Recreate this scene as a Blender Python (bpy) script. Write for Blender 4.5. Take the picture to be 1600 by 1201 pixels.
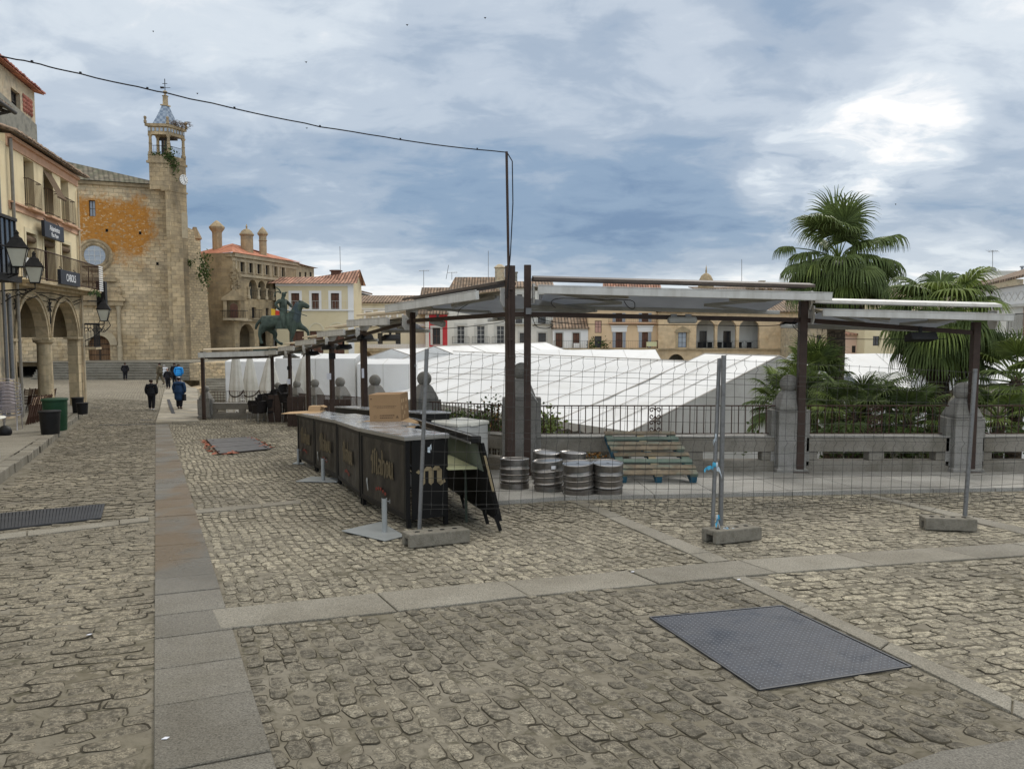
import bpy, math, random
import numpy as np
from mathutils import Vector, Matrix
from math import cos, sin, pi
Vc = Vector
R = math.radians
random.seed(7)
SC = bpy.context.scene
for o in list(bpy.data.objects): bpy.data.objects.remove(o)
CZ = 1.55
PITCH = 4.07
cam = bpy.data.cameras.new("camera"); cam.sensor_width = 36; cam.lens = 27.0
cam.clip_start = 0.05; cam.clip_end = 6000
camo = bpy.data.objects.new("camera", cam); SC.collection.objects.link(camo)
camo.location = (0, 0, CZ); camo.rotation_euler = (R(90 - PITCH), 0, 0)
SC.camera = camo
SC.render.resolution_x = 1024; SC.render.resolution_y = 768
SC.view_settings.view_transform = 'Standard'; SC.view_settings.look = 'None'
SC.view_settings.exposure = 0.0; SC.view_settings.gamma = 1.0
SC.cycles.max_bounces = 6; SC.cycles.diffuse_bounces = 3; SC.cycles.transparent_max_bounces = 12
SUN_AZ, SUN_EL = 22.6, 38.0
world = bpy.data.worlds.new("World"); SC.world = world; world.use_nodes = True
wt = world.node_tree; wt.nodes.clear()
def wn(t, **k):
	n = wt.nodes.new(t)
	for a, b in k.items(): setattr(n, a, b)
	return n
def wl(a, b): wt.links.new(a, b)
def wmath(op, a, b=None, c=None, clamp=False):
	n = wn('ShaderNodeMath', operation=op); n.use_clamp = clamp
	for i, v in enumerate((a, b, c)):
		if v is None: continue
		if isinstance(v, (int, float)): n.inputs[i].default_value = v
		else: wl(v, n.inputs[i])
	return n.outputs[0]
sky = wn('ShaderNodeTexSky', sky_type='NISHITA'); sky.sun_disc = False
sky.sun_elevation = R(SUN_EL); sky.sun_rotation = R(SUN_AZ)
tc = wn('ShaderNodeTexCoord'); sep = wn('ShaderNodeSeparateXYZ'); wl(tc.outputs['Generated'], sep.inputs[0])
zc = wmath('MAXIMUM', sep.outputs[2], 0.0)
den = wmath('ADD', zc, 0.24)
comb = wn('ShaderNodeCombineXYZ')
wl(wmath('DIVIDE', sep.outputs[0], den), comb.inputs[0]); wl(wmath('DIVIDE', sep.outputs[1], den), comb.inputs[1])
def wnoise(scale, detail, rough, dist, off, sx=1.0, sy=1.0, rot=0.0):
	m = wn('ShaderNodeMapping'); wl(comb.outputs[0], m.inputs[0])
	m.inputs['Location'].default_value = off; m.inputs['Scale'].default_value = (sx, sy, 1); m.inputs['Rotation'].default_value = (0, 0, rot)
	n = wn('ShaderNodeTexNoise'); n.inputs['Scale'].default_value = scale; n.inputs['Detail'].default_value = detail
	n.inputs['Roughness'].default_value = rough; n.inputs['Distortion'].default_value = dist
	wl(m.outputs[0], n.inputs['Vector']); return n.outputs[0]
n1 = wnoise(0.8, 8, 0.55, 0.35, (3.1, 1.7, 0), 0.9, 0.9, 0.3)
n2 = wnoise(2.3, 7, 0.56, 0.4, (7.3, 2.2, 0), 0.8, 1.15, -0.25)
n3 = wnoise(6.0, 6, 0.58, 0.5, (1.3, 9.2, 0), 0.85, 1.1, 0.1)
ramp = wn('ShaderNodeValToRGB'); cr = ramp.color_ramp; cr.interpolation = 'B_SPLINE'
wl(zc, ramp.inputs[0])
stops = [(0.0, 0.97), (0.045, 0.97), (0.08, 0.72), (0.125, 0.20), (0.18, 0.34), (0.25, 0.62), (0.34, 0.76), (0.45, 0.74), (0.7, 0.75), (1.0, 0.95)]
while len(cr.elements) > 1: cr.elements.remove(cr.elements[0])
cr.elements[0].position = stops[0][0]; cr.elements[0].color = (stops[0][1],) * 3 + (1,)
for p, v in stops[1:]:
	e = cr.elements.new(p); e.color = (v, v, v, 1)
def dot_to(az, el):
	v = (sin(R(az)) * cos(R(el)), cos(R(az)) * cos(R(el)), sin(R(el)))
	n = wn('ShaderNodeVectorMath', operation='DOT_PRODUCT'); wl(tc.outputs['Generated'], n.inputs[0]); n.inputs[1].default_value = v
	return n.outputs['Value']
def glow(az, el, w0, w1):
	mr = wn('ShaderNodeMapRange', interpolation_type='SMOOTHERSTEP'); wl(dot_to(az, el), mr.inputs[0])
	mr.inputs[1].default_value = cos(R(w1)); mr.inputs[2].default_value = cos(R(w0)); return mr.outputs[0]
g1 = wmath('MAXIMUM', wmath('MAXIMUM', glow(20.3, 9.8, 0.2, 5.4), glow(23.3, 11.0, 0.2, 5.8)), glow(26.6, 12.4, 0.2, 5.0)); g2 = glow(31, 11.5, 1, 13.0); g6 = glow(21, 24, 1, 11); g3 = glow(-30, 12, 1, 20); g4 = glow(1, 13, 2, 16); g5=glow(-18,30,2,18)
v = wmath('ADD', ramp.outputs[0], wmath('MULTIPLY', wmath('SUBTRACT', n1, 0.5), 0.8))
v = wmath('ADD', v, wmath('MULTIPLY', wmath('SUBTRACT', n2, 0.5), 0.85))
v = wmath('ADD', v, wmath('MULTIPLY', wmath('SUBTRACT', n3, 0.5), 0.55))
v = wmath('ADD', v, wmath('MULTIPLY', wmath('MULTIPLY', g1, wmath('ADD', wmath('MULTIPLY', n3, 1.5), -0.1)), 0.50))
v = wmath('ADD', v, wmath('MULTIPLY', g2, 0.16))
v = wmath('ADD', v, wmath('MULTIPLY', g5, 0.08)); v = wmath('ADD', v, wmath('MULTIPLY', g6, -0.22)); v = wmath('ADD', v, wmath('MULTIPLY', glow(36, 27, 1, 14), -0.28))
v = wmath('ADD', v, wmath('MULTIPLY', g4, -0.16), clamp=True)
cramp = wn('ShaderNodeValToRGB'); c2 = cramp.color_ramp; wl(v, cramp.inputs[0]); c2.interpolation = 'EASE'
cs = [(0.0, (0.15, 0.25, 0.41)), (0.25, (0.25, 0.36, 0.51)), (0.45, (0.385, 0.475, 0.595)), (0.62, (0.53, 0.61, 0.71)), (0.8, (0.71, 0.78, 0.85)), (0.95, (0.93, 0.95, 0.97)), (1.0, (1.02, 1.02, 1.02))]
while len(c2.elements) > 1: c2.elements.remove(c2.elements[0])
c2.elements[0].position = cs[0][0]; c2.elements[0].color = cs[0][1] + (1,)
for p, c in cs[1:]:
	e = c2.elements.new(p); e.color = c + (1,)
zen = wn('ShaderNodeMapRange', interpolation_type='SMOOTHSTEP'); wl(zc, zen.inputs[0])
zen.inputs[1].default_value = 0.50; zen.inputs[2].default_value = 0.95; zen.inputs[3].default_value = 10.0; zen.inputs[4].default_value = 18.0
back = wn('ShaderNodeMapRange', interpolation_type='SMOOTHSTEP'); wl(sep.outputs[1], back.inputs[0]); back.inputs[1].default_value = 0.25; back.inputs[2].default_value = -0.5; back.inputs[3].default_value = 1.0; back.inputs[4].default_value = 1.7  # extra sky brightness added behind the camera, out of view, to fill the facades
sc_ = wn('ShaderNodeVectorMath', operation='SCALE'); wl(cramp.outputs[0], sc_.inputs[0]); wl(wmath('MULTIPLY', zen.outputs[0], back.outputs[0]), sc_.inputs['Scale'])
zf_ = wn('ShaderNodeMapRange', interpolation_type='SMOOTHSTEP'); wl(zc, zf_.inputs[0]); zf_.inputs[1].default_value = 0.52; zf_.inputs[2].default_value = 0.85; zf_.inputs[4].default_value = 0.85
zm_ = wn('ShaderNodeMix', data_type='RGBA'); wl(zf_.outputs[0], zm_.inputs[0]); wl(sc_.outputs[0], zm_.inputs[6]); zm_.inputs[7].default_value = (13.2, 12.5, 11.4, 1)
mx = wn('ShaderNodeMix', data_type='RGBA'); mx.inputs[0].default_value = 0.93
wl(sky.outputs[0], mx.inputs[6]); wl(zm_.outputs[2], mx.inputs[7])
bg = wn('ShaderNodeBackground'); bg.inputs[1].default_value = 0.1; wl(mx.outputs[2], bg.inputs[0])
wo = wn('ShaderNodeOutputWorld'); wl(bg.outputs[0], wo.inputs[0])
sl = bpy.data.lights.new("sun", 'SUN'); sl.energy = 1.5; sl.angle = R(16); sl.color = (1.0, 0.95, 0.87)
so = bpy.data.objects.new("sun", sl); SC.collection.objects.link(so)
sd = Vc((sin(R(SUN_AZ)) * cos(R(SUN_EL)), cos(R(SUN_AZ)) * cos(R(SUN_EL)), sin(R(SUN_EL))))
so.rotation_euler = (-sd).to_track_quat('-Z', 'Y').to_euler()
_cp, _sp = cos(R(PITCH)), sin(R(PITCH))
def ray(px, py):
	u = (px - 800) / 1200.0; v = -(py - 600.5) / 1200.0
	return Vc((u, _cp + v * _sp, -_sp + v * _cp))
def P(px, py, Y):
	d = ray(px, py); t = Y / d.y
	return Vc((d.x * t, Y, CZ + d.z * t))
_YK = [-60, 0, 30, 36, 40, 50, 60, 71, 400]; _ZK = [4.27, 0, -2.136, -2.47, -2.62, -2.85, -3.0, -3.12, -3.2]
def zg(x, y):
	z = float(np.interp(y, _YK, _ZK))
	z += 0.05 * max(0.0, -x - 13) * float(np.interp(y, [15, 25, 45, 60], [0, 1, 1, 0]))
	return z
def zgv(x, y):
	return np.interp(y, _YK, _ZK) + 0.05 * np.maximum(0, -x - 13) * np.interp(y, [15, 25, 45, 60], [0, 1, 1, 0])
def G(px, py, dz=0.0):
	d = ray(px, py); lo, hi = 0.5, 110.0
	f = lambda t: CZ + d.z * t - zg(d.x * t, d.y * t) - dz
	for _ in range(50):
		m = (lo + hi) / 2
		if f(m) > 0: lo = m
		else: hi = m
	t = (lo + hi) / 2
	return Vc((d.x * t, d.y * t, CZ + d.z * t))
def onray(px, A, B):
	k = (px - 800) / 1200.0 / _cp
	ax, ay = A[0], A[1]; dx, dy = B[0] - ax, B[1] - ay
	t = (k * ay - ax) / (dx - k * dy)
	return Vc((ax + dx * t, ay + dy * t))
class MB:
	def __init__(s): s.v = []; s.f = []; s.m = []; s.mi = 0
	def face(s, pts):
		n = len(s.v); s.v += [tuple(p) for p in pts]; s.f.append(tuple(range(n, n + len(pts)))); s.m.append(s.mi)
	def add(s, vs, fs):
		n = len(s.v); s.v += [tuple(p) for p in vs]
		for f in fs: s.f.append(tuple(i + n for i in f)); s.m.append(s.mi)
	def box(s, c, d, rz=0.0, M=None):
		x, y, z = d[0] / 2, d[1] / 2, d[2] / 2; c = Vc(c)
		vs = [Vc((sx * x, sy * y, sz * z)) for sz in (-1, 1) for sy in (-1, 1) for sx in (-1, 1)]
		rot = M if M is not None else Matrix.Rotation(rz, 3, 'Z')
		s.add([c + rot @ q for q in vs], [(0, 2, 3, 1), (4, 5, 7, 6), (0, 1, 5, 4), (2, 6, 7, 3), (0, 4, 6, 2), (1, 3, 7, 5)])
	def beam(s, a, b, w, h, up=(0, 0, 1)):
		a, b = Vc(a), Vc(b); d = (b - a); L = d.length; d.normalize()
		sd_ = d.cross(Vc(up))
		if sd_.length < 1e-4: sd_ = d.cross(Vc((0, 1, 0)))
		sd_.normalize(); u = sd_.cross(d)
		M = Matrix((d, sd_, u)).transposed()
		s.box((a + b) / 2, (L, w, h), M=M)
	def tube(s, pts, r, n=6, cap=True, closed=False):
		pts = [Vc(p) for p in pts]; N = len(pts)
		rr = r if isinstance(r, (list, tuple)) else [r] * N
		t0 = (pts[1] - pts[0]).normalized()
		ref = Vc((0, 0, 1)) if abs(t0.z) < 0.9 else Vc((1, 0, 0))
		u = t0.cross(ref).normalized(); rings = []
		for i, p in enumerate(pts):
			a = pts[i - 1] if (i > 0 or closed) else p; b = pts[(i + 1) % N] if (i < N - 1 or closed) else p
			t = (b - a)
			t = t.normalized() if t.length > 1e-9 else t0
			u = (u - t * u.dot(t))
			u = u.normalized() if u.length > 1e-6 else t.orthogonal().normalized()
			w = t.cross(u)
			rings.append([p + (u * cos(2 * pi * k / n) + w * sin(2 * pi * k / n)) * rr[i] for k in range(n)])
		vs = [q for g in rings for q in g]; fs = []
		for i in range(N if closed else N - 1):
			j = (i + 1) % N
			for k in range(n):
				k2 = (k + 1) % n; fs.append((i * n + k, i * n + k2, j * n + k2, j * n + k))
		if cap and not closed:
			fs.append(tuple(range(n - 1, -1, -1))); fs.append(tuple((N - 1) * n + k for k in range(n)))
		s.add(vs, fs)
	def lathe(s, c, prof, n=16, rot=0.0, sq=None, M=None):
		c = Vc(c); vs = []; fs = []
		for r, z in prof:
			for k in range(n):
				a = 2 * pi * k / n + rot
				q = Vc((r * cos(a), r * sin(a), z))
				if M is not None: q = M @ q
				vs.append(c + q)
		for i in range(len(prof) - 1):
			for k in range(n):
				k2 = (k + 1) % n; fs.append((i * n + k, i * n + k2, (i + 1) * n + k2, (i + 1) * n + k))
		if prof[0][0] > 1e-4: fs.append(tuple(range(n - 1, -1, -1)))
		if prof[-1][0] > 1e-4: fs.append(tuple((len(prof) - 1) * n + k for k in range(n)))
		s.add(vs, fs)
	def sqprof(s, c, prof, rz=0.0, asp=1.0):
		c = Vc(c); rot = Matrix.Rotation(rz, 3, 'Z'); vs = []; fs = []
		for r, z in prof:
			for sx, sy in ((-1, -1), (1, -1), (1, 1), (-1, 1)): vs.append(c + rot @ Vc((sx * r, sy * r * asp, z)))
		for i in range(len(prof) - 1):
			for k in range(4):
				k2 = (k + 1) % 4; fs.append((i * 4 + k, i * 4 + k2, i * 4 + 4 + k2, i * 4 + 4 + k))
		fs.append((3, 2, 1, 0)); n = (len(prof) - 1) * 4; fs.append((n, n + 1, n + 2, n + 3)); s.add(vs, fs)
	def prism(s, poly, off): 
		poly = [Vc(p) for p in poly]; off = Vc(off); n = len(poly)
		s.add(poly + [p + off for p in poly], [tuple(range(n - 1, -1, -1)), tuple(range(n, 2 * n))] + [(i, (i + 1) % n, n + (i + 1) % n, n + i) for i in range(n)])
	def build(s, name, mats, parent=None, smooth=None, bevel=0, fix=True):
		me = bpy.data.meshes.new(name); me.from_pydata(s.v, [], s.f)
		if not isinstance(mats, (list, tuple)): mats = [mats]
		for m in mats: me.materials.append(m)
		if len(mats) > 1: me.polygons.foreach_set('material_index', s.m)
		return finish(name, me, parent, smooth, bevel, fix)
def finish(name, me, parent=None, smooth=None, bevel=0, fix=True):
	if fix:
		import bmesh
		bm = bmesh.new(); bm.from_mesh(me)
		if smooth is not None: bmesh.ops.remove_doubles(bm, verts=bm.verts, dist=1e-5)
		bmesh.ops.recalc_face_normals(bm, faces=bm.faces); bm.to_mesh(me); bm.free()
	me.update(); uvmap(me)
	if smooth is not None:
		me.polygons.foreach_set('use_smooth', [True] * len(me.polygons)); me.set_sharp_from_angle(angle=R(smooth))
	o = bpy.data.objects.new(name, me); SC.collection.objects.link(o)
	if parent is not None:
		o.parent = parent
		if parent.type == 'EMPTY' and not parent.get('_local'): o.location = -parent.location
	if bevel:
		b = o.modifiers.new('bevel', 'BEVEL'); b.width = bevel; b.segments = 2; b.limit_method = 'ANGLE'; b.angle_limit = R(40)
	return o
def uvmap(me):
	nl = len(me.loops); npl = len(me.polygons)
	if nl == 0: return
	uvl = me.uv_layers.new(name='UVMap')
	co = np.empty(len(me.vertices) * 3, np.float32); me.vertices.foreach_get('co', co); co = co.reshape(-1, 3)
	li = np.empty(nl, np.int32); me.loops.foreach_get('vertex_index', li)
	nr = np.empty(npl * 3, np.float32); me.polygons.foreach_get('normal', nr); nr = nr.reshape(-1, 3)
	lt = np.empty(npl, np.int32); me.polygons.foreach_get('loop_total', lt)
	n = np.repeat(nr, lt, axis=0); h = np.sqrt(n[:, 0] ** 2 + n[:, 1] ** 2)
	flat = h < 0.12
	t = np.stack([-n[:, 1], n[:, 0], np.zeros(nl)], 1) / np.maximum(h, 1e-6)[:, None]
	t[flat] = (1, 0, 0)
	b = np.cross(n, t); b[flat] = (0, 1, 0)
	p = co[li]; uv = np.stack([(p * t).sum(1), (p * b).sum(1)], 1).astype(np.float32)
	uvl.data.foreach_set('uv', uv.ravel())
def thing(name, label, cat, loc, group=None, rz=0.0, local=False):
	o = bpy.data.objects.new(name, None); SC.collection.objects.link(o); o.empty_display_size = 0.2
	o.location = loc; o.rotation_euler = (0, 0, rz); o['label'] = label; o['category'] = cat
	if group: o['group'] = group
	if local: o['_local'] = 1
	return o
def tag(o, label, cat, group=None):
	o['label'] = label; o['category'] = cat
	if group: o['group'] = group
	return o
def struct(o, kind='structure'): o['kind'] = kind; return o
def dup(root, loc, rz=0.0, label=None, rot=None):
	r = root.copy(); SC.collection.objects.link(r); r.location = loc; r.rotation_euler = rot if rot else (0, 0, rz)
	if label: r['label'] = label
	for ch in list(root.children):
		c = ch.copy(); SC.collection.objects.link(c); c.parent = r
		for g in ch.children:
			d = g.copy(); SC.collection.objects.link(d); d.parent = c
	return r
def text(body, name, mat, parent, origin, udir, vdir, size, extrude=0.004, align='CENTER', width=None):
	cu = bpy.data.curves.new(name, 'FONT'); cu.body = body; cu.size = size; cu.extrude = extrude
	cu.align_x = align; cu.align_y = 'CENTER'; cu.materials.append(mat)
	to = bpy.data.objects.new(name, cu); SC.collection.objects.link(to); dg = bpy.context.evaluated_depsgraph_get()
	me = bpy.data.meshes.new_from_object(to.evaluated_get(dg)); bpy.data.objects.remove(to); me.materials.clear(); me.materials.append(mat)
	o = bpy.data.objects.new(name, me); SC.collection.objects.link(o)
	u = Vc(udir).normalized(); v_ = Vc(vdir).normalized(); w = u.cross(v_)
	M = Matrix((u, v_, w)).transposed().to_4x4(); M.translation = Vc(origin)
	if width: M = M @ Matrix.Scale(width, 4, (1, 0, 0))
	if parent is not None:
		o.parent = parent
		if parent.type == 'EMPTY' and not parent.get('_local'): M.translation = M.translation - parent.location
	o.matrix_local = M
	return o
def mk(name, cols, scale=3.0, detail=6, rough=0.75, bump=0.0, bscale=None, metal=0.0, brick=None, tile=None, big=None, spec=0.2, distort=0.0, stain=None, streak=None, island=0.0, extra=None, coat=0.0, trans=0.0, rvar=0.0):
	m = bpy.data.materials.new(name); m.use_nodes = True; nt = m.node_tree; nt.nodes.clear()
	def N(t, **k):
		n = nt.nodes.new(t)
		for a, b in k.items(): setattr(n, a, b)
		return n
	L = nt.links.new
	def mth(op, a, b=None, clamp=False):
		n = N('ShaderNodeMath', operation=op); n.use_clamp = clamp
		for i, v_ in enumerate((a, b)):
			if v_ is None: continue
			if isinstance(v_, (int, float)): n.inputs[i].default_value = v_
			else: L(v_, n.inputs[i])
		return n.outputs[0]
	def mixc(f, a, b, mode='MIX'):
		n = N('ShaderNodeMix', data_type='RGBA', blend_type=mode)
		for s_, v_ in ((0, f), (6, a), (7, b)):
			if isinstance(v_, (int, float)): n.inputs[s_].default_value = v_
			elif isinstance(v_, tuple): n.inputs[s_].default_value = v_ + (1,) if len(v_) == 3 else v_
			else: L(v_, n.inputs[s_])
		return n.outputs[2]
	def nz(sc, det=6, ro=0.55, dist=0.0, vec=None, sclv=None):
		n = N('ShaderNodeTexNoise'); n.inputs['Scale'].default_value = sc; n.inputs['Detail'].default_value = det
		n.inputs['Roughness'].default_value = ro; n.inputs['Distortion'].default_value = dist
		src = vec if vec is not None else co
		if sclv:
			mp = N('ShaderNodeMapping'); mp.inputs['Scale'].default_value = sclv; L(src, mp.inputs[0]); src = mp.outputs[0]
		L(src, n.inputs['Vector']); return n.outputs[0]
	def rng(v_, a, b, c=0.0, d=1.0):
		n = N('ShaderNodeMapRange'); L(v_, n.inputs[0]); n.inputs[1].default_value = a; n.inputs[2].default_value = b
		n.inputs[3].default_value = c; n.inputs[4].default_value = d; return n.outputs[0]
	out = N('ShaderNodeOutputMaterial'); bs = N('ShaderNodeBsdfPrincipled'); L(bs.outputs[0], out.inputs[0])
	tcn = N('ShaderNodeTexCoord'); co = tcn.outputs['Object']; uv = tcn.outputs['UV']
	ns = nz(scale, detail, 0.6, distort)
	rp = N('ShaderNodeValToRGB'); L(rng(ns, 0.28, 0.72), rp.inputs[0]); el = rp.color_ramp.elements
	if len(cols) == 1: cols = [cols[0], tuple(min(1, c * 1.12) for c in cols[0])]
	while len(el) < len(cols): el.new(0.5)
	for i, c in enumerate(cols): el[i].position = i / (len(cols) - 1); el[i].color = c + (1,)
	col = rp.outputs[0]; hgt = []
	if brick:
		b = N('ShaderNodeTexBrick'); b.offset = 0.5
		wv = N('ShaderNodeVectorMath', operation='ADD'); L(uv, wv.inputs[0])
		dn = N('ShaderNodeTexNoise'); dn.inputs['Scale'].default_value = brick.get('dscale', 1.3); L(co, dn.inputs['Vector'])
		sc2 = N('ShaderNodeVectorMath', operation='SCALE'); L(dn.outputs['Color'], sc2.inputs[0]); sc2.inputs['Scale'].default_value = brick.get('warp', 0.12)
		L(sc2.outputs[0], wv.inputs[1]); L(wv.outputs[0], b.inputs['Vector'])
		b.inputs['Scale'].default_value = 1.0; b.inputs['Brick Width'].default_value = brick['w']; b.inputs['Row Height'].default_value = brick['h']
		b.inputs['Mortar Size'].default_value = brick.get('m', 0.02); b.inputs['Mortar Smooth'].default_value = 0.3
		b.inputs['Color1'].default_value = (0.72, 0.72, 0.72, 1); b.inputs['Color2'].default_value = (1.2, 1.15, 1.08, 1)
		mc = brick.get('mc', 0.55); b.inputs['Mortar'].default_value = (mc, mc, mc, 1)
		col = mixc(brick.get('mix', 1.0), col, b.outputs['Color'], 'MULTIPLY'); hgt.append((mth('MULTIPLY', b.outputs['Fac'], -1.0), brick.get('bump', 1.0)))
	if tile:
		mp = N('ShaderNodeSeparateXYZ'); L(uv, mp.inputs[0])
		w = mth('SINE', mth('MULTIPLY', mp.outputs[0], 2 * pi / tile['w']))
		rw = mth('FRACT', mth('DIVIDE', mp.outputs[1], tile.get('l', 0.4)))
		cell = N('ShaderNodeTexWhiteNoise', noise_dimensions='2D'); cb = N('ShaderNodeCombineXYZ')
		L(mth('FLOOR', mth('ADD', mth('DIVIDE', mp.outputs[0], tile['w']), 0.25)), cb.inputs[0]); L(mth('FLOOR', mth('DIVIDE', mp.outputs[1], tile.get('l', 0.4))), cb.inputs[1]); L(cb.outputs[0], cell.inputs['Vector'])
		col = mixc(1.0, col, mixc(cell.outputs[0], (0.62, 0.6, 0.58), (1.25, 1.2, 1.15)), 'MULTIPLY')
		gv = rng(w, -0.75, 0.1, 0.30, 1.0)
		cc = N('ShaderNodeCombineColor'); [L(gv, cc.inputs[i]) for i in range(3)]
		col = mixc(tile.get('groove', 0.85), col, cc.outputs[0], 'MULTIPLY')
		hgt.append((w, 1.5)); hgt.append((rw, 0.35))
	if big:
		bn = nz(big[0], 5, 0.6, 0.4); col = mixc(rng(bn, big[2], big[3]), col, mixc(1.0, col, big[1], 'MULTIPLY'))
	if streak:
		sn = nz(streak[0], 5, 0.6, 0.2, sclv=(1, 1, 0.12)); col = mixc(rng(sn, 0.48, 0.75, 0, streak[2]), col, streak[1])
	if stain:
		for st in (stain if isinstance(stain, list) else [stain]):
			sn = nz(st[0], 8, 0.65, 0.6); col = mixc(rng(sn, st[2], st[3], 0, st[4]), col, st[1])
	if island:
		gi = N('ShaderNodeNewGeometry'); rv = rng(gi.outputs['Random Per Island'], 0, 1, 1 - island, 1 + island)
		cc = N('ShaderNodeCombineColor'); [L(rv, cc.inputs[i]) for i in range(3)]; col = mixc(1.0, col, cc.outputs[0], 'MULTIPLY')
	env = dict(N=N, L=L, mth=mth, mixc=mixc, nz=nz, rng=rng, co=co, uv=uv, bs=bs, hgt=hgt)
	if extra: col = extra(env, col)
	L(col, bs.inputs['Base Color'])
	bs.inputs['Roughness'].default_value = rough; bs.inputs['Metallic'].default_value = metal
	if rvar: L(mth('ADD', rng(nz(scale * 1.7, 4), 0.3, 0.7, -rvar, rvar), rough, clamp=True), bs.inputs['Roughness'])
	bs.inputs['Specular IOR Level'].default_value = spec
	if coat: bs.inputs['Coat Weight'].default_value = coat; bs.inputs['Coat Roughness'].default_value = 0.15
	if trans:
		tr = N('ShaderNodeBsdfTranslucent'); L(col, tr.inputs[0]); ms = N('ShaderNodeMixShader'); ms.inputs[0].default_value = trans
		L(bs.outputs[0], ms.inputs[1]); L(tr.outputs[0], ms.inputs[2]); L(ms.outputs[0], out.inputs[0])
	if bump or hgt:
		h = None
		if bump:
			h = mth('MULTIPLY', nz(bscale or scale * 4, 8, 0.65), bump)
		for hh, w in hgt:
			q = mth('MULTIPLY', hh, w * (bump if bump else 0.3) * 0.6); h = q if h is None else mth('ADD', h, q)
		bp = N('ShaderNodeBump'); bp.inputs['Strength'].default_value = 0.9; bp.inputs['Distance'].default_value = 0.03; L(h, bp.inputs['Height'])
		L(bp.outputs[0], bs.inputs['Normal'])
	return m
class MT: pass
def setm(k, *a, **kw): setattr(MT, k, mk(k, *a, **kw))
setm('granite', [(0.22, 0.205, 0.18), (0.33, 0.31, 0.275), (0.25, 0.24, 0.215)], 40, 8, 0.75, 0.25, 90, big=(1.2, (0.72, 0.70, 0.66), 0.4, 0.7), stain=[(3.0, (0.16, 0.15, 0.12), 0.55, 0.75, 0.5)])
setm('pillar_granite', [(0.17, 0.16, 0.14), (0.30, 0.285, 0.26), (0.20, 0.19, 0.17)], 45, 8, 0.85, 0.5, 60, big=(2.0, (0.62, 0.62, 0.58), 0.4, 0.7), stain=[(4.0, (0.10, 0.10, 0.085), 0.55, 0.8, 0.6)])
setm('parapet_stone', [(0.16, 0.145, 0.12), (0.27, 0.245, 0.205), (0.19, 0.175, 0.145)], 35, 8, 0.85, 0.5, 50, big=(1.3, (0.62, 0.60, 0.55), 0.4, 0.7), stain=[(2.5, (0.10, 0.095, 0.07), 0.52, 0.75, 0.6)])
setm('brown_steel', [(0.042, 0.028, 0.022), (0.064, 0.042, 0.033)], 6, 5, 0.5, 0.08, 40, stain=(5, (0.11, 0.08, 0.06), 0.6, 0.8, 0.5))
setm('black_iron', [(0.012, 0.012, 0.012), (0.03, 0.027, 0.025)], 9, 5, 0.6, 0.1, 60)
setm('rust_iron', [(0.045, 0.022, 0.016), (0.075, 0.04, 0.028)], 12, 5, 0.7, 0.1, 60)
setm('galvanised', [(0.13, 0.13, 0.128), (0.21, 0.21, 0.207), (0.16, 0.16, 0.158)], 14, 6, 0.5, 0.08, 50, metal=0.55, spec=0.5)
setm('wire', [(0.045, 0.043, 0.04), (0.08, 0.078, 0.072)], 10, 3, 0.6, metal=0.2)
setm('concrete', [(0.15, 0.135, 0.105), (0.23, 0.21, 0.17), (0.18, 0.165, 0.13)], 14, 8, 0.9, 0.5, 60, stain=[(5, (0.08, 0.075, 0.05), 0.5, 0.75, 0.6)])
setm('awning_white', [(0.50, 0.49, 0.455), (0.60, 0.59, 0.555)], 5, 5, 0.5, 0.03, 20, streak=(6, (0.33, 0.31, 0.27), 0.6))
setm('awning_grey', [(0.33, 0.33, 0.31), (0.42, 0.42, 0.39)], 5, 5, 0.5, 0.05, 30, stain=(4, (0.20, 0.19, 0.16), 0.5, 0.8, 0.5))
setm('awning_cream', [(0.60, 0.50, 0.36), (0.70, 0.62, 0.48)], 3, 5, 0.8, 0.05, 30, trans=0.3)
setm('awning_fabric', [(0.42, 0.44, 0.47), (0.50, 0.52, 0.55)], 2, 5, 0.8, 0.05, 30, trans=0.45)
setm('awning_dark', [(0.065, 0.05, 0.042), (0.10, 0.082, 0.07)], 5, 5, 0.6, 0.05, 30)
setm('cable_black', [(0.01, 0.01, 0.012), (0.02, 0.02, 0.02)], 5, 2, 0.6)
setm('cable_white', [(0.45, 0.44, 0.40)], 5, 2, 0.5)
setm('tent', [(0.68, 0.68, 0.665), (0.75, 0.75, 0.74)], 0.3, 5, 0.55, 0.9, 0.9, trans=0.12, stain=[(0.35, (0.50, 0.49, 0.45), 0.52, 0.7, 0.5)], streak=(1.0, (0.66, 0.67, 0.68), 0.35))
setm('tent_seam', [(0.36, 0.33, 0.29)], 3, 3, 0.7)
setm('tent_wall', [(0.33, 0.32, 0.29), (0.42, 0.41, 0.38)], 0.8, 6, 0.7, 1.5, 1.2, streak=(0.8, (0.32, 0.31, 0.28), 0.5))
setm('canvas', [(0.52, 0.50, 0.44), (0.66, 0.64, 0.58)], 2.0, 5, 0.8, 0.3, 8)
setm('bar_black', [(0.006, 0.006, 0.006), (0.012, 0.0115, 0.011)], 5, 5, 0.5, 0.05, 30, spec=0.2)
setm('bar_panel', [(0.012, 0.011, 0.010), (0.026, 0.023, 0.020), (0.014, 0.013, 0.011)], 1.6, 6, 0.42, 0.12, 4, spec=0.22, rvar=0.1, streak=(3.0, (0.05, 0.044, 0.036), 0.7), stain=[(7, (0.013, 0.012, 0.012), 0.58, 0.7, 0.7)])
setm('bar_top', [(0.46, 0.475, 0.49), (0.60, 0.615, 0.64)], 3, 7, 0.2, 0.05, 8, metal=0.6, spec=0.6, rvar=0.12, stain=[(6, (0.24, 0.245, 0.25), 0.5, 0.7, 0.6)])
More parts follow.
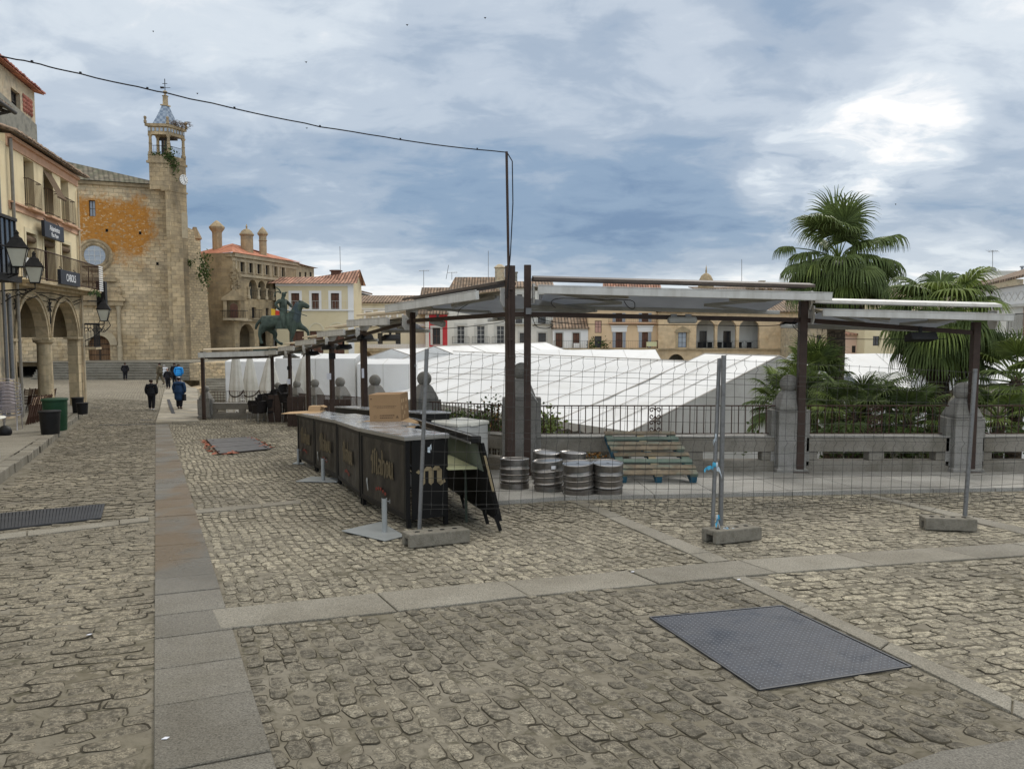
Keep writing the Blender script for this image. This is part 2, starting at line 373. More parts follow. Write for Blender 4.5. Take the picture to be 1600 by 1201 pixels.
setm('bar_edge', [(0.34, 0.33, 0.31), (0.44, 0.43, 0.41)], 5, 5, 0.35, metal=0.8)
setm('gold', [(0.08, 0.062, 0.036), (0.15, 0.118, 0.068)], 9, 7, 0.5, stain=[(14, (0.045, 0.038, 0.03), 0.5, 0.72, 0.85)])
setm('gold_clean', [(0.24, 0.19, 0.11), (0.30, 0.24, 0.145)], 9, 5, 0.5)
setm('red_print', [(0.22, 0.03, 0.02), (0.10, 0.02, 0.015)], 20, 5, 0.5)
setm('shelf_yellow', [(0.50, 0.50, 0.28), (0.58, 0.58, 0.36)], 4, 4, 0.6)
setm('green_frame', [(0.05, 0.065, 0.05), (0.07, 0.085, 0.065)], 4, 4, 0.5)
setm('panel_inner', [(0.10, 0.115, 0.09), (0.14, 0.155, 0.12)], 3, 4, 0.6)
setm('cardboard', [(0.25, 0.155, 0.08), (0.30, 0.19, 0.10)], 3, 6, 0.85, 0.03, 80, streak=(8, (0.30, 0.19, 0.10), 0.3))
setm('cardboard_light', [(0.42, 0.28, 0.155), (0.48, 0.33, 0.19)], 3, 6, 0.85)
setm('print_dark', [(0.10, 0.06, 0.035)], 5, 3, 0.8)
setm('plate_grey', [(0.25, 0.262, 0.255), (0.34, 0.352, 0.342)], 6, 6, 0.45, 0.05, 30, stain=(4, (0.25, 0.26, 0.25), 0.5, 0.8, 0.5))
setm('fridge_white', [(0.48, 0.47, 0.44), (0.56, 0.55, 0.51)], 3, 5, 0.45, 0.02, stain=(4, (0.34, 0.31, 0.26), 0.55, 0.8, 0.5))
setm('fridge_lid', [(0.66, 0.64, 0.56), (0.72, 0.70, 0.62)], 3, 5, 0.45)
setm('keg', [(0.12, 0.127, 0.115), (0.23, 0.21, 0.19), (0.17, 0.155, 0.14)], 8, 7, 0.40, 0.06, 20, metal=0.85, spec=0.5, rvar=0.12, stain=[(9, (0.15, 0.13, 0.105), 0.48, 0.72, 0.55)])
setm('keg_rim', [(0.34, 0.325, 0.31), (0.44, 0.42, 0.40)], 8, 6, 0.28, metal=0.9)
setm('label_white', [(0.75, 0.75, 0.76)], 5, 2, 0.5)
setm('paper', [(0.62, 0.63, 0.68)], 5, 2, 0.7)
setm('wood_old', [(0.07, 0.056, 0.038), (0.19, 0.15, 0.10), (0.11, 0.088, 0.06)], 5, 8, 0.85, 0.4, 25, streak=(5, (0.10, 0.085, 0.06), 0.6), stain=[(3, (0.12, 0.17, 0.14), 0.5, 0.7, 0.7)])
setm('wood_pale', [(0.28, 0.23, 0.145), (0.36, 0.30, 0.2)], 5, 8, 0.85, 0.3, 25, streak=(5, (0.28, 0.22, 0.13), 0.6))
setm('wood_blue', [(0.02, 0.075, 0.12), (0.045, 0.12, 0.16)], 5, 8, 0.8, 0.3, 25, streak=(5, (0.015, 0.03, 0.045), 0.6))
setm('wood_teal', [(0.07, 0.11, 0.09), (0.13, 0.165, 0.13)], 5, 8, 0.85, 0.3, 25, streak=(5, (0.07, 0.08, 0.06), 0.6))
setm('plate_steel', [(0.017, 0.020, 0.028), (0.034, 0.039, 0.052), (0.022, 0.026, 0.036)], 3, 7, 0.42, 0.03, 20, metal=0.0, spec=0.14, rvar=0.14, stain=[(2.5, (0.06, 0.062, 0.068), 0.5, 0.72, 0.6)])
setm('plate_stud', [(0.16, 0.17, 0.19), (0.23, 0.24, 0.26)], 9, 4, 0.4, metal=0.3)
setm('grate', [(0.035, 0.037, 0.042), (0.055, 0.058, 0.064)], 5, 5, 0.5, metal=0.4)
setm('void', [(0.008, 0.008, 0.008)], 3, 2, 1.0)
setm('board_dark', [(0.085, 0.078, 0.072), (0.12, 0.11, 0.10)], 2, 6, 0.45, 0.1, 10, rvar=0.1)
setm('net_orange', [(0.28, 0.085, 0.05), (0.38, 0.14, 0.085)], 9, 5, 0.8, 0.3, 30)
setm('cream_plaster', [(0.68, 0.55, 0.33), (0.76, 0.64, 0.41), (0.71, 0.58, 0.36)], 0.9, 8, 0.9, 0.15, 8, streak=(1.6, (0.46, 0.37, 0.23), 0.5), stain=[(0.7, (0.54, 0.44, 0.28), 0.5, 0.7, 0.5), (3.0, (0.36, 0.30, 0.2), 0.62, 0.78, 0.6)])
setm('old_plaster', [(0.40, 0.33, 0.22), (0.50, 0.42, 0.29), (0.34, 0.27, 0.19)], 1.2, 8, 0.92, 0.3, 8, stain=[(1.4, (0.20, 0.19, 0.165), 0.5, 0.66, 0.8), (2.2, (0.42, 0.25, 0.15), 0.56, 0.7, 0.6)])
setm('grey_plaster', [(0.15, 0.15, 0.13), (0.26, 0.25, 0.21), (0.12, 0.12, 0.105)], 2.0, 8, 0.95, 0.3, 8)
setm('arch_stone', [(0.42, 0.34, 0.21), (0.55, 0.45, 0.295), (0.46, 0.375, 0.25)], 3, 8, 0.9, 0.4, 18, brick=dict(w=0.75, h=0.42, m=0.012, warp=0.05, mc=0.6, mix=0.7), stain=[(1.3, (0.19, 0.155, 0.10), 0.5, 0.7, 0.7)])
setm('orange_trim', [(0.54, 0.32, 0.20), (0.60, 0.38, 0.26)], 2, 6, 0.85, 0.1, 10, streak=(2, (0.38, 0.24, 0.15), 0.5))
setm('pink_trim', [(0.50, 0.30, 0.24)], 2, 6, 0.85)
setm('roof_old', [(0.20, 0.15, 0.115), (0.31, 0.235, 0.175), (0.16, 0.145, 0.12)], 2.0, 8, 0.9, 0.3, 10, tile=dict(w=0.24, l=0.38, groove=0.8), stain=[(1.2, (0.13, 0.135, 0.10), 0.5, 0.7, 0.7)])
setm('roof_grey', [(0.12, 0.115, 0.095), (0.20, 0.18, 0.14), (0.14, 0.15, 0.10)], 2.0, 8, 0.9, 0.4, 8, tile=dict(w=0.45, l=0.6, groove=0.5), stain=[(1.0, (0.09, 0.10, 0.065), 0.45, 0.7, 0.7)])
setm('roof_red', [(0.42, 0.16, 0.09), (0.54, 0.23, 0.14), (0.46, 0.20, 0.125)], 1.2, 6, 0.85, 0.2, 10, tile=dict(w=0.45, l=0.6, groove=0.35), stain=[(0.6, (0.40, 0.22, 0.15), 0.5, 0.7, 0.5)])
setm('roof_brown', [(0.21, 0.145, 0.10), (0.31, 0.225, 0.16), (0.17, 0.135, 0.10)], 1.0, 8, 0.9, 0.3, 10, tile=dict(w=0.42, l=0.6, groove=1.0), stain=[(0.6, (0.15, 0.13, 0.105), 0.45, 0.7, 0.7)])
setm('roof_pink', [(0.40, 0.21, 0.15), (0.50, 0.29, 0.21), (0.34, 0.20, 0.15)], 1.0, 8, 0.9, 0.3, 10, tile=dict(w=0.42, l=0.6, groove=1.0), stain=[(0.6, (0.25, 0.18, 0.14), 0.5, 0.7, 0.6)])
setm('tile_red', [(0.26, 0.085, 0.065), (0.34, 0.13, 0.095), (0.22, 0.10, 0.07)], 8, 6, 0.85, 0.2, 20, island=0.3)
setm('tile_old', [(0.24, 0.17, 0.125), (0.36, 0.26, 0.185), (0.17, 0.15, 0.12)], 8, 6, 0.9, 0.2, 20, island=0.35)
def lichen(e, col):
	N, L, mth, mixc, nz, rng, co = e['N'], e['L'], e['mth'], e['mixc'], e['nz'], e['rng'], e['co']
	s = N('ShaderNodeSeparateXYZ'); L(co, s.inputs[0])
	zf = mth('MULTIPLY', rng(s.outputs[2], 5.2, 11.0), rng(s.outputs[2], 17.6, 13.6))
	xf = mth('MULTIPLY', rng(s.outputs[0], -45.5, -42.6, 0.55, 1.0), rng(s.outputs[0], -35.0, -38.4))
	base = mth('MULTIPLY', zf, xf)
	n = mth('ADD', mth('MULTIPLY', base, 0.55), mth('ADD', mth('MULTIPLY', nz(0.45, 10, 0.72, 0.9), 0.7), mth('MULTIPLY', nz(2.2, 10, 0.75, 0.4, sclv=(1, 1, .5)), 0.55)))
	spots = rng(n, 0.90, 1.10)
	low = mth('MULTIPLY', mth('MULTIPLY', rng(s.outputs[2], 9.0, 7.0), rng(s.outputs[2], 0.0, 2.5)), rng(nz(0.9, 9, 0.7, 0.8), 0.60, 0.68))
	low = mth('MULTIPLY', low, rng(s.outputs[0], -38.2, -40.5))
	m = mth('MAXIMUM', spots, mth('MULTIPLY', low, 0.5))
	ps = rng(nz(3.2, 6, 0.6, sclv=(1, 1, 1.6)), 0.56, 0.62)
	m = mth('MULTIPLY', m, mth('SUBTRACT', 1.0, mth('MULTIPLY', ps, 0.8)))
	lc = mixc(rng(nz(3.0, 8, 0.7), 0.3, 0.7), (0.33, 0.135, 0.025), (0.50, 0.235, 0.055))
	return mixc(m, col, lc)
STN = dict(stain=[(0.5, (0.17, 0.145, 0.11), 0.48, 0.7, 0.6), (2.0, (0.14, 0.12, 0.09), 0.58, 0.74, 0.6)])
setm('church_wall', [(0.47, 0.36, 0.21), (0.64, 0.52, 0.345), (0.52, 0.41, 0.26)], 1.6, 8, 0.92, 0.6, 6, brick=dict(w=0.85, h=0.38, m=0.028, warp=0.26, mc=0.36, mix=0.65), extra=lichen, big=(0.22, (0.72, 0.69, 0.64), 0.45, 0.62), **STN)
setm('tower_stone', [(0.34, 0.26, 0.15), (0.50, 0.395, 0.25), (0.39, 0.31, 0.195)], 1.6, 8, 0.92, 0.6, 6, brick=dict(w=0.8, h=0.45, m=0.02, warp=0.10, mc=0.5, mix=0.7), streak=(0.6, (0.10, 0.085, 0.062), 0.85), big=(0.25, (0.72, 0.70, 0.68), 0.42, 0.62), **STN)
setm('rubble', [(0.42, 0.33, 0.20), (0.57, 0.455, 0.295), (0.47, 0.375, 0.24)], 2.4, 8, 0.95, 0.8, 6, brick=dict(w=0.5, h=0.28, m=0.03, warp=0.3, mc=0.45, mix=0.7), **STN)
setm('palace_stone', [(0.33, 0.255, 0.15), (0.46, 0.365, 0.23), (0.37, 0.29, 0.185)], 1.4, 8, 0.92, 0.5, 6, brick=dict(w=0.9, h=0.45, m=0.015, warp=0.06, mc=0.62, mix=0.5), streak=(0.5, (0.11, 0.085, 0.055), 0.75), **STN)
setm('palace_light', [(0.40, 0.325, 0.215), (0.50, 0.42, 0.29)], 1.4, 8, 0.92, 0.3, 6, **STN)
setm('loggia_stone', [(0.50, 0.36, 0.21), (0.62, 0.475, 0.30), (0.54, 0.405, 0.25)], 0.8, 8, 0.92, 0.3, 6, brick=dict(w=0.9, h=0.45, m=0.015, warp=0.06, mc=0.7, mix=0.4), stain=[(0.5, (0.30, 0.22, 0.14), 0.5, 0.7, 0.5)])
setm('yellow_wall', [(0.62, 0.53, 0.34), (0.68, 0.59, 0.40)], 0.6, 6, 0.9, 0.05, 8, stain=[(0.4, (0.56, 0.46, 0.27), 0.5, 0.7, 0.5)])
setm('pale_yellow', [(0.62, 0.56, 0.40), (0.69, 0.63, 0.48)], 0.6, 6, 0.9, 0.05, 8, streak=(0.8, (0.46, 0.41, 0.30), 0.5))
setm('white_wall', [(0.58, 0.56, 0.50), (0.68, 0.66, 0.60)], 0.6, 6, 0.9, 0.05, 8, streak=(0.8, (0.42, 0.40, 0.34), 0.5))
setm('white_clean', [(0.70, 0.69, 0.66), (0.76, 0.75, 0.73)], 0.6, 6, 0.85)
setm('peach_wall', [(0.62, 0.45, 0.27), (0.68, 0.51, 0.33)], 0.6, 6, 0.9, 0.05, 8, streak=(0.8, (0.50, 0.37, 0.23), 0.4))
setm('pink_wall', [(0.58, 0.40, 0.30), (0.64, 0.46, 0.35)], 0.6, 6, 0.9)
setm('red_wall', [(0.42, 0.035, 0.045), (0.50, 0.06, 0.06)], 0.8, 6, 0.85)
setm('trim_grey', [(0.44, 0.43, 0.39), (0.52, 0.51, 0.47)], 1.0, 6, 0.85)
setm('gutter_dark', [(0.05, 0.045, 0.04)], 5, 3, 0.6)
setm('shutter_grey', [(0.26, 0.28, 0.31)], 1.0, 4, 0.7)
setm('shutter_tan', [(0.46, 0.38, 0.27), (0.54, 0.45, 0.33)], 1.0, 4, 0.7)
setm('door_brown', [(0.09, 0.042, 0.028), (0.14, 0.07, 0.045)], 3, 6, 0.6, 0.1, 10)
setm('door_oak', [(0.15, 0.085, 0.045), (0.24, 0.145, 0.08)], 3, 6, 0.7, 0.3, 10, brick=dict(w=0.22, h=4.0, m=0.02, warp=0.0, mc=0.3, mix=0.8))
setm('glass_dark', [(0.02, 0.022, 0.026), (0.035, 0.04, 0.045)], 1, 3, 0.12, spec=0.8)
setm('glass_sky', [(0.26, 0.30, 0.35), (0.36, 0.40, 0.44)], 1, 3, 0.25, spec=0.8)
setm('frame_dark', [(0.035, 0.025, 0.02), (0.05, 0.04, 0.03)], 3, 3, 0.6)
setm('frame_white', [(0.60, 0.59, 0.55)], 3, 3, 0.6)
setm('frosted', [(0.50, 0.49, 0.40), (0.58, 0.57, 0.48)], 3, 3, 0.35)
setm('sign_black', [(0.02, 0.022, 0.028), (0.03, 0.032, 0.04)], 3, 3, 0.45)
setm('sign_white', [(0.75, 0.75, 0.75)], 3, 3, 0.6)
setm('clock_white', [(0.78, 0.78, 0.76)], 3, 3, 0.5)
setm('bronze_green', [(0.011, 0.018, 0.0145), (0.055, 0.072, 0.058), (0.018, 0.027, 0.022)], 1.6, 8, 0.65, 0.3, 8, metal=0.2, streak=(2.0, (0.12, 0.17, 0.13), 0.5))
setm('bronze_dark', [(0.03, 0.045, 0.05), (0.06, 0.08, 0.085)], 1.6, 8, 0.6, 0.3, 8, metal=0.2, streak=(2.0, (0.12, 0.15, 0.14), 0.4))
setm('bell_bronze', [(0.07, 0.07, 0.06), (0.11, 0.11, 0.095)], 3, 5, 0.6, metal=0.4)
setm('straw', [(0.11, 0.075, 0.045), (0.18, 0.125, 0.08)], 9, 6, 0.95, 0.5, 20)
setm('leaf_palm', [(0.045, 0.072, 0.018), (0.12, 0.16, 0.05), (0.075, 0.105, 0.032)], 1.4, 6, 0.5, trans=0.25, island=0.35)
setm('leaf_palm_light', [(0.13, 0.18, 0.04), (0.21, 0.26, 0.075)], 1.4, 6, 0.5, trans=0.3, island=0.35)
setm('leaf_dead', [(0.045, 0.032, 0.02), (0.09, 0.066, 0.042)], 3, 6, 0.9, island=0.4)
setm('leaf_shrub', [(0.035, 0.06, 0.015), (0.075, 0.11, 0.03)], 3, 6, 0.6, trans=0.2, island=0.4)
setm('leaf_autumn', [(0.22, 0.13, 0.03), (0.38, 0.17, 0.05)], 3, 6, 0.7, island=0.5)
setm('trunk', [(0.085, 0.065, 0.045), (0.15, 0.115, 0.08)], 6, 8, 0.95, 0.8, 12, brick=dict(w=0.3, h=0.12, m=0.03, warp=0.08, mc=0.4, mix=0.8))
setm('green_bin', [(0.012, 0.045, 0.022), (0.02, 0.062, 0.032)], 4, 5, 0.45, stain=(5, (0.035, 0.055, 0.04), 0.55, 0.8, 0.4))
setm('black_plastic', [(0.010, 0.010, 0.011), (0.018, 0.018, 0.018)], 4, 5, 0.5)
setm('chair_metal', [(0.50, 0.48, 0.50), (0.62, 0.60, 0.62)], 8, 4, 0.3, metal=0.85)
setm('chair_slat', [(0.42, 0.37, 0.38), (0.5, 0.45, 0.46)], 8, 4, 0.35, metal=0.6)
setm('wicker', [(0.012, 0.010, 0.010), (0.022, 0.018, 0.016)], 20, 4, 0.6, 0.4, 60)
setm('wicker_brown', [(0.07, 0.045, 0.032), (0.10, 0.07, 0.05)], 20, 4, 0.6, 0.4, 60)
setm('chair_leg_grey', [(0.26, 0.25, 0.23)], 5, 3, 0.4, metal=0.5)
setm('wood_slat', [(0.38, 0.27, 0.18), (0.50, 0.37, 0.26)], 8, 5, 0.6)
setm('wood_frame_dark', [(0.06, 0.03, 0.02), (0.09, 0.05, 0.035)], 8, 5, 0.5)
setm('skin', [(0.42, 0.25, 0.18)], 3, 3, 0.6)
setm('cloth_black', [(0.010, 0.010, 0.013), (0.02, 0.02, 0.024)], 6, 5, 0.85, 0.2, 20)
setm('cloth_navy', [(0.012, 0.035, 0.085), (0.02, 0.05, 0.11)], 6, 5, 0.7, 0.2, 20)
setm('cloth_blue', [(0.02, 0.24, 0.62), (0.03, 0.30, 0.70)], 6, 5, 0.7, 0.2, 20)
setm('cloth_olive', [(0.10, 0.08, 0.05), (0.14, 0.115, 0.075)], 6, 5, 0.85, 0.2, 20)
setm('cloth_white', [(0.55, 0.56, 0.58)], 6, 5, 0.85, 0.2, 20)
setm('cloth_grey', [(0.12, 0.12, 0.14)], 6, 5, 0.85, 0.2, 20)
setm('hair_dark', [(0.025, 0.015, 0.012), (0.05, 0.03, 0.022)], 9, 4, 0.8)
setm('hair_grey', [(0.30, 0.29, 0.27)], 9, 4, 0.8)
setm('plastic_blue', [(0.05, 0.33, 0.52), (0.10, 0.42, 0.60)], 20, 4, 0.5)
setm('plastic_clear', [(0.50, 0.56, 0.60)], 20, 4, 0.4)
setm('flag_red', [(0.5, 0.05, 0.03)], 3, 3, 0.8)
setm('flag_yellow', [(0.65, 0.40, 0.04)], 3, 3, 0.8)
setm('copper_pipe', [(0.20, 0.18, 0.15), (0.28, 0.26, 0.22)], 5, 4, 0.6)
def spire(e, col):
	N, L = e['N'], e['L']; ch = N('ShaderNodeTexChecker'); L(e['uv'], ch.inputs[0]); ch.inputs['Scale'].default_value = 3.6
	ch.inputs[1].default_value = (0.14, 0.19, 0.27, 1); ch.inputs[2].default_value = (0.30, 0.36, 0.43, 1); return e['mixc'](0.85, col, ch.outputs[0])
setm('spire_tile', [(0.4, 0.45, 0.5)], 3, 3, 0.3, extra=spire)
SD = Vc((-0.4216, 0.9068)); SPD = Vc((0.9068, 0.4216)) 
def pave_uv(e):
	N, L = e['N'], e['L']; mp = N('ShaderNodeMapping'); L(e['co'], mp.inputs[0]); mp.inputs['Rotation'].default_value = (0, 0, -math.atan2(SD.y, SD.x))
	return mp.outputs[0]
def mortar_extra(e, col):
	N, L, mth, mixc, nz, rng = e['N'], e['L'], e['mth'], e['mixc'], e['nz'], e['rng']
	v_ = pave_uv(e); b = N('ShaderNodeTexBrick'); wv = N('ShaderNodeVectorMath', operation='ADD'); dn = N('ShaderNodeTexNoise'); dn.inputs['Scale'].default_value = 5; L(e['co'], dn.inputs['Vector'])
	s2 = N('ShaderNodeVectorMath', operation='SCALE'); L(dn.outputs['Color'], s2.inputs[0]); s2.inputs['Scale'].default_value = 0.06; L(v_, wv.inputs[0]); L(s2.outputs[0], wv.inputs[1]); L(wv.outputs[0], b.inputs[0])
	b.inputs['Brick Width'].default_value = 0.3; b.inputs['Row Height'].default_value = 0.15; b.inputs['Mortar Size'].default_value = 0.014; b.inputs['Scale'].default_value = 1
	b.inputs['Color1'].default_value = (0.20, 0.18, 0.145, 1); b.inputs['Color2'].default_value = (0.28, 0.255, 0.205, 1); b.inputs['Mortar'].default_value = (0.16, 0.144, 0.112, 1)
	sx = N('ShaderNodeSeparateXYZ'); L(e['co'], sx.inputs[0])
	far = rng(sx.outputs[1], 40.0, 44.0)
	e['hgt'].append((mth('MULTIPLY', mth('MULTIPLY', b.outputs['Fac'], -1.0), far), 1.5))
	fc = mixc(1.0, b.outputs['Color'], mixc(rng(nz(0.5, 7, 0.6), 0.3, 0.7), (0.80, 0.78, 0.74), (1.12, 1.10, 1.05)), 'MULTIPLY')
	return mixc(far, col, fc)
setm('mortar', [(0.14, 0.124, 0.094), (0.215, 0.194, 0.152), (0.17, 0.152, 0.118)], 6, 8, 0.9, 0.5, 30, big=(0.8, (0.7, 0.68, 0.6), 0.4, 0.7), stain=[(7, (0.065, 0.058, 0.035), 0.50, 0.64, 0.75)], extra=mortar_extra)
def sett_extra(e, col):
	N, L, mth, mixc, nz, rng = e['N'], e['L'], e['mth'], e['mixc'], e['nz'], e['rng']
	big = nz(0.55, 7, 0.6, 0.4)
	col = mixc(1.0, col, mixc(rng(big, 0.3, 0.7), (0.60, 0.59, 0.58), (1.20, 1.17, 1.10)), 'MULTIPLY')
	speck = nz(120, 5, 0.75); col = mixc(1.0, col, mixc(rng(speck, 0.36, 0.64), (0.30, 0.29, 0.275), (1.75, 1.73, 1.66)), 'MULTIPLY')
	pit = nz(30, 6, 0.7); col = mixc(rng(pit, 0.50, 0.60, 0, 0.72), col, (0.06, 0.053, 0.039))
	return mixc(rng(nz(1.5, 8, 0.7, 0.5), 0.6, 0.75, 0, 0.35), col, (0.11, 0.10, 0.065))
SE = dict(extra=sett_extra)
setm('setts', [(0.165, 0.15, 0.122), (0.30, 0.278, 0.23), (0.22, 0.202, 0.165)], 14, 7, 0.72, 1.8, 30, island=0.25, **SE)
setm('setts_worn', [(0.22, 0.197, 0.155), (0.34, 0.31, 0.25), (0.275, 0.25, 0.20)], 12, 7, 0.7, 1.8, 30, island=0.14, **SE)
setm('joint', [(0.025, 0.021, 0.014), (0.06, 0.052, 0.036)], 20, 5, 0.95)
setm('setts_pale', [(0.30, 0.275, 0.22), (0.42, 0.39, 0.32), (0.355, 0.328, 0.265)], 12, 7, 0.78, 1.6, 30, island=0.22, **SE)
def speckle(e, col):
	return e['mixc'](1.0, col, e['mixc'](e['rng'](e['nz'](110, 5, 0.75), 0.36, 0.64), (0.55, 0.54, 0.52), (1.42, 1.41, 1.37)), 'MULTIPLY')
def wet(e, col):
	N, L, mth, mixc, nz, rng = e['N'], e['L'], e['mth'], e['mixc'], e['nz'], e['rng']
	s = N('ShaderNodeSeparateXYZ'); L(e['co'], s.inputs[0])
	zone = mth('MULTIPLY', rng(s.outputs[1], 5.2, 6.2), rng(s.outputs[1], 30, 12))
	side = nz(0.9, 4, 0.5, 0.3, sclv=(1.6, 0.8, 1))
	m = mth('MULTIPLY', rng(side, 0.42, 0.55), zone)
	L(mth('SUBTRACT', 0.62, mth('MULTIPLY', mth('MULTIPLY', zone, rng(nz(1.3, 4, 0.5), 0.35, 0.6)), 0.36)), e['bs'].inputs['Roughness'])
	col = speckle(e, col)
	return mixc(mth('MULTIPLY', m, 0.5), mixc(mth('MULTIPLY', zone, 0.35), col, (0.10, 0.095, 0.085)), (0.15, 0.09, 0.035))
setm('band_granite', [(0.105, 0.098, 0.083), (0.20, 0.188, 0.163), (0.135, 0.127, 0.108)], 60, 8, 0.6, 0.4, 60, big=(1.1, (0.70, 0.68, 0.63), 0.38, 0.68), stain=[(2.2, (0.15, 0.14, 0.11), 0.54, 0.75, 0.5)], island=0.10, extra=wet)
setm('slab', [(0.14, 0.13, 0.107), (0.27, 0.252, 0.212), (0.185, 0.172, 0.144)], 50, 8, 0.7, 0.4, 60, big=(1.1, (0.68, 0.66, 0.62), 0.38, 0.68), stain=[(2.2, (0.16, 0.15, 0.12), 0.54, 0.75, 0.5)], island=0.12, extra=speckle)
setm('ramp_stone', [(0.27, 0.25, 0.205), (0.36, 0.335, 0.28)], 6, 8, 0.8, 0.3, 40, brick=dict(w=1.3, h=0.62, m=0.012, warp=0.03, mc=0.45, mix=0.9), big=(0.6, (0.75, 0.72, 0.66), 0.4, 0.7))
setm('slab_grey', [(0.25, 0.24, 0.22), (0.34, 0.33, 0.305), (0.28, 0.27, 0.25)], 50, 8, 0.6, 0.2, 90, big=(1.1, (0.75, 0.74, 0.72), 0.38, 0.68), stain=[(2.2, (0.19, 0.185, 0.17), 0.5, 0.75, 0.5)], island=0.10, extra=speckle)
setm('plaza_ground', [(0.22, 0.20, 0.16), (0.30, 0.28, 0.23)], 2, 6, 0.9, 0.2, 10)
setm('earth', [(0.05, 0.04, 0.028), (0.09, 0.07, 0.05)], 4, 6, 0.95, 0.5, 20)
setm('arcade_inside', [(0.045, 0.038, 0.028), (0.08, 0.066, 0.05)], 1.5, 7, 0.95, 0.2, 8)  # deep shade under the arches put into a dark wall and ceiling colour
# ================================================================== GROUND
CB_LO = [G(*p) for p in [(343, 985), (500, 968), (733, 947), (857, 928), (1032, 913), (1251, 894), (1600, 869)]]
CB_UP = [G(*p) for p in [(329, 955), (500, 937), (717, 916), (831, 906), (934, 897), (1206, 873), (1600, 849)]]
def ext(pts, x):
	a, b = pts[-2], pts[-1]; t = (x - b.x) / (b.x - a.x); q = b + (b - a) * t; q.z = zg(q.x, q.y); return pts + [q]
CB_LO = ext(CB_LO, 14); CB_UP = ext(CB_UP, 14)
B0 = Vc((-1.50, 3.10)); BW = 0.445
def qs(x, y): return (x - B0.x) * SPD.x + (y - B0.y) * SPD.y, (x - B0.x) * SD.x + (y - B0.y) * SD.y
def st(q, s, dz=0.0):
	p = B0 + SPD * q + SD * s; return Vc((p.x, p.y, zg(p.x, p.y) + dz))
def quadG(pts, dz=0): return [G(px, py) + Vc((0, 0, dz)) for px, py in pts]
PLATE = quadG([(1020, 967), (1222, 949), (1417, 1042), (1187, 1078)])
GRATE = quadG([(-150, 817), (162, 789), (156, 811), (-150, 846)])
BOARDS = quadG([(322, 688), (393, 684), (424, 703), (343, 711)])
D1 = quadG([(893, 784), (912, 783), (1140, 877), (1108, 881)])
D2 = quadG([(1143, 903), (1163, 901), (1600, 1102), (1600, 1125)]);
D2[2] = D2[1] + (D2[2] - D2[1]) * 1.5; D2[3] = D2[0] + (D2[3] - D2[0]) * 1.5
D3 = quadG([(1355, 775), (1366, 774), (1600, 826), (1600, 836)])
D3[2] = D3[1] + (D3[2] - D3[1]) * 1.4; D3[3] = D3[0] + (D3[3] - D3[0]) * 1.4
C2 = quadG([(0, 836), (233, 809), (233, 815), (0, 844)]); C2[0] = C2[1] + (C2[0] - C2[1]) * 1.4; C2[3] = C2[2] + (C2[3] - C2[2]) * 1.4
C3 = quadG([(297, 798), (470, 782), (470, 787), (297, 804)])
PATCH = quadG([(1340, 1222), (1470, 1176), (1640, 1150), (1760, 1230), (1500, 1290)])
PAVE_F = [G(*p) for p in [(770, 791), (861, 782), (1060, 778), (1340, 772), (1600, 767)]]
PAVE_F = ext(PAVE_F, 16)
KERB = [G(*p) for p in [(-260, 930), (-120, 838), (0, 757), (50, 718), (100, 673)]]
KERB.append(P(134, 648, 33.2)); KERB.append(Vc((-20.3, 36.6, zg(-20.3, 36.6)))); KERB.append(Vc((-22.5, 40.5, zg(-22.5, 40.5))))
for k in KERB: k.z = zg(k.x, k.y)
def inpoly(x, y, poly, mrg=0.0):
	r = np.zeros(len(x), bool); n = len(poly)
	for i in range(n):
		x1, y1 = poly[i][0], poly[i][1]; x2, y2 = poly[(i + 1) % n][0], poly[(i + 1) % n][1]
		if y1 == y2: continue
		c = ((y1 > y) != (y2 > y)) & (x < (x2 - x1) * (y - y1) / (y2 - y1) + x1); r ^= c
	return r
def grow(poly, m):
	c = sum((Vc((p[0], p[1])) for p in poly), Vc((0, 0))) / len(poly)
	out = []
	n = len(poly)
	for i, p in enumerate(poly):
		p = Vc((p[0], p[1])); a = Vc(poly[i - 1][:2]); b = Vc(poly[(i + 1) % n][:2])
		e = ((p - a).normalized() + (p - b).normalized())
		d = (p - c).normalized(); out.append(p + (e if e.length > 0.3 else d).normalized() * m * 1.3)
	return out
PBX = [( -60, 60), (13.30, 60), (13.301, 0.25), (16.4, -1.85), (20.5, -3.75), (24.2, -5.3), (28.0, -7.0), (31.6, -8.9), (34.3, -10.7), (34.301, -13.9), (45, -18.3), (57, -23.3), (62, -26), (71, -30.6), (78, -33), (120, -40)]
def xb(y): return float(np.interp(y, [a for a, _ in PBX], [b for _, b in PBX]))
mb = MB()
rows = sorted(set([float(v_) for v_ in np.arange(-12, 110, 1.0)] + [13.30, 13.301, 34.301, 36.5, -60, 200.0]))
cols0 = [-140, -60, -40, -30, -25, -22, -20, -18, -16, -14.5, -13, -11, -8, -5, -2, 0, 3, 8, 20, 60]
grid = []
for y in rows:
	b = xb(y); grid.append([(min(x, b), y, zg(min(x, b), y)) for x in cols0])
for i in range(len(rows) - 1):
	for j in range(len(cols0) - 1):
		a, b, c, d = grid[i][j], grid[i][j + 1], grid[i + 1][j + 1], grid[i + 1][j]
		if a[0] == b[0] and c[0] == d[0]: continue
		if a[0] == b[0]: mb.face([a, c, d])
		elif c[0] == d[0]: mb.face([a, b, d])
		else: mb.face([a, b, c, d])
struct(mb.build('ground', MT.mortar))
mb = MB()
edge = [(60, 13.3), (0.25, 13.3)] + [(x, y) for y, x in PBX[3:]]
for (x0, y0), (x1, y1) in zip(edge, edge[1:]):
	mb.face([(x0, y0, zg(x0, y0) - 0.004), (x1, y1, zg(x1, y1) - 0.004), (x1, y1, -5.6), (x0, y0, -5.6)])
struct(mb.build('terrace_retaining_wall', MT.rubble))
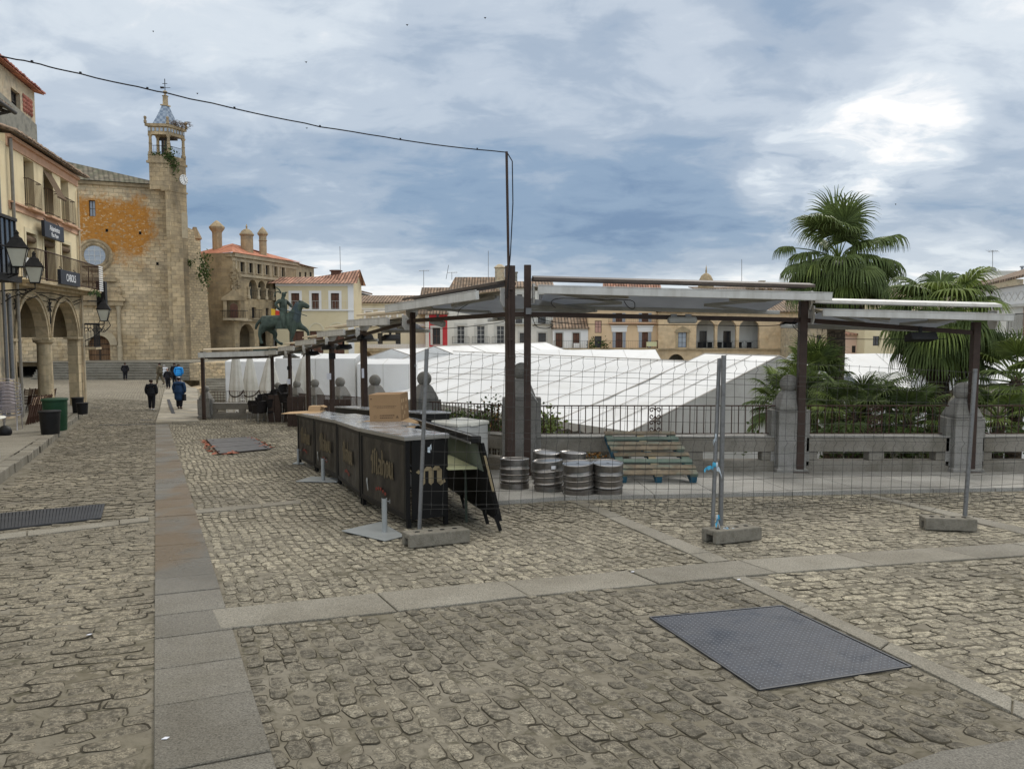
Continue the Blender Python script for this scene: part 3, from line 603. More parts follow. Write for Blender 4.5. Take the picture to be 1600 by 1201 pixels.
mb = MB(); mb.face([(-4000, -500, -5.4), (4000, -500, -5.4), (4000, 5000, -5.4), (-4000, 5000, -5.4)])
struct(mb.build('plaza_ground', MT.plaza_ground))
def setts(name, mat, ax, lng, wid, gap, sel, ymax, seed, hz=0.012, jit=0.16, near=8.5):
	rs = np.random.RandomState(seed); ax = np.array([ax[0], ax[1]]); pr = np.array([ax[1], -ax[0]])
	ext_ = ymax * 1.35; nr = int(2 * ext_ / wid); V = []; F = []; nv = 0; CN = []
	A, B, LL, WW = [], [], [], []
	for r in range(-nr // 2, nr // 2):
		w0 = (r + 0.5) * wid; a = -ext_ + rs.rand() * lng
		n = int(2 * ext_ / lng); ln = lng * (1 + rs.uniform(-0.40, 0.40, n)); pos = a + np.cumsum(ln) - ln / 2
		A.append(pos); B.append(w0 + rs.uniform(-1, 1, n) * wid * 0.05); LL.append(ln); WW.append(wid * (1 + rs.uniform(-0.12, 0.05, n)))
	A = np.concatenate(A); B = np.concatenate(B); LL = np.concatenate(LL); WW = np.concatenate(WW)
	wob = 0.035 * np.sin(A * 1.3) + 0.02 * np.sin(A * 3.1 + B)
	B = B + wob
	X = A * ax[0] + B * pr[0] + 0; Y = A * ax[1] + B * pr[1]
	k = (Y > 2.0) & (Y < ymax) & (np.abs(X) < Y * 0.72 + 0.9) & (rs.rand(len(X)) > 0.006)
	k &= sel(X, Y)
	X, Y, LL, WW = X[k], Y[k], LL[k], WW[k]
	for lo, hi, n, lev in ((0, near, 12, 3), (near, 99, 8, 2)):
		m = (Y >= lo) & (Y < hi)
		if not m.any(): continue
		x, y, l, w = X[m], Y[m], LL[m], WW[m]; c = len(x); CN.append((c, n, lev))
		th = np.arange(n) * 2 * np.pi / n + 0.26
		ct, sn = np.cos(th), np.sin(th); pw = 0.50
		ux = np.sign(ct) * np.abs(ct) ** pw; uy = np.sign(sn) * np.abs(sn) ** pw
		rad = 1 + rs.uniform(-jit * .75, jit * 0.4, (c, n))
		hx = ((l - gap) / 2)[:, None] * ux[None] * rad; hy = ((w - gap) / 2)[:, None] * uy[None] * rad
		tilt = rs.uniform(-0.05, 0.05, (c, 2)); hh = hz + rs.uniform(-0.006, 0.005, c)
		rot = rs.uniform(-0.11, 0.11, c)[:, None]; hx, hy = hx * np.cos(rot) - hy * np.sin(rot), hx * np.sin(rot) + hy * np.cos(rot)
		z0 = zgv(x, y)
		def ring(sc, dz):
			px_, py_ = hx * sc, hy * sc
			wx = x[:, None] + px_ * ax[0] + py_ * pr[0]; wy = y[:, None] + px_ * ax[1] + py_ * pr[1]
			wz = zgv(wx, wy) + dz + (px_ * tilt[:, :1] + py_ * tilt[:, 1:]) * 1.0
			return np.stack([wx, wy, wz], 2)
		rings = [ring(1.11, 0.0005), ring(1.0, (hh - 0.005)[:, None]), ring(0.86, hh[:, None])] if lev == 3 else [ring(1.15, 0.0), ring(0.98, hh[:, None])]
		cen = np.stack([x, y, z0 + hh + rs.uniform(-0.001, 0.004, c)], 1)[:, None]
		vs = np.concatenate(rings + [cen], 1); per = vs.shape[1]; V.append(vs.reshape(-1, 3))
		fq = []
		for i in range(lev - 1):
			for q in range(n):
				q2 = (q + 1) % n; fq.append((i * n + q, i * n + q2, (i + 1) * n + q2, (i + 1) * n + q))
		ft = [((lev - 1) * n + q, (lev - 1) * n + (q + 1) % n, lev * n) for q in range(n)]
		base = (np.arange(c) * per + nv)[:, None, None]
		F.append(((np.array(fq)[None] + base).reshape(-1, 4), (np.array(ft)[None] + base).reshape(-1, 3))); nv += c * per
	V = np.concatenate(V); Q = np.concatenate([f[0] for f in F]); T = np.concatenate([f[1] for f in F])
	me = bpy.data.meshes.new(name); me.vertices.add(len(V)); me.vertices.foreach_set('co', V.astype(np.float32).ravel())
	lv = np.concatenate([Q.ravel(), T.ravel()]).astype(np.int32); me.loops.add(len(lv)); me.loops.foreach_set('vertex_index', lv)
	ls = np.concatenate([np.arange(len(Q)) * 4, len(Q) * 4 + np.arange(len(T)) * 3]).astype(np.int32)
	me.polygons.add(len(ls)); me.polygons.foreach_set('loop_start', ls)
	me.update(calc_edges=True); me.materials.append(mat); me.materials.append(MT.joint)
	mi = np.concatenate([np.tile(np.concatenate([np.ones(n, np.int32), np.zeros((lev_ - 2) * n, np.int32)]), c) for c, n, lev_ in CN] + [np.zeros(len(T), np.int32)]).astype(np.int32); me.polygons.foreach_set('material_index', mi)
	me.polygons.foreach_set('use_smooth', [True] * len(me.polygons))
	uvmap(me); o = bpy.data.objects.new(name, me); SC.collection.objects.link(o); struct(o); return o
lox = [p.x for p in CB_LO]; loy = [p.y for p in CB_LO]; upx = [p.x for p in CB_UP]; upy = [p.y for p in CB_UP]
pfx = [p.x for p in PAVE_F]; pfy = [p.y for p in PAVE_F]; kx = [p.x for p in KERB][::-1]; ky = [p.y for p in KERB][::-1]
HOLES = [grow(h, 0.03) for h in (PLATE, GRATE, BOARDS)] + [PATCH] + [grow(h, -0.01) for h in (D1, D2, D3, C2, C3)]
def common(X, Y):
	q = (X - B0.x) * SPD.x + (Y - B0.y) * SPD.y
	k = (np.abs(q - BW / 2) > BW / 2 + 0.0)
	for h in HOLES: k &= ~inpoly(X, Y, h)
	k &= ~((q > 0) & (Y > np.interp(X, lox, loy)) & (Y < np.interp(X, upx, upy)))
	k &= ~((X > pfx[0] - 0.1) & (Y > np.interp(X, pfx, pfy) - 0.07))
	k &= X > np.interp(Y, [p.y for p in KERB], [p.x for p in KERB]) + 0.22
	bx = np.interp(Y, [a for a, _ in PBX], [b for _, b in PBX]); k &= X < bx - 0.55
	k &= ~((Y > 33.5) & (q > 0.1))
	return k, q
def rightof(X, Y):
	a, b = D2[1], D1[0]; t = (Y - a.y) / (b.y - a.y); l1 = a.x + (b.x - a.x) * t
	a, b = D2[2], D2[1]; t = (Y - a.y) / (b.y - a.y); l2 = a.x + (b.x - a.x) * t
	return X > np.where(Y < 6.2, l2, l1)
def s_near(X, Y): k, q = common(X, Y); return k & (q > 0) & (Y < np.interp(X, lox, loy)) & ~rightof(X, Y)
def s_mid(X, Y): k, q = common(X, Y); return k & (q > 0) & (Y >= np.interp(X, lox, loy)) & ~(rightof(X, Y) & (Y < 12))
def s_right(X, Y): k, q = common(X, Y); return k & (q > 0) & rightof(X, Y) & (Y < 12)
def s_left(X, Y): k, q = common(X, Y); return k & (q < 0)
setts('cobble_paving', MT.setts, SD, 0.142, 0.100, 0.009, s_near, 9.5, 1, hz=.0055, jit=.20)
setts('cobble_paving', MT.setts_pale, SD, 0.14, 0.094, 0.009, s_mid, 42, 2, hz=.005, jit=.2)
cd = Vc((CB_LO[-2].x - CB_LO[3].x, CB_LO[-2].y - CB_LO[3].y)).normalized()
setts('cobble_paving', MT.setts_pale, cd, 0.15, 0.10, 0.009, s_right, 12.5, 3, hz=.005, jit=.2)
setts('cobble_paving', MT.setts_worn, SPD, 0.20, 0.115, 0.011, s_left, 42, 4, jit=0.22, hz=.006)
def slabs(name, mat, A, B, step, h=0.014, gap=0.006, skew=0.0):
	"""A, B: two edges as point lists; slabs laid between them"""
	def samp(pts, s):
		acc = 0
		for a, b in zip(pts, pts[1:]):
			l = (Vc(b[:2]) - Vc(a[:2])).length
			if s <= acc + l: t = (s - acc) / l; return a[0] + (b[0] - a[0]) * t, a[1] + (b[1] - a[1]) * t
			acc += l
		return pts[-1][0], pts[-1][1]
	def ln(pts): return sum((Vc(b[:2]) - Vc(a[:2])).length for a, b in zip(pts, pts[1:]))
	la, lb = ln(A), ln(B); m = MB(); s = 0.0; rs = random.Random(len(name) + int(la * 10))
	while s < la - 0.02:
		e = min(la, s + step * rs.uniform(0.8, 1.2)); k = lb / la
		p = [samp(A, s + gap), samp(A, e - gap), samp(B, (e - gap) * k), samp(B, (s + gap) * k)]
		cx = sum(q[0] for q in p) / 4; cy = sum(q[1] for q in p) / 4; dz = rs.uniform(-0.003, 0.003)
		t = [Vc((x, y, zg(x, y) + h + dz)) for x, y in p]; ins = [Vc((cx + (q.x - cx) * 0.985, cy + (q.y - cy) * 0.985, q.z)) for q in t]
		low = [q + Vc((0, 0, -0.05)) for q in t]; mid = [q + Vc((0, 0, -0.004)) for q in t]
		vs = low + mid + ins
		m.add(vs, [(8, 9, 10, 11)] + [(i, (i + 1) % 4, 4 + (i + 1) % 4, 4 + i) for i in range(4)] + [(4 + i, 4 + (i + 1) % 4, 8 + (i + 1) % 4, 8 + i) for i in range(4)])
		s = e
	return struct(m.build(name, mat))
bl = [st(0, s) for s in np.arange(-2.2, 29.6, 0.5)]; br = [st(BW, s) for s in np.arange(-2.2, 29.6, 0.5)]
slabs('granite_band', MT.band_granite, bl, br, 0.62)
slabs('granite_band', MT.slab, CB_LO, CB_UP, 0.95)
for d in (D1, D2, D3): slabs('granite_strip', MT.slab, [d[0], d[3]], [d[1], d[2]], 0.75)
slabs('granite_strip', MT.slab, [C2[0], C2[1]], [C2[3], C2[2]], 0.8)
slabs('granite_strip', MT.slab, [C3[0], C3[1]], [C3[3], C3[2]], 0.8)
m = MB(); rs = random.Random(5)
def pz(x, y): return zg(x, y) + 0.055
x = PAVE_F[0].x - 0.15
fy = lambda x: float(np.interp(x, pfx, pfy))
while x < 15:
	w = rs.uniform(0.85, 1.25); x2 = x + w; ys = [0, 0.5, 1.0]
	for a, b in ((0.0, 0.36), (0.36, 0.70), (0.70, 1.0)):
		off = rs.uniform(-0.1, 0.1) if a > 0 else 0
		ya, yb = [fy(x) + (13.28 - fy(x)) * t for t in (a, b)]; yc, yd = [fy(x2) + (13.28 - fy(x2)) * t for t in (a, b)]
		g = 0.006; p = [(x + g, ya + g), (x2 - g, yc + g), (x2 - g, yd - g), (x + g, yb - g)]
		t = [Vc((u, v_, pz(u, v_) + 0)) for u, v_ in p]; m.prism([q - Vc((0, 0, 0.09)) for q in t], (0, 0, 0.09))
	x = x2
struct(m.build('stone_pavement', MT.slab_grey))
FA, FB = Vc((-14.6, 14.0)), Vc((-20.1, 36.0))  
def fy_(t): return FA + (FB - FA) * t
m = MB(); km = MB(); rs = random.Random(9)
def ksamp(y): return float(np.interp(y, [p.y for p in KERB], [p.x for p in KERB]))
yy = list(np.arange(4.0, 40.0, 0.55))
KH = 0.17
def faz(y): return float(np.interp(y, [4, 14, 26, 36, 41], [-0.10, -0.62, -1.48, -1.70, -2.4]))
for a, b in zip(yy, yy[1:]):
	xa, xc = ksamp(a), ksamp(b)
	fxa = -11.1 - 0.25 * a; fxb = -11.1 - 0.25 * b
	n = 7
	for i in range(n):
		t0, t1 = i / n, (i + 1) / n
		def q(x0, x1, t, y):
			xx = x0 + (x1 - x0) * t; zk = zg(x0, y) + KH; return Vc((xx, y, zk + (faz(y) - zk) * t * t if faz(y) > zk else zk))
		m.face([q(xa - 0.28, fxa - 4.5, t0, a), q(xa - 0.28, fxa - 4.5, t1, a), q(xc - 0.28, fxb - 4.5, t1, b), q(xc - 0.28, fxb - 4.5, t0, b)])
	dz = rs.uniform(-0.012, 0.012); w = 0.28
	top = [Vc((xa, a + 0.01, zg(xa, a) + KH + dz)), Vc((xc, b - 0.01, zg(xc, b) + KH + dz)), Vc((xc - w, b - 0.01, zg(xc, b) + KH + dz)), Vc((xa - w, a + 0.01, zg(xa, a) + KH + dz))]
	top = [t + Vc((rs.uniform(-0.02, 0.02), 0, 0)) for t in top]
	km.prism([t - Vc((0, 0, 0.3)) for t in top], (0, 0, 0.3))
struct(m.build('arcade_pavement', MT.slab, smooth=40)); struct(km.build('kerb', MT.slab, bevel=0.015))
m = MB(); m.prism([p - Vc((0, 0, .03)) for p in PATCH], (0, 0, .042)); struct(m.build('repaired_paving', MT.band_granite, bevel=.006))
m = MB(); A = G(243, 663); Bp = G(311, 660); dirr = Vc((-0.40, 0.9165))
pts = []
for s in np.linspace(0, 44, 23):
	pa = Vc((A.x, A.y)) + dirr * s; pb_ = Vc((xb(Bp.y + s * 0.92) - 0.15 if Bp.y + s * .92 > 34.4 else Bp.x - 0.42 * s, Bp.y + s * 0.92))
	pts.append((Vc((pa.x, pa.y, zg(pa.x, pa.y) + 0.075)), Vc((pb_.x, pb_.y, zg(pb_.x, pb_.y) + 0.075))))
for (a, b), (c, d) in zip(pts, pts[1:]): m.face([a, b, d, c])
m.face([pts[0][0], pts[0][1], pts[0][1] - Vc((0, 0, .1)), pts[0][0] - Vc((0, 0, .1))])
for (a, b), (c, d) in zip(pts, pts[1:]): m.face([a, c, c - Vc((0, 0, .1)), a - Vc((0, 0, .1))])
struct(m.build('ramp_paving', MT.ramp_stone))
m = MB(); a, b = G(263, 624, 0.08), G(271, 646, 0.08); m.beam(a + Vc((0, 0, .0)), b, 0.14, 0.02)
tag(m.build('drain_grate', MT.grate), 'long narrow dark drain slot in the street beside the walkers', 'drain')
m = MB()
for (ax_, ay_, bx_, by_) in ((155, 664, 243, 663), (219, 656, 239, 656), (142, 637, 158, 637)):
	a, b = G(ax_, ay_), G(bx_, by_); m.beam(a + Vc((0, 0, 0.006)), b + Vc((0, 0, 0.006)), 0.16, 0.012)
struct(m.build('dark_paving_seam', MT.grate))
m = MB(); X0 = P(60, 570, 73).x; X1 = P(303, 570, 73).x
for i in range(7):
	y0 = 71.8 + i * 0.42; z1 = -3.13 + 0.222 * (i + 1)
	m.box(((X0 + X1) / 2 - i * 0.1, (y0 + 84) / 2, z1 - 0.13), (X1 - X0, 84 - y0, 0.26))
	m.box(((X0 + X1) / 2 - i * 0.1, y0 + 0.1, z1 - 0.02), (X1 - X0 + 0.02, 0.32, 0.05))
struct(m.build('church_steps', MT.slab, bevel=0.02))
m = MB(); xe = P(352, 570, 70).x
m.box(((X1 + xe) / 2, 78, -2.4), (xe - X1, 12, 1.6))
struct(m.build('church_terrace', MT.rubble))
m = MB(); m.prism([(X0 - 80, 74.7, -1.6), (xe, 74.7, -1.6), (xe, 150, -1.6), (X0 - 80, 150, -1.6)], (0, 0, 0.03)); struct(m.build('terrace_ground', MT.slab))
m = MB()
for i in range(20):
	y = 60 - i * 0.55; z = -2.25 - i * 0.155; xa = P(322, 600, y).x; xc = P(372, 600, y).x
	m.box(((xa + xc) / 2, y + 0.3, z - 0.6), (xc - xa, 0.75, 1.2))
struct(m.build('plaza_steps', MT.slab))
m = MB(); pA, pB = P(312, 600, 60.5), P(400, 600, 60.5)
m.box(((pA.x + pB.x) / 2, 62.5, -2.2), (pB.x - pA.x, 3.4, 2.3)); m.box((pA.x + .5, 58.6, -4.3), (1.4, 5, 2.9)); m.prism([(pA.x, 60.8, -1.1), (pA.x + 1.8, 60.8, -2.0), (pA.x + 4.5, 60.8, -3.3), (pA.x, 60.8, -3.3)], (0, -0.3, 0))
struct(m.build('stair_wall', MT.rubble))
# ================================================================== BALUSTRADE
PIL = [dict(px=1505, Y=13.15, b=26, top=597, base=741, c=0), dict(px=1233, Y=13.15, b=28, top=585, base=741),
	   dict(px=815, Y=13.1, b=30, top=566), dict(px=663, Y=16.2, top=580), dict(px=586, Y=20.2, top=585), dict(px=531.5, Y=23.8, top=589),
	   dict(px=492, Y=27.4, top=592), dict(px=464, Y=30.9, top=594), dict(px=434.5, Y=33.6, top=597), dict(px=321, Y=33.4, top=602)]
PLAB = ['granite pillar topped by a ball, behind the tall grey fence post at the far right',
		'granite pillar with ball finial beside the brown post, in front of the tall palm',
		'largest ball topped granite pillar, squeezed between the twin brown posts',
		'ball topped granite pillar behind the nearest galvanised fence post',
		'granite pillar with ball finial just behind the cardboard box',
		'ball topped granite pillar behind the post with a black socket box at its top, third from the box',
		'ball topped granite pillar standing second behind the far end of the counter',
		'ball topped granite pillar next to the pale closed parasol behind the counter end',
		'ball topped granite pillar behind the dark stacked chairs',
		'ball topped granite pillar at the left end of the balustrade by the ramp']
proto = None
pil_pos = []
for i, d in enumerate(PIL):
	p = P(d['px'], 600, d['Y']); gz = zg(p.x, p.y); top = P(d['px'], d['top'], d['Y']).z; H = top - gz
	t = thing('ball_pillar', PLAB[i], 'pillar', (p.x, p.y, gz), group='ball pillars along the balustrade', local=True)
	pil_pos.append(Vc((p.x, p.y, gz)))
	if i < 8: yaw = [0, 0, 0, 0.5, 0.95, 0.98, 1.1, 1.1][i]
	else: yaw = 0.4 if i == 8 else 0
	s = 0.24; hs = H - 0.60
	m = MB(); m.sqprof((0, 0, 0), [(s + .03, -0.1), (s + .03, 0.12), (s, 0.14), (s, hs - 0.03), (s + 0.015, hs - 0.02), (s + 0.015, hs)], rz=yaw)
	for sx in (-1, 1): m.box(Matrix.Rotation(yaw, 3, 'Z') @ Vc((sx * (s + 0.045), 0, hs * 0.5 + 0.08)), (0.09, 0.26, hs - 0.16), rz=yaw)
	m.build('shaft', MT.pillar_granite, t, bevel=0.012)
	m = MB(); m.sqprof((0, 0, 0), [(s - 0.01, hs), (s - 0.01, hs + 0.05), (s - 0.10, hs + 0.27), (s - 0.13, hs + 0.31), (s - 0.14, hs + 0.33)], rz=yaw)
	m.build('neck', MT.pillar_granite, t, bevel=0.02)
	m = MB(); r = 0.155
	m.lathe((0, 0, H - r), [(r * sin(pi * k / 12), -r * cos(pi * k / 12)) for k in range(13)], 24); m.build('ball', MT.pillar_granite, t, smooth=60)
def span(A, B, label, scroll=False):
	"""stone parapet with low slots and an iron railing on top, from pillar A to pillar B"""
	A = Vc(A); B = Vc(B); e = Vc((B.x - A.x, B.y - A.y, 0)); L = e.length; e.normalize(); n = Vc((e.y, -e.x, 0))
	if n.dot(-Vc((A.x, A.y, 0))) < 0: n = -n
	sl_ = (B.z - A.z) / L
	t = thing('balustrade', label, 'balustrade', A, group='balustrade spans between the ball pillars')
	pt = lambda u, h, d=0: A + e * u + n * d + Vc((0, 0, u * sl_ + h))
	u0, u1 = 0.26, L - 0.26
	def bar(m, ua, ub, h0, h1, w): m.prism([pt(ua, h0, -w / 2), pt(ub, h0, -w / 2), pt(ub, h1, -w / 2), pt(ua, h1, -w / 2)], n * w)
	m = MB(); bar(m, u0, u1, -0.1, 0.25, 0.26)
	bar(m, u0, u1, 0.405, 0.655, 0.26)
	k = max(2, int(round((u1 - u0) / 1.3))); w = (u1 - u0) / k
	for i in range(k + 1):
		c = u0 + i * w; bw = 0.13 if 0 < i < k else 0.22
		ca, cb_ = max(u0, c - bw), min(u1, c + bw); bar(m, ca, cb_, 0.252, 0.403, 0.22)
	m.build('parapet', MT.parapet_stone, t, bevel=0.012)
	m = MB(); bar(m, u0, u1, 0.658, 0.675, 0.29); m.build('coping', MT.slab_grey, t, bevel=0.004)
	m = MB(); h0, h1 = 0.705, 1.185
	m.tube([pt(u0 - .03, h1), pt(u1 + .03, h1)], 0.012, 6); m.tube([pt(u0 - .03, h0), pt(u1 + .03, h0)], 0.009, 6)
	nb = int((u1 - u0) / 0.118); sc = [(u0 + u1) / 2] if scroll else []
	for i in range(1, nb):
		u = u0 + (u1 - u0) * i / nb
		if any(abs(u - s_) < 0.12 for s_ in sc): continue
		m.tube([pt(u, h0), pt(u, h1)], 0.0085, 4)
	m.build('railing', MT.rust_iron, t)
	if scroll:
		m = MB(); c = sc[0]
		for s_ in (-0.115, 0.115): m.tube([pt(c + s_, h0), pt(c + s_, h1)], 0.009, 5)
		m.tube([pt(c, h0), pt(c, h1)], 0.011, 5)
		for sx in (-1, 1):
			for hc, fl in ((0.78, 1), (0.89, -1), (1.0, 1), (1.11, -1)):
				pts = []
				for a in np.linspace(0, 2.2 * pi, 16):
					r = 0.048 * (1 - a / 9); pts.append(pt(c + sx * (0.058 + r * cos(a + pi)), hc + fl * r * sin(a + pi)))
				m.tube(pts, 0.010, 5)
		m.build('scroll_panel', MT.rust_iron, t)
	return t
far_right = Vc((12.5, 13.15, zg(12.5, 13.15)))
span(pil_pos[0], far_right, 'balustrade span at the far right edge, railing in front of low palms')
span(pil_pos[1], pil_pos[0], 'balustrade span between the two right hand ball pillars, with palms behind', True)
span(pil_pos[2], pil_pos[1], 'long balustrade span behind the pallets, railing with black scroll panel', True)
span(pil_pos[3], pil_pos[2], 'balustrade span with shrubs behind its railing, by the white chest freezer')
span(pil_pos[4], pil_pos[3], 'balustrade span just right of the cardboard box')
span(pil_pos[5], pil_pos[4], 'balustrade span left of the cardboard box behind the counter')
span(pil_pos[6], pil_pos[5], 'balustrade span behind the counter, third to the left of the cardboard box')
span(pil_pos[7], pil_pos[6], 'balustrade span behind the parasol nearest the counter end')
span(pil_pos[8], pil_pos[7], 'short balustrade span behind the black stacked chairs')
span(pil_pos[9], pil_pos[8], 'balustrade span at the left end in front of the draped cloth', True)
# ================================================================== PERGOLA
POST = [dict(px=1521, Y=12.95, top=503), dict(px=1252, Y=12.95, top=470), dict(px=824, Y=12.55, top=414), dict(px=797, Y=12.4, top=415), dict(px=645.5, Y=15.7, top=488),
		dict(px=569, Y=19.6, top=515), dict(px=519, Y=23.1, top=533), dict(px=482, Y=26.6, top=540), dict(px=453.5, Y=30.0, top=546), dict(px=426, Y=32.8, top=553), dict(px=317.5, Y=32.6, top=549)]
PW = [0.115, 0.125, 0.115, 0.135, 0.10, 0.13, 0.115, 0.12, 0.11, 0.13, 0.13]
for d in POST:
	p = P(d['px'], 600, d['Y']); d['p'] = Vc((p.x, p.y, zg(p.x, p.y))); d['z'] = P(d['px'], d['top'], d['Y']).z
base = POST[2]['p'].copy()
perg = thing('pergola_frame', 'long brown steel frame of posts and beams carrying the awnings along the balustrade', 'pergola', base)
for i, d in enumerate(POST):
	m = MB(); m.box(d['p'] + Vc((0, 0, (d['z'] - d['p'].z) / 2)), (PW[i], PW[i], d['z'] - d['p'].z), rz=[0, 0, 0, .3, .5, .8, .9, 1, 1, .5, 0][i])
	m.box(d['p'] + Vc((0, 0, 0.065)), (PW[i] + .14, PW[i] + .14, 0.012), rz=0)
	m.build('post', MT.brown_steel, perg, bevel=0.006)
def zb(i): # beam height at post i from photo rows
	return P(800, [520, 500, 491, 491, 501, 523, 536, 545, 551, 557, 559][i], POST[i]['Y']).z
ZB = [zb(i) for i in range(11)]
for i in range(10):
	a = POST[i]['p'].copy(); b = POST[i + 1]['p'].copy(); a.z = ZB[i]; b.z = ZB[i + 1]
	m = MB(); m.beam(a, b, 0.06, 0.075); m.build('beam', MT.brown_steel, perg)
m = MB(); p = POST[3]['p'] + Vc((-0.02, -0.10, 0)); pt_ = P(791.5, 237, 12.3); q0 = P(797, 455, 12.3)
m.tube([Vc((q0.x, q0.y, 1.1)), Vc((pt_.x, pt_.y, pt_.z))], 0.021, 8)
for z in (1.4, 2.2): m.box((q0.x + 0.0, q0.y + .03, z), (0.09, 0.10, 0.03))
tag(m.build('mast_pole', MT.brown_steel, bevel=0), 'thin brown mast clamped to the tall twin post and holding the overhead cable', 'pole')
polet = Vc(pt_)
m = MB(); pts = []
a = P(-60, 84, 13.0); pl = [(-60, 82), (0, 88), (50, 97), (100, 110), (200, 133), (260, 146), (400, 177), (500, 198), (600, 214), (700, 229), (790, 238)]
for i, (x_, y_) in enumerate(pl): pts.append(P(x_, y_, 9.0 + (12.3 - 9.0) * (x_ + 60) / 850))
pts2 = []
for a, b in zip(pts, pts[1:]):
	for k in range(4): pts2.append(a + (b - a) * k / 4 + Vc((0, 0, random.uniform(-0.006, 0.006))))
pts2.append(pts[-1]); m.tube(pts2, 0.0085, 6)
for q in pts2[3::5]: m.box(q + Vc((0, 0, 0.012)), (0.022, 0.022, 0.022))
tag(m.build('overhead_cable', MT.cable_black), 'black cable sagging across the sky from the left house to the mast', 'cable')
m = MB(); pts = [polet, polet + Vc((.09, 0, -0.15)), polet + Vc((.10, 0, -0.8)), polet + Vc((.06, 0, -1.6)), polet + Vc((.0, -.04, -2.3))]
m.tube(pts, 0.009, 5); tag(m.build('hanging_cable', MT.cable_black), 'thin black cable running down the mast beside the overhead cable end', 'cable')
# ================================================================== AWNINGS
def awning(i, j, lab, zoff=0.26, ext0=0.42, rear=.45, u0=0.08, u1=-0.08, side='white', z0=None, z1=None, cov='awning_cream', fh=.15):
	a = POST[i]['p'].copy(); b = POST[j]['p'].copy()
	a.z = (ZB[i] + zoff) if z0 is None else z0; b.z = (ZB[j] + zoff) if z1 is None else z1
	e = b - a; L = e.length; e.normalize(); n = Vc((e.y, -e.x, 0)).normalized()
	if n.dot(-Vc((a.x, a.y, 0))) < 0: n = -n
	up = Vc((0, 0, 1)); A = a + e * u0; B = b + e * u1; mid = (A + B) / 2
	t = thing('awning', lab, 'awning', mid, group='retracted awnings on the pergola')
	m = MB(); m.beam(A, B, 0.15, 0.07); m.build('cassette', MT.awning_grey, t, bevel=0.01)
	m = MB(); m.prism([A + up * .12 + n * .20, B + up * .12 + n * .20, B + up * .16 + n * 0, A + up * .16 + n * 0], up * 0.045)
	m.prism([A + up * .16, B + up * .16, B + up * .12 - n * .16, A + up * .12 - n * .16], up * 0.042); m.build('cover', getattr(MT, cov), t)
	m = MB(); fa = A + n * ext0 - up * 0.06; fb = B + n * ext0 - up * 0.06; m.beam(fa, fb, 0.06, fh); m.build('front_bar', MT.awning_white, t, bevel=0.008)
	m = MB(); m.beam(fa + n * .028 + up * (fh / 2 + .008), fb + n * .028 + up * (fh / 2 + .008), 0.02, 0.012); m.build('front_rail', MT.awning_white, t)
	m = MB(); m.prism([A + n * .08 + up * .02, B + n * .08 + up * .02, fb + up * .04 - n * .02, fa + up * .04 - n * .02], up * 0.004); m.build('front_fabric', MT.awning_cream, t)
	ra = A - n * rear - up * 0.26; rb = B - n * rear - up * 0.26
	m = MB(); m.beam(ra, rb, 0.05, 0.07); m.build('rear_bar', MT.awning_grey, t, bevel=0.008)
	m = MB(); ca, cb_ = A + e * 0.25, B - e * 0.25
	m.prism([ca - n * .08, cb_ - n * .08, rb - e * .25 + up * .03, ra + e * .25 + up * .03], up * 0.004); m.build('rear_fabric', MT.awning_fabric, t)
	for (o_, s_) in ((A, 1), (B, -1)):
		m = MB(); c0 = o_ + e * (0.3 * s_); el = (o_ + e * (min(1.5, L * .42) * s_) + n * (ext0 * .45) - up * .12); f0 = o_ + e * (0.45 * s_) + n * ext0 - up * .08
		m.beam(c0 - up * .05 + n * .05, el, 0.045, 0.05); m.beam(el, f0, 0.04, 0.045)
		el2 = o_ + e * (min(1.6, L * .42) * s_) - n * (rear * .5) - up * .18; r0 = o_ + e * (.4 * s_) - n * rear - up * .25
		m.beam(c0 - n * .05 - up * .05, el2, 0.045, 0.05); m.beam(el2, r0, 0.04, 0.045)
		m.tube([c0 - up * .09 + n * .07, (c0 + el) / 2 - up * .045, el - up * .05, (el + f0) / 2 - up * .05], 0.008, 4)
		m.build('folding_arm', MT.awning_grey, t, bevel=0.004)
		m = MB(); cc = o_ + n * 0.0 - up * 0.05; w = 0.13
		prof = [(-w, .12), (w, .12), (w, -.10), (w * .55, -.19), (-w * .55, -.19), (-w, -.10)]
		m.prism([cc + n * x_ + up * z_ for x_, z_ in prof], e * 0.03 * s_); m.build('end_bracket', MT.awning_white if side == 'white' else MT.awning_grey, t, bevel=0.004)
	return t
awning(2, 1, 'long white awning over the kegs and pallets, right of the twin posts', ext0=0.75, rear=1.15, z0=P(800, 450, 12.5).z, z1=P(800, 461, 12.9).z, u1=0.1, cov='awning_dark', fh=.12)
awning(1, 0, 'lower white awning at the far right in front of the palms', ext0=0.5, rear=1.4, u0=0.12, u1=0.3, z0=P(800, 484, 12.9).z, z1=P(800, 491, 12.9).z, cov='awning_white', fh=.105)
awning(3, 4, 'slanting grey white awning left of the mast, above the freezer', z0=P(800, 456, 12.4).z, z1=P(800, 479, 15.7).z, ext0=0.55, rear=1.8, u1=0.05, cov='awning_dark', fh=.14)
awning(4, 5, 'cream awning behind the slanting one, above the cardboard box', z0=P(800, 497, 15.7).z, z1=P(800, 502, 19.6).z, u0=.3, u1=-.1)
awning(5, 6, 'small white awning over the middle of the counter', z0=P(800, 515, 19.6).z, z1=P(800, 520, 23.1).z, u0=.3, u1=-.1)
awning(6, 7, 'small grey awning over the far end of the counter', z0=P(800, 530, 23.1).z, z1=P(800, 534, 26.6).z, u0=.3, u1=-.1)
awning(7, 8, 'cream rolled awning left of the counter end, over the parasol', z0=P(800, 541, 26.6).z, z1=P(800, 543, 30).z, u0=.3, u1=-.1)
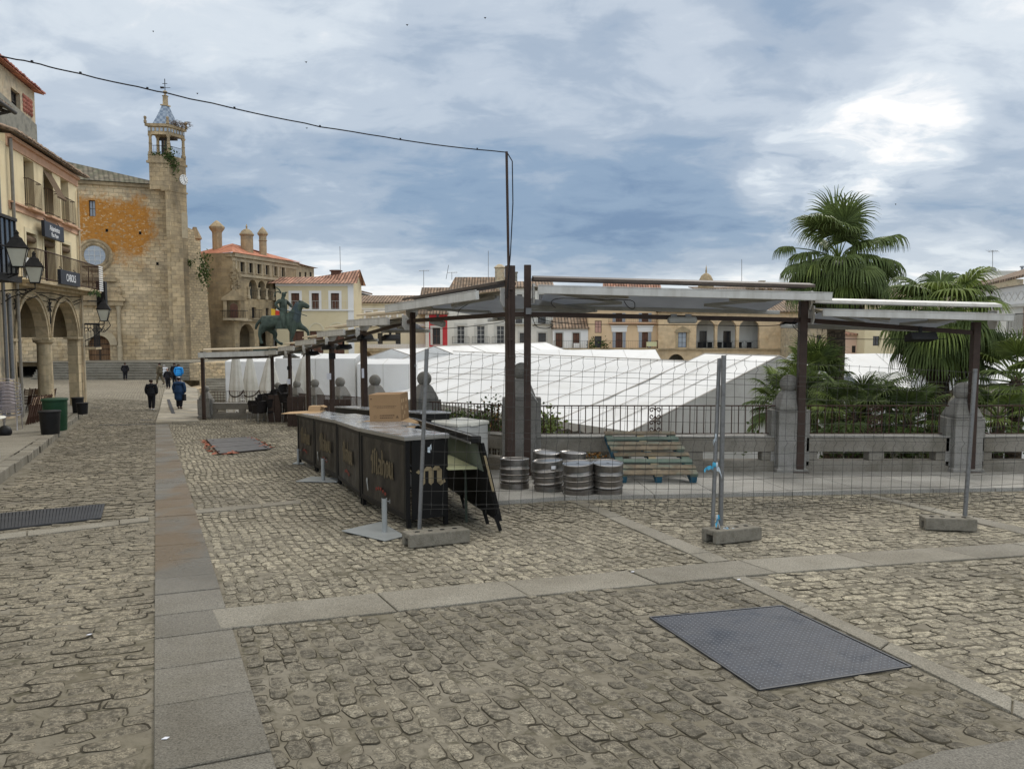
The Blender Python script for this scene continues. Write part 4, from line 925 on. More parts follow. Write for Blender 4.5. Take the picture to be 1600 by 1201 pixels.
awning(8, 9, 'farthest cream rolled awning of the receding row', z0=P(800, 548, 30).z, z1=P(800, 549, 32.8).z, u0=.3, u1=-.1)
awning(9, 10, 'long white awning at the left end in front of the draped cloth', z0=P(800, 549, 32.8).z, z1=P(800, 552, 32.6).z, ext0=0.8, fh=.2)
def loopwire(pl, Y, lab, r=0.006, mat='cable_black'):
	m = MB(); pts = [P(x_, y_, Y if isinstance(Y, (int, float)) else Y[0] + (Y[1] - Y[0]) * k / (len(pl) - 1)) for k, (x_, y_) in enumerate(pl)]
	q = []
	for k in range(len(pts) - 1):
		p0 = pts[max(0, k - 1)]; p1 = pts[k]; p2 = pts[k + 1]; p3 = pts[min(len(pts) - 1, k + 2)]
		for s_ in range(5):
			t = s_ / 5; q.append(0.5 * ((2 * p1) + (-p0 + p2) * t + (2 * p0 - 5 * p1 + 4 * p2 - p3) * t * t + (-p0 + 3 * p1 - 3 * p2 + p3) * t ** 3))
	q.append(pts[-1]); m.tube(q, r, 5); return tag(m.build('wire', getattr(MT, mat)), lab, 'wire')
loopwire([(832, 488), (850, 500), (900, 506), (1000, 507), (1100, 508), (1200, 509), (1235, 504), (1248, 500)], 12.8, 'thin black wire strung under the long awning from post to post')
loopwire([(831, 490), (834, 502), (840, 511), (855, 513), (864, 508), (858, 505), (840, 507), (832, 509)], 12.6, 'black wire coil hanging beside the right twin post')
loopwire([(868, 481), (862, 475), (864, 469), (880, 466), (940, 468), (985, 469), (992, 478), (988, 483), (980, 478), (975, 470)], 12.2, 'black wire loop dangling under the middle of the long awning')
loopwire([(1244, 496), (1239, 508), (1248, 518), (1260, 523), (1300, 529), (1400, 530), (1480, 529)], 12.9, 'thin black wire under the low awning at the far right')
loopwire([(715, 495), (718, 484), (730, 476), (745, 470), (760, 467)], 13.6, 'short black wire loop under the slanting awning')
loopwire([(826, 470), (829, 560), (825, 600), (832, 615), (840, 628)], 12.5, 'white cable running down the right twin post', 0.007, 'cable_white')
loopwire([(655, 512), (700, 513), (780, 504), (788, 498)], (15.5, 12.6), 'thin black wire stretched under the slanting awning')
def lampbox(px, py, Y, sx, rz, lab, w=0.42):
	c = P(px, py, Y); t = thing('floodlight', lab, 'lamp', c, local=True); t.rotation_euler = (0, 0, rz)
	m = MB(); m.prism([(-w / 2, -.10, -.05), (w / 2, -.10, -.05), (w / 2, .10, -.12), (w / 2, .10, .02), (w / 2, -.04, .05), (-w / 2, -.04, .05)][:0] or [(-w / 2, -.12, -.06), (-w / 2, .12, -.11), (-w / 2, .12, .0), (-w / 2, -.05, .06)], (w, 0, 0)); m.build('housing', MT.black_plastic, t, bevel=0.01)
	m = MB(); m.box((0, .04, .08), (0.05, 0.03, 0.14)); m.build('bracket', MT.black_iron, t)
lampbox(1440, 524, 12.7, 1, 0.1, 'flat black floodlight hanging under the far right awning', 0.45)
lampbox(611, 526, 19.0, 1, 0.7, 'black floodlight hanging under the awning behind the cardboard box', 0.42)
lampbox(571, 526, 19.6, 1, 0.7, 'black floodlight on the post left of the cardboard box', 0.36)
lampbox(538, 541, 22.5, 1, 0.8, 'small black floodlight over the middle of the counter', 0.42)
lampbox(515, 541, 23.1, 1, 0.8, 'small black floodlight on the post with the black socket box', 0.42)
lampbox(488, 551, 26.0, 1, 0.9, 'tiny black floodlight over the far end of the counter', 0.4)
c = P(1066, 500, 12.7); t = thing('infrared_heater', 'long pale grey tubular heater slung under the beam of the long awning', 'heater', c)
m = MB(); m.tube([c + Vc((-.24, 0, 0)), c + Vc((-.22, 0, 0)), c + Vc((.22, 0, 0)), c + Vc((.24, 0, 0))], [.03, .055, .055, .03], 12); m.build('housing', MT.awning_grey, t, smooth=50)
m = MB(); [m.box(c + Vc((s_, 0, .07)), (.10, .03, .06)) for s_ in (-.14, .1)]; m.build('bracket', MT.galvanised, t)
c = P(684, 503, 15.0); t = thing('infrared_heater', 'stubby pale heater on the beam left of the mast', 'heater', c)
m = MB(); m.beam(c + Vc((-.14, 0.1, 0.03)), c + Vc((.14, -.1, -.05)), 0.12, 0.13); m.build('housing', MT.awning_grey, t, bevel=0.04)
m = MB(); m.box(c + Vc((0, .0, .10)), (.05, .03, .1)); m.build('bracket', MT.galvanised, t)
def plate(px, py, Y, w, h, mat, name, lab, cat, rz=0):
	c = P(px, py, Y); m = MB(); m.box(c, (w, 0.03 if 'box' in name else 0.004, h), rz=rz)
	for dx in (-.3, .3): m.box(c + Vc((dx * w, -0.01 if 'box' in name else -0.001, .35 * h)), (0.012, 0.022 if 'box' in name else .004, 0.012), rz=rz)
	return tag(m.build(name, getattr(MT, mat)), lab, cat)
plate(519, 556, 22.98, 0.2, 0.18, 'black_plastic', 'socket_box', 'black socket box high on the post in the middle of the counter', 'socket box')
plate(514, 588, 22.95, 0.13, 0.19, 'paper', 'notice', 'white paper notice taped to the post below the black socket box', 'notice')
plate(567, 583, 19.48, 0.06, 0.24, 'paper', 'notice', 'narrow white paper notice on the post left of the cardboard box', 'notice')
plate(451, 596, 29.9, 0.14, 0.2, 'paper', 'notice', 'small white paper notice on the post beside the draped cloth', 'notice')
plate(450, 575, 29.9, 0.07, 0.14, 'black_plastic', 'socket_box', 'small black socket box on the post beside the draped cloth', 'socket box')
plate(826, 486, 12.45, 0.09, 0.1, 'galvanised', 'junction_box', 'grey junction box clipped to the right twin post under its awning', 'socket box')
plate(649, 571, 15.6, 0.035, 0.05, 'galvanised', 'junction_box', 'tiny grey clip box on the post right of the cardboard box', 'socket box')
# ================================================================== SITE FENCE
def gz(x, y, dz=0.0): return Vc((x, y, zg(x, y) + dz))
def foot(A, B, C, lab, H=0.13):
	"""A front-left, B front-right, C back-left ground corners"""
	A, B, C = G(*A), G(*B), G(*C); e = (B - A); e.z = 0; L = e.length; e.normalize(); n = Vc((-e.y, e.x, 0)); W = 0.23
	c = A + e * L / 2 + n * W / 2; rz = math.atan2(e.y, e.x)
	c.z = zg(c.x, c.y) + 0.012
	t = thing('concrete_barrier_block', lab, 'fence foot', c, group='concrete feet of the site fence', local=True); t.rotation_euler = (R(-0.0), 0, rz)
	tl = -0.0712 * cos(rz); tx = -0.0712 * sin(rz); t.rotation_euler = Matrix(((cos(rz), -sin(rz), 0), (sin(rz), cos(rz), 0), (0, 0, 1))).to_euler()
	t.rotation_euler = (Matrix.Rotation(math.atan(-0.0712), 3, 'X') @ Matrix.Rotation(rz, 3, 'Z')).to_euler()
	m = MB(); l, w = L / 2, W / 2
	prof = [(-l, 0.0), (-l + 0.07, 0.0), (l - 0.07, 0.0), (l, 0.0), (l, H), (-l, H)]
	for y0, y1 in ((-w, -0.05), (0.05, w)): m.prism([(x_, y0, z_) for x_, z_ in [(-l, 0), (l, 0), (l, H), (-l, H)]], (0, y1 - y0, 0))
	m.prism([(-l + 0.09, -0.05, 0.0), (l - 0.09, -0.05, 0), (l - 0.09, -0.05, H - .002), (-l + 0.09, -0.05, H - .002)], (0, 0.10, 0))
	for s_ in (-1, 1): m.prism([(s_ * l, -0.05, 0.075), (s_ * (l - 0.09), -0.05, 0.075), (s_ * (l - 0.09), -0.05, H - .002), (s_ * l, -0.05, H - .002)], (0, 0.10, 0))
	m.build('block', MT.concrete, t, bevel=0.012)
	m = MB()
	for k in (-0.62, -0.2, 0.2, 0.62): m.lathe((k * l, 0, H - 0.003), [(0.024, 0), (0.024, 0.0045), (0.0, 0.0046)], 12)
	m.build('post_hole', MT.void, t)
	return t
foot((640.5, 859), (735, 849), (633, 848), 'concrete fence foot at the near end of the black counter')
foot((1120, 853), (1191, 845), (1098, 839), 'concrete fence foot with blue plastic tied above it, middle one of three')
foot((1446, 829.5), (1528, 832.5), (1433, 824), 'concrete fence foot at the right under the post by the palms')
def panel(bl_, br_, tr_, tl_, lab, nv, bends=(0.12, 0.55, 0.9), pr=0.021, mesh0=0.0, mesh1=1.0, warp=0.03, seed=0, posts=(1, 1)):
	t = thing('mesh_barrier', lab, 'fence panel', bl_, group='welded mesh panels of the site fence')
	w3 = (br_ - bl_).normalized(); nrm = Vc((w3.y, -w3.x, 0)).normalized()
	rs = random.Random(seed)
	def pt(u, v_): # bilinear with a slack ripple
		p = (bl_ * (1 - u) + br_ * u) * (1 - v_) + (tl_ * (1 - u) + tr_ * u) * v_
		return p + nrm * (warp * sin(u * 5.3 + seed) * sin(v_ * 3.0 + 0.4))
	if posts[0]:
		m = MB(); m.tube([bl_, tl_], pr, 10); m.build('post', MT.galvanised, t, smooth=50)
	if posts[1]:
		m = MB(); m.tube([br_, tr_], pr * 0.95, 10); m.build('post', MT.galvanised, t, smooth=50)
	H = (tl_ - bl_).length
	ys = [0.075]; y = 0.075
	hs = [0.06, 0.095, 0.14]
	hv = [0.14, 0.165]; y = 0.165
	while y < 1.0:
		step = 0.072
		if abs(y - 0.50) < 0.04 or abs(y - 0.84) < 0.04: step = 0.03
		y += step
		if y < 0.985: hv.append(y)
	m = MB()
	for v_ in hv:
		pts = [pt(u, v_) + Vc((0, 0, rs.uniform(-.004, .004))) for u in np.linspace(0.005, 0.995, 22)]; m.tube(pts, 0.0019, 4, cap=False)
	def off(v_):
		o_ = 0
		for b in (0.155, 0.515, 0.93):
			o_ = max(o_, 0.028 * max(0, 1 - abs(v_ - b) / 0.018))
		return o_
	for k in range(1, nv):
		u = k / nv + rs.uniform(-.002, .002); vv = sorted(set([0.11, 0.135, 0.155, 0.175, 0.3, 0.49, 0.515, 0.54, 0.7, 0.91, 0.93, 0.95, 0.985]))
		m.tube([pt(u, v_) + nrm * off(v_) + w3 * (off(v_) * 0.35) for v_ in vv], 0.0019, 4, cap=False)
	m.build('wire_mesh', MT.wire, t)
	return t
def pp(px, py, Y): return P(px, py, Y)
bl1 = G(655, 838) + Vc((0, 0, .02)); tl1 = P(667, 545, bl1.y + 0.05)
br1 = pp(1113, 828, 7.5); tr1b = pp(1124, 560, 7.62)
panel(bl1, br1, tr1b, tl1, 'mesh fence panel standing in front of the counter, kegs and pallets', 26, seed=1)
bl2 = pp(1125.5, 834, 7.55); tl2 = pp(1131, 555, 7.55); br2 = pp(1507, 815, 8.1); tr2 = pp(1524, 576, 8.15)
panel(bl2, br2, tr2, tl2, 'mesh fence panel between the blue tape and the right hand post', 25, seed=2, pr=0.024)
br3 = gz(8.3, 8.7, 0.1); tr3 = br3 + Vc((0.1, 0, 1.75)); bl3 = pp(1512, 815, 8.16); tl3 = pp(1530, 580, 8.2)
panel(bl3, br3, tr3, tl3, 'mesh fence panel running out of view at the right edge', 26, seed=3, posts=(0, 1))
def rag(px, py, Y, s, mats, lab, seed, drop=0.12):
	rs = random.Random(seed); c = P(px, py, Y); t = thing('plastic_tie', lab, 'plastic strip', c)
	for k, mt in enumerate(mats):
		m = MB(); base = c + Vc((rs.uniform(-.01, .01), -0.03, 0)); pts = []
		for i in range(7):
			f = i / 6; pts.append(base + Vc((-s * f * (1 if k % 2 == 0 else -0.6) + rs.uniform(-.01, .01), rs.uniform(-.02, .01), -drop * f * (0.6 + .5 * k) + rs.uniform(-.015, .015))))
		for a, b in zip(pts, pts[1:]):
			w = rs.uniform(0.012, 0.026); m.face([a + Vc((0, 0, w)), b + Vc((0, 0.01, w)), b + Vc((0.008, 0, -w)), a + Vc((0, -0.01, -w))])
		m.lathe(base - Vc((0, 0, 0.02)), [(a_ * min(1, s * s * 400 if s > 0 else 1), z_) for a_, z_ in ((0.022, 0), (0.025, 0.01), (0.023, 0.03), (0.020, 0.038))], 9)
		m.build('strip', getattr(MT, mt), t, smooth=60)
rag(1117, 724, 7.45, 0.10, ['plastic_blue', 'plastic_clear'], 'blue plastic strip tied halfway up the double fence post', 1)
rag(1120, 806, 7.42, 0.03, ['plastic_blue', 'plastic_clear'], 'crumpled blue plastic tied at the foot of the double fence post', 2)
rag(1118, 680, 7.5, 0.03, ['plastic_clear'], 'clear plastic shred knotted on the double fence post', 3)
rag(1133, 826, 7.42, -0.10, ['plastic_clear', 'plastic_blue'], 'blue and white plastic shred lying on the middle fence foot', 4, 0.03)
rag(673, 697, 7.4, 0.02, ['plastic_clear'], 'tiny white shred on the mesh in front of the counter end', 5, 0.04)
# ================================================================== COUNTER
FP = [(-1.10, 8.03), (-1.93, 9.72), (-2.68, 11.73), (-3.47, 13.42), (-4.19, 14.94)]
def blk(ch):
	"""broad-nib letters as polygons in a unit box, x to the right"""
	w = 0.15
	def stem(x, a, b, w=w): return [(x, a + .07), (x + w * .5, a - .02), (x + w, a + .07), (x + w, b - .07), (x + w * .5, b + .02), (x, b - .07)]
	def dia(x, y, r=0.10): return [(x - r, y), (x, y - r * .8), (x + r, y), (x, y + r * .8)]
	d = {'M': ([stem(0.05, 0, .8), stem(.36, 0, .92), stem(.67, 0, .92), dia(.2, .86, .13), dia(.5, .95, .12), [(-.12, .62), (.0, .74), (.12, .70), (.05, .5), (-.08, .45)], dia(.08, .02, .13), dia(.75, .03, .12)], 0.92),
		 'a': ([stem(.30, 0, .62), stem(.0, .04, .36), [(.02, .5), (.12, .66), (.34, .6), (.34, .5), (.14, .53)], [(.04, .3), (.1, .4), (.34, .36), (.34, .27)], dia(.12, .05, .1), dia(.42, .04, .08)], 0.52),
		 'h': ([stem(0, 0, .98), stem(.30, -.08, .58), [(.1, .48), (.2, .64), (.36, .64), (.42, .5), (.28, .5)], dia(.02, .95, .09)], 0.52),
		 'o': ([stem(0, .05, .56), stem(.28, .05, .56), [(.05, .5), (.2, .68), (.38, .54), (.24, .5)], [(.05, .08), (.2, -.05), (.38, .08), (.22, .14)]], 0.50),
		 'u': ([stem(0, .03, .62), stem(.30, 0, .62), [(.05, .08), (.2, -.04), (.34, .08), (.2, .14)], dia(.02, .6, .08), dia(.33, .6, .08), dia(.44, .03, .08)], 0.52),
		 'm': ([stem(.0, 0, .62, .19), stem(.33, 0, .62, .19), stem(.66, 0, .6, .19), [(.1, .52), (.25, .68), (.42, .66), (.48, .5), (.3, .52)], [(.43, .52), (.58, .68), (.75, .66), (.82, .5), (.62, .52)], dia(-.06, .5, .1), [(.66, .08), (.8, -.06), (1.0, .06), (.96, .16), (.84, .1)]], 1.0)}
	return d[ch]
def blackletter(word, name, mat, parent, O, U, V_, W, h, th=0.003):
	m = MB(); x = 0.0; tot = sum(blk(c)[1] for c in word)
	for c in word:
		for poly in blk(c)[0]:
			m.prism([O + U * ((x + a - tot / 2) * h) + V_ * ((b - 0.4) * h) for a, b in poly], W * th)
		x += blk(c)[1]
	return m.build(name, getattr(MT, mat), parent, fix=True)
CT = 0.98; UPV = Vc((0, 0, 1))
CLAB = ['near end module of the black bar counter, gold lettering clearest', 'second bar counter module from the near end, carrying the cardboard box', 'third bar counter module, with a torn print low on its panel', 'farthest bar counter module, the flat cardboard lying on its end']
DW = [0.47, 0.78, 0.72, 0.55]
for i in range(4):
	A = Vc(FP[i] + (0,)); B = Vc(FP[i + 1] + (0,)); e = (B - A).normalized(); n = Vc((e.y, -e.x, 0))
	L = (B - A).length; g = 0.02; za, zb_ = zg(A.x, A.y) + 0.012, zg(B.x, B.y) + 0.012
	w = DW[i]; w2 = DW[i]
	def pt(u, d, h): return Vc((A.x + e.x * u + n.x * d, A.y + e.y * u + n.y * d, za + (zb_ - za) * u / L + h))
	t = thing('bar_counter', CLAB[i], 'bar counter', pt(L / 2, w / 2, 0), group='modules of the black bar counter')
	u0, u1 = g, L - g
	m = MB(); m.prism([pt(u0 - .02, -.035, CT), pt(u1 + .02, -.035, CT), pt(u1 + .02, w, CT), pt(u0 - .02, w, CT)], (0, 0, 0.012)); m.build('top', MT.bar_top, t)
	m = MB(); m.prism([pt(u0 - .02, -.036, CT - .035), pt(u1 + .02, -.036, CT - .035), pt(u1 + .02, -.036, CT + .002), pt(u0 - .02, -.036, CT + .002)], n * 0.014)
	if i == 0: m.prism([pt(u0 - .022, -.03, CT - .035), pt(u0 - .022, w, CT - .035), pt(u0 - .022, w, CT + .002), pt(u0 - .022, -.03, CT + .002)], e * 0.014)
	m.build('edge_trim', MT.bar_edge, t)
	m = MB(); NU, NV = 28, 14; vs = []; fs = []
	for a in range(NU + 1):
		for b in range(NV + 1):
			u = u0 + .07 + (u1 - u0 - .14) * a / NU; h = 0.15 + (CT - 0.20) * b / NV
			edgef = min(1, min(a, NU - a) / 2.5) * min(1, min(b, NV - b) / 2)
			bu = 0.016 * sin(a * 0.75 + i * 2 + 0.6 * sin(b * .4)) * edgef * (0.5 + 0.5 * b / NV) + 0.005 * sin(a * 1.9 + b * .8) * edgef
			vs.append(pt(u, -0.006 + bu, h))
	for a in range(NU):
		for b in range(NV): q = a * (NV + 1) + b; fs.append((q, q + NV + 1, q + NV + 2, q + 1))
	m.add(vs, fs); m.build('front_panel', MT.bar_panel, t, smooth=60)
	m = MB()
	for u in (u0, u1 - .07): m.prism([pt(u, -.018, .09), pt(u + .07, -.018, .09), pt(u + .07, -.018, CT - .036), pt(u, -.018, CT - .036)], n * 0.05)
	m.prism([pt(u0 + .07, -.016, .09), pt(u1 - .07, -.016, .09), pt(u1 - .07, -.016, .15), pt(u0 + .07, -.016, .15)], n * 0.04)
	m.prism([pt(u0 + .07, -.016, CT - .09), pt(u1 - .07, -.016, CT - .09), pt(u1 - .07, -.016, CT - .037), pt(u0 + .07, -.016, CT - .037)], n * 0.04)
	m.build('front_frame', MT.bar_black, t, bevel=0.004)
	for (u, d) in ((u0 + .035, .0), (u1 - .035, .0), (u0 + .035, w - .05), (u1 - .035, w - .05)):
		m = MB(); m.prism([pt(u - .022, d, 0), pt(u + .022, d, 0), pt(u + .022, d + .045, 0), pt(u - .022, d + .045, 0)], (0, 0, .1 if d < .1 else CT - .01)); m.build('leg', MT.bar_black, t)
	m = MB(); m.prism([pt(u0 + .05, .05, .42), pt(u1 - .05, .05, .42), pt(u1 - .05, w - .06, .42), pt(u0 + .05, w - .06, .42)], (0, 0, 0.018)); m.build('shelf', MT.bar_black, t)
	if i == 0:
		m = MB(); m.prism([pt(u0 - .004, .05, .09), pt(u0 - .004, w - .02, .09), pt(u0 - .004, w - .02, CT - .04), pt(u0 - .004, .05, CT - .04)], e * 0.015)
		m.build('end_panel', MT.bar_black, t)
		blackletter('m', 'emblem', 'gold_clean', t, pt(u0 - .006, .285, .57), n, UPV, -e, 0.29)
	hh = 0.29; c = pt(L * 0.45, -.028, 0.56 if i else 0.60)
	slope = Vc((-e.x, -e.y, -(zb_ - za) / L))
	blackletter('Mahou', 'lettering', 'gold', t, c, slope, UPV, -n, hh, 0.004)
	m = MB(); rs = random.Random(i)
	for k in range(5): # red oval print below the lettering
		a = 0.5 + 0.09 * k; c0 = pt(L * 0.45 - a + .75, -.027, 0.30 + 0.02 * sin(k)); q = [c0 + slope * (0.035 * cos(x_)) + UPV * (0.022 * sin(x_)) for x_ in np.linspace(0, 2 * pi, 9)[:-1]]; m.prism(q, -n * 0.003)
	m.build('print', MT.red_print, t)
	m = MB(); c0 = pt(L * 0.80, -.03, 0.36)
	if i in (0, 2):
		m.prism([c0 + slope * a + UPV * b for a, b in [(-.03, 0), (0, .03), (.035, .02), (.03, -.03), (.06, -.12), (.045, -.13), (0, -.035)]], -n * .004); m.build('torn_patch', MT.plate_grey, t)
def cabinet(pts, z, H, lab, top='bar_top'):
	"""pts: 4 plan points"""
	c = sum((Vc((x, y, 0)) for x, y in pts), Vc()) / 4; c.z = zg(c.x, c.y) + .012; t = thing('bar_counter', lab, 'bar counter', c, group=None)
	m = MB(); m.prism([Vc((x, y, zg(x, y) + .08)) for x, y in pts], (0, 0, H - .1)); m.build('body', MT.bar_black, t, bevel=.01)
	g_ = grow([Vc(p) for p in pts], 0.02); m = MB(); m.prism([Vc((p.x, p.y, zg(p.x, p.y) + H - .018)) for p in g_], (0, 0, 0.03)); m.build('top', getattr(MT, top), t, bevel=.004)
	for x, y in pts:
		x, y = x + (c.x - x) * .12, y + (c.y - y) * .12; m = MB(); m.box((x, y, zg(x, y) + .045), (.05, .05, .09)); m.build('leg', MT.bar_black, t)
cabinet([(-3.95, 17.1), (-2.85, 15.2), (-2.45, 15.45), (-3.55, 17.35)], 0, 1.05, 'low black counter with grey top standing behind the cardboard box')
cabinet([(-1.95, 13.4), (-1.50, 12.6), (-1.05, 12.85), (-1.5, 13.65)], 0, 1.08, 'black cabinet between the cardboard box and the fence post')
T0, T1 = Vc((-0.375, 7.86, 0)), Vc((-1.62, 12.3, 0)); e = (T1 - T0).normalized(); n = Vc((e.y, -e.x, 0)); L = (T1 - T0).length
def ft(u, d, h): p = T0 + e * u + n * d; return Vc((p.x, p.y, zg(p.x, p.y) + .012 + h))
t = thing('folding_counter', 'tilted folding bar unit with a yellow inner shelf, beside the near end of the counter', 'bar counter', ft(L / 2, 0, 0))
m = MB(); m.prism([ft(0, -.05, .93), ft(L, -.05, .93), ft(L, .06, .93), ft(0, .06, .93)], (0, 0, .075)); m.build('top_rail', MT.bar_black, t, bevel=.008)
m = MB(); m.prism([ft(0, -.055, 1.006), ft(L, -.055, 1.006), ft(L, -.035, 1.006), ft(0, -.035, 1.006)], (0, 0, .008)); m.prism([ft(0, -.057, .925), ft(L, -.057, .925), ft(L, -.05, .925), ft(0, -.05, .925)], (0, 0, .02)); m.build('edge_trim', MT.bar_edge, t)
m = MB(); m.prism([ft(0.02, .05, .93), ft(L - .05, .05, .93), ft(L - .05, .235, .10), ft(0.02, .235, .10)], n * .02); m.build('front_panel', MT.bar_black, t)
m = MB(); m.prism([ft(0.12, .046, .92), ft(2.1, .046, .92), ft(2.1, .115, .62), ft(0.12, .115, .62)], -n * .004); m.build('inner_lining', MT.panel_inner, t)
m = MB(); m.prism([ft(0.02, .05, .93), ft(.06, .05, .93), ft(.06, .245, .10), ft(0.02, .245, .10)], n * .045); m.build('end_frame', MT.bar_black, t)
m = MB(); m.prism([ft(0.35, -.22, .62), ft(1.9, -.22, .62), ft(1.9, .10, .62), ft(0.35, .10, .62)], (0, 0, .018)); m.build('shelf', MT.shelf_yellow, t)
m = MB(); m.tube([ft(.9, -.15, .6), ft(.9, -.05, .62), ft(.62, .0, .62), ft(.6, .02, .55), ft(.6, .03, 0)], .016, 6); m.build('brace', MT.green_frame, t)
for u, d0, d1 in ((0.03, .235, .27), (.45, .21, .235), (1.6, .2, .22), (3.6, .2, .22), (L - .1, .2, .22)):
	m = MB(); m.beam(ft(u, d0 - .02, .16), ft(u, d1, 0.0), .035, .035); m.build('leg', MT.bar_black, t)
m = MB(); m.prism([ft(0.005, .085, .80), ft(0.005, .11, .80), ft(0.005, .20, .42), ft(0.005, .175, .42)], -e * .006); m.build('side_sticker', MT.gold_clean, t)
bc = P(602.5, 656, 10.95); t = thing('cardboard_box', 'open brown cardboard box standing on the black counter', 'box', bc)
w, dpt, h = 0.465, 0.42, 0.395; yaw = R(-7); lean = R(-2)
Mx = Matrix.Rotation(yaw, 3, 'Z') @ Matrix.Rotation(lean, 3, 'Y')
cz = zg(bc.x, bc.y) + .012 + CT + .014
o0 = Vc((bc.x, bc.y, cz))
def bp(x, y, z): return o0 + Mx @ Vc((x, y, z))
m = MB(); th = .006
m.prism([bp(-w / 2, 0, 0), bp(w / 2, 0, 0), bp(w / 2, 0, h), bp(-w / 2, 0, h)], Mx @ Vc((0, th, 0)))
m.prism([bp(-w / 2, dpt, 0), bp(w / 2, dpt, 0), bp(w / 2, dpt, h), bp(-w / 2, dpt, h)], Mx @ Vc((0, th, 0)))
for x_ in (-w / 2, w / 2 - th): m.prism([bp(x_, th, 0), bp(x_, dpt, 0), bp(x_, dpt, h), bp(x_, th, h)], Mx @ Vc((th, 0, 0)))
m.prism([bp(-w / 2, 0, h), bp(w / 2, 0, h), bp(w / 2, dpt * .497, h), bp(-w / 2, dpt * .497, h)], Mx @ Vc((0, 0, th)))
m.prism([bp(-w / 2, dpt * .503, h), bp(w / 2, dpt * .503, h), bp(w / 2, dpt + th, h), bp(-w / 2, dpt + th, h)], Mx @ Vc((0, 0, th * .8)))
m.build('carton', MT.cardboard, t)
m = MB(); m.prism([bp(w / 2, 0.0, 0.01), bp(w / 2, dpt, 0.01), bp(w / 2 + .19, dpt - .02, -.06), bp(w / 2 + .13, 0.01, -.135)], (0, 0, .005)); m.build('flap', MT.cardboard_light, t)
m = MB(); m.prism([bp(-w / 2, 0.02, 0.004), bp(-w / 2, .3, 0.004), bp(-w / 2 - .10, .22, .004), bp(-w / 2 - .17, 0.0, 0.004)], (0, 0, .004)); m.build('flap', MT.cardboard_light, t)
m = MB()
def mark(x, z, sx, sz): m.prism([bp(x - sx / 2, -.0012, z - sz / 2), bp(x + sx / 2, -.0012, z - sz / 2), bp(x + sx / 2, -.0012, z + sz / 2), bp(x - sx / 2, -.0012, z + sz / 2)], Mx @ Vc((0, .0022, 0)))
rs = random.Random(3)
def words(x0, x1, z, sz):
	x = x0
	while x < x1: l = rs.uniform(.008, .03); mark(x + l / 2, z, l, sz); x += l + .006
words(-.17, .17, .232, .007); words(-.12, .12, .212, .007); words(-.08, .11, .098, .016); words(-.08, .11, .066, .016)
for a in range(10):
	an = a * .63; mark(-.15 + .018 * cos(an), .08 + .02 * sin(an), .006, .006)
m.prism([bp(.155, -.0012, .065), bp(.195, -.0012, .065), bp(.175, -.0012, .10)], Mx @ Vc((0, .0022, 0))); mark(.175, .057, .045, .006)
mark(-.2, .34, .02, .02)
m.build('print', MT.print_dark, t)
m = MB()
for y_, z_ in ((.06, .3), (.16, .3), (.08, .2), (.2, .12), (.3, .3), (.12, .07), (.28, .2)): m.prism([bp(w / 2 + .0005, y_ - .03, z_ - .025), bp(w / 2 + .0005, y_ + .03, z_ - .025), bp(w / 2 + .0005, y_ + .03, z_ + .025), bp(w / 2 + .0005, y_ - .03, z_ + .025)], Mx @ Vc((.0015, 0, 0)))
m.build('side_label', MT.cardboard_light, t)
def on_counter(px, Y): p = P(px, 600, Y); return Vc((p.x, p.y, zg(p.x, p.y) + .012 + CT + .014))
c = on_counter(475, 14.6); m = MB(); m.prism([c + Vc(v_) for v_ in ((-.38, -.22, 0.0), (.30, -.12, .0), (.36, .18, .03), (-.30, .1, .0))], (0, 0, .012)); tag(m.build('flat_cardboard', MT.cardboard_light), 'flattened cardboard lying on the far end of the counter', 'cardboard')
c = on_counter(491, 14.7); m = MB(); m.prism([c + Vc(v_) for v_ in ((-.12, -.05, .02), (.1, -.02, .02), (.14, .16, .02), (-.1, .13, .02))], (0.02, 0, .11)); m.prism([c + Vc(v_) for v_ in ((.1, -.02, .13), (.2, -.01, .10), (.22, .12, .10), (.14, .14, .13))], (0, 0, .008)); tag(m.build('small_carton', MT.cardboard_light), 'small torn carton at the far end of the counter', 'carton')
def pbase(pts, tb, h, lab, r=0.028):
	q = quadG(pts, 0.016); c = G(*tb, 0.02); t = thing('steel_parasol_stand', lab, 'parasol stand', c, group='grey steel parasol bases in front of the counter')
	m = MB(); m.prism(q, (0, 0, 0.009)); m.build('plate', MT.plate_grey, t, bevel=.002)
	m = MB(); m.tube([c, c + Vc((0, 0, h))], r, 14); m.build('sleeve', MT.plate_grey, t, smooth=50)
	m = MB(); m.tube([c + Vc((0, 0, h - .012)), c + Vc((0, 0, h + .001))], r * .85, 12); m.build('sleeve_mouth', MT.void, t)
	m = MB(); m.tube([c + Vc((r, 0, h - .03)), c + Vc((r + .03, -.01, h - .03))], .006, 6); m.tube([c + Vc((r + .03, -.01, h - .05)), c + Vc((r + .03, -.01, h - .01))], .006, 6); m.build('screw', MT.galvanised, t)
pbase([(534, 832), (594.6, 818), (633, 840), (602, 848)], (601, 831), .355, 'nearest steel parasol base, square plate at the near counter end')
pbase([(462, 754), (487, 746), (531, 749), (527, 755)], (505, 750.5), .36, 'second steel parasol base, beside the middle of the counter', .03)
pbase([(457, 726), (462, 723), (476, 724), (474, 726)], (466, 725), .30, 'small steel parasol base at the far end of the counter', .022)
c = Vc((-0.86, 12.68, 0)); c.z = zg(c.x, c.y) + .012; t = thing('chest_freezer', 'old white chest freezer between the folding unit and the kegs', 'freezer', c); rz = R(45)
m = MB(); m.box(c + Vc((0, 0, .46)), (.66, .66, .84), rz=rz); m.build('body', MT.fridge_white, t, bevel=.02)
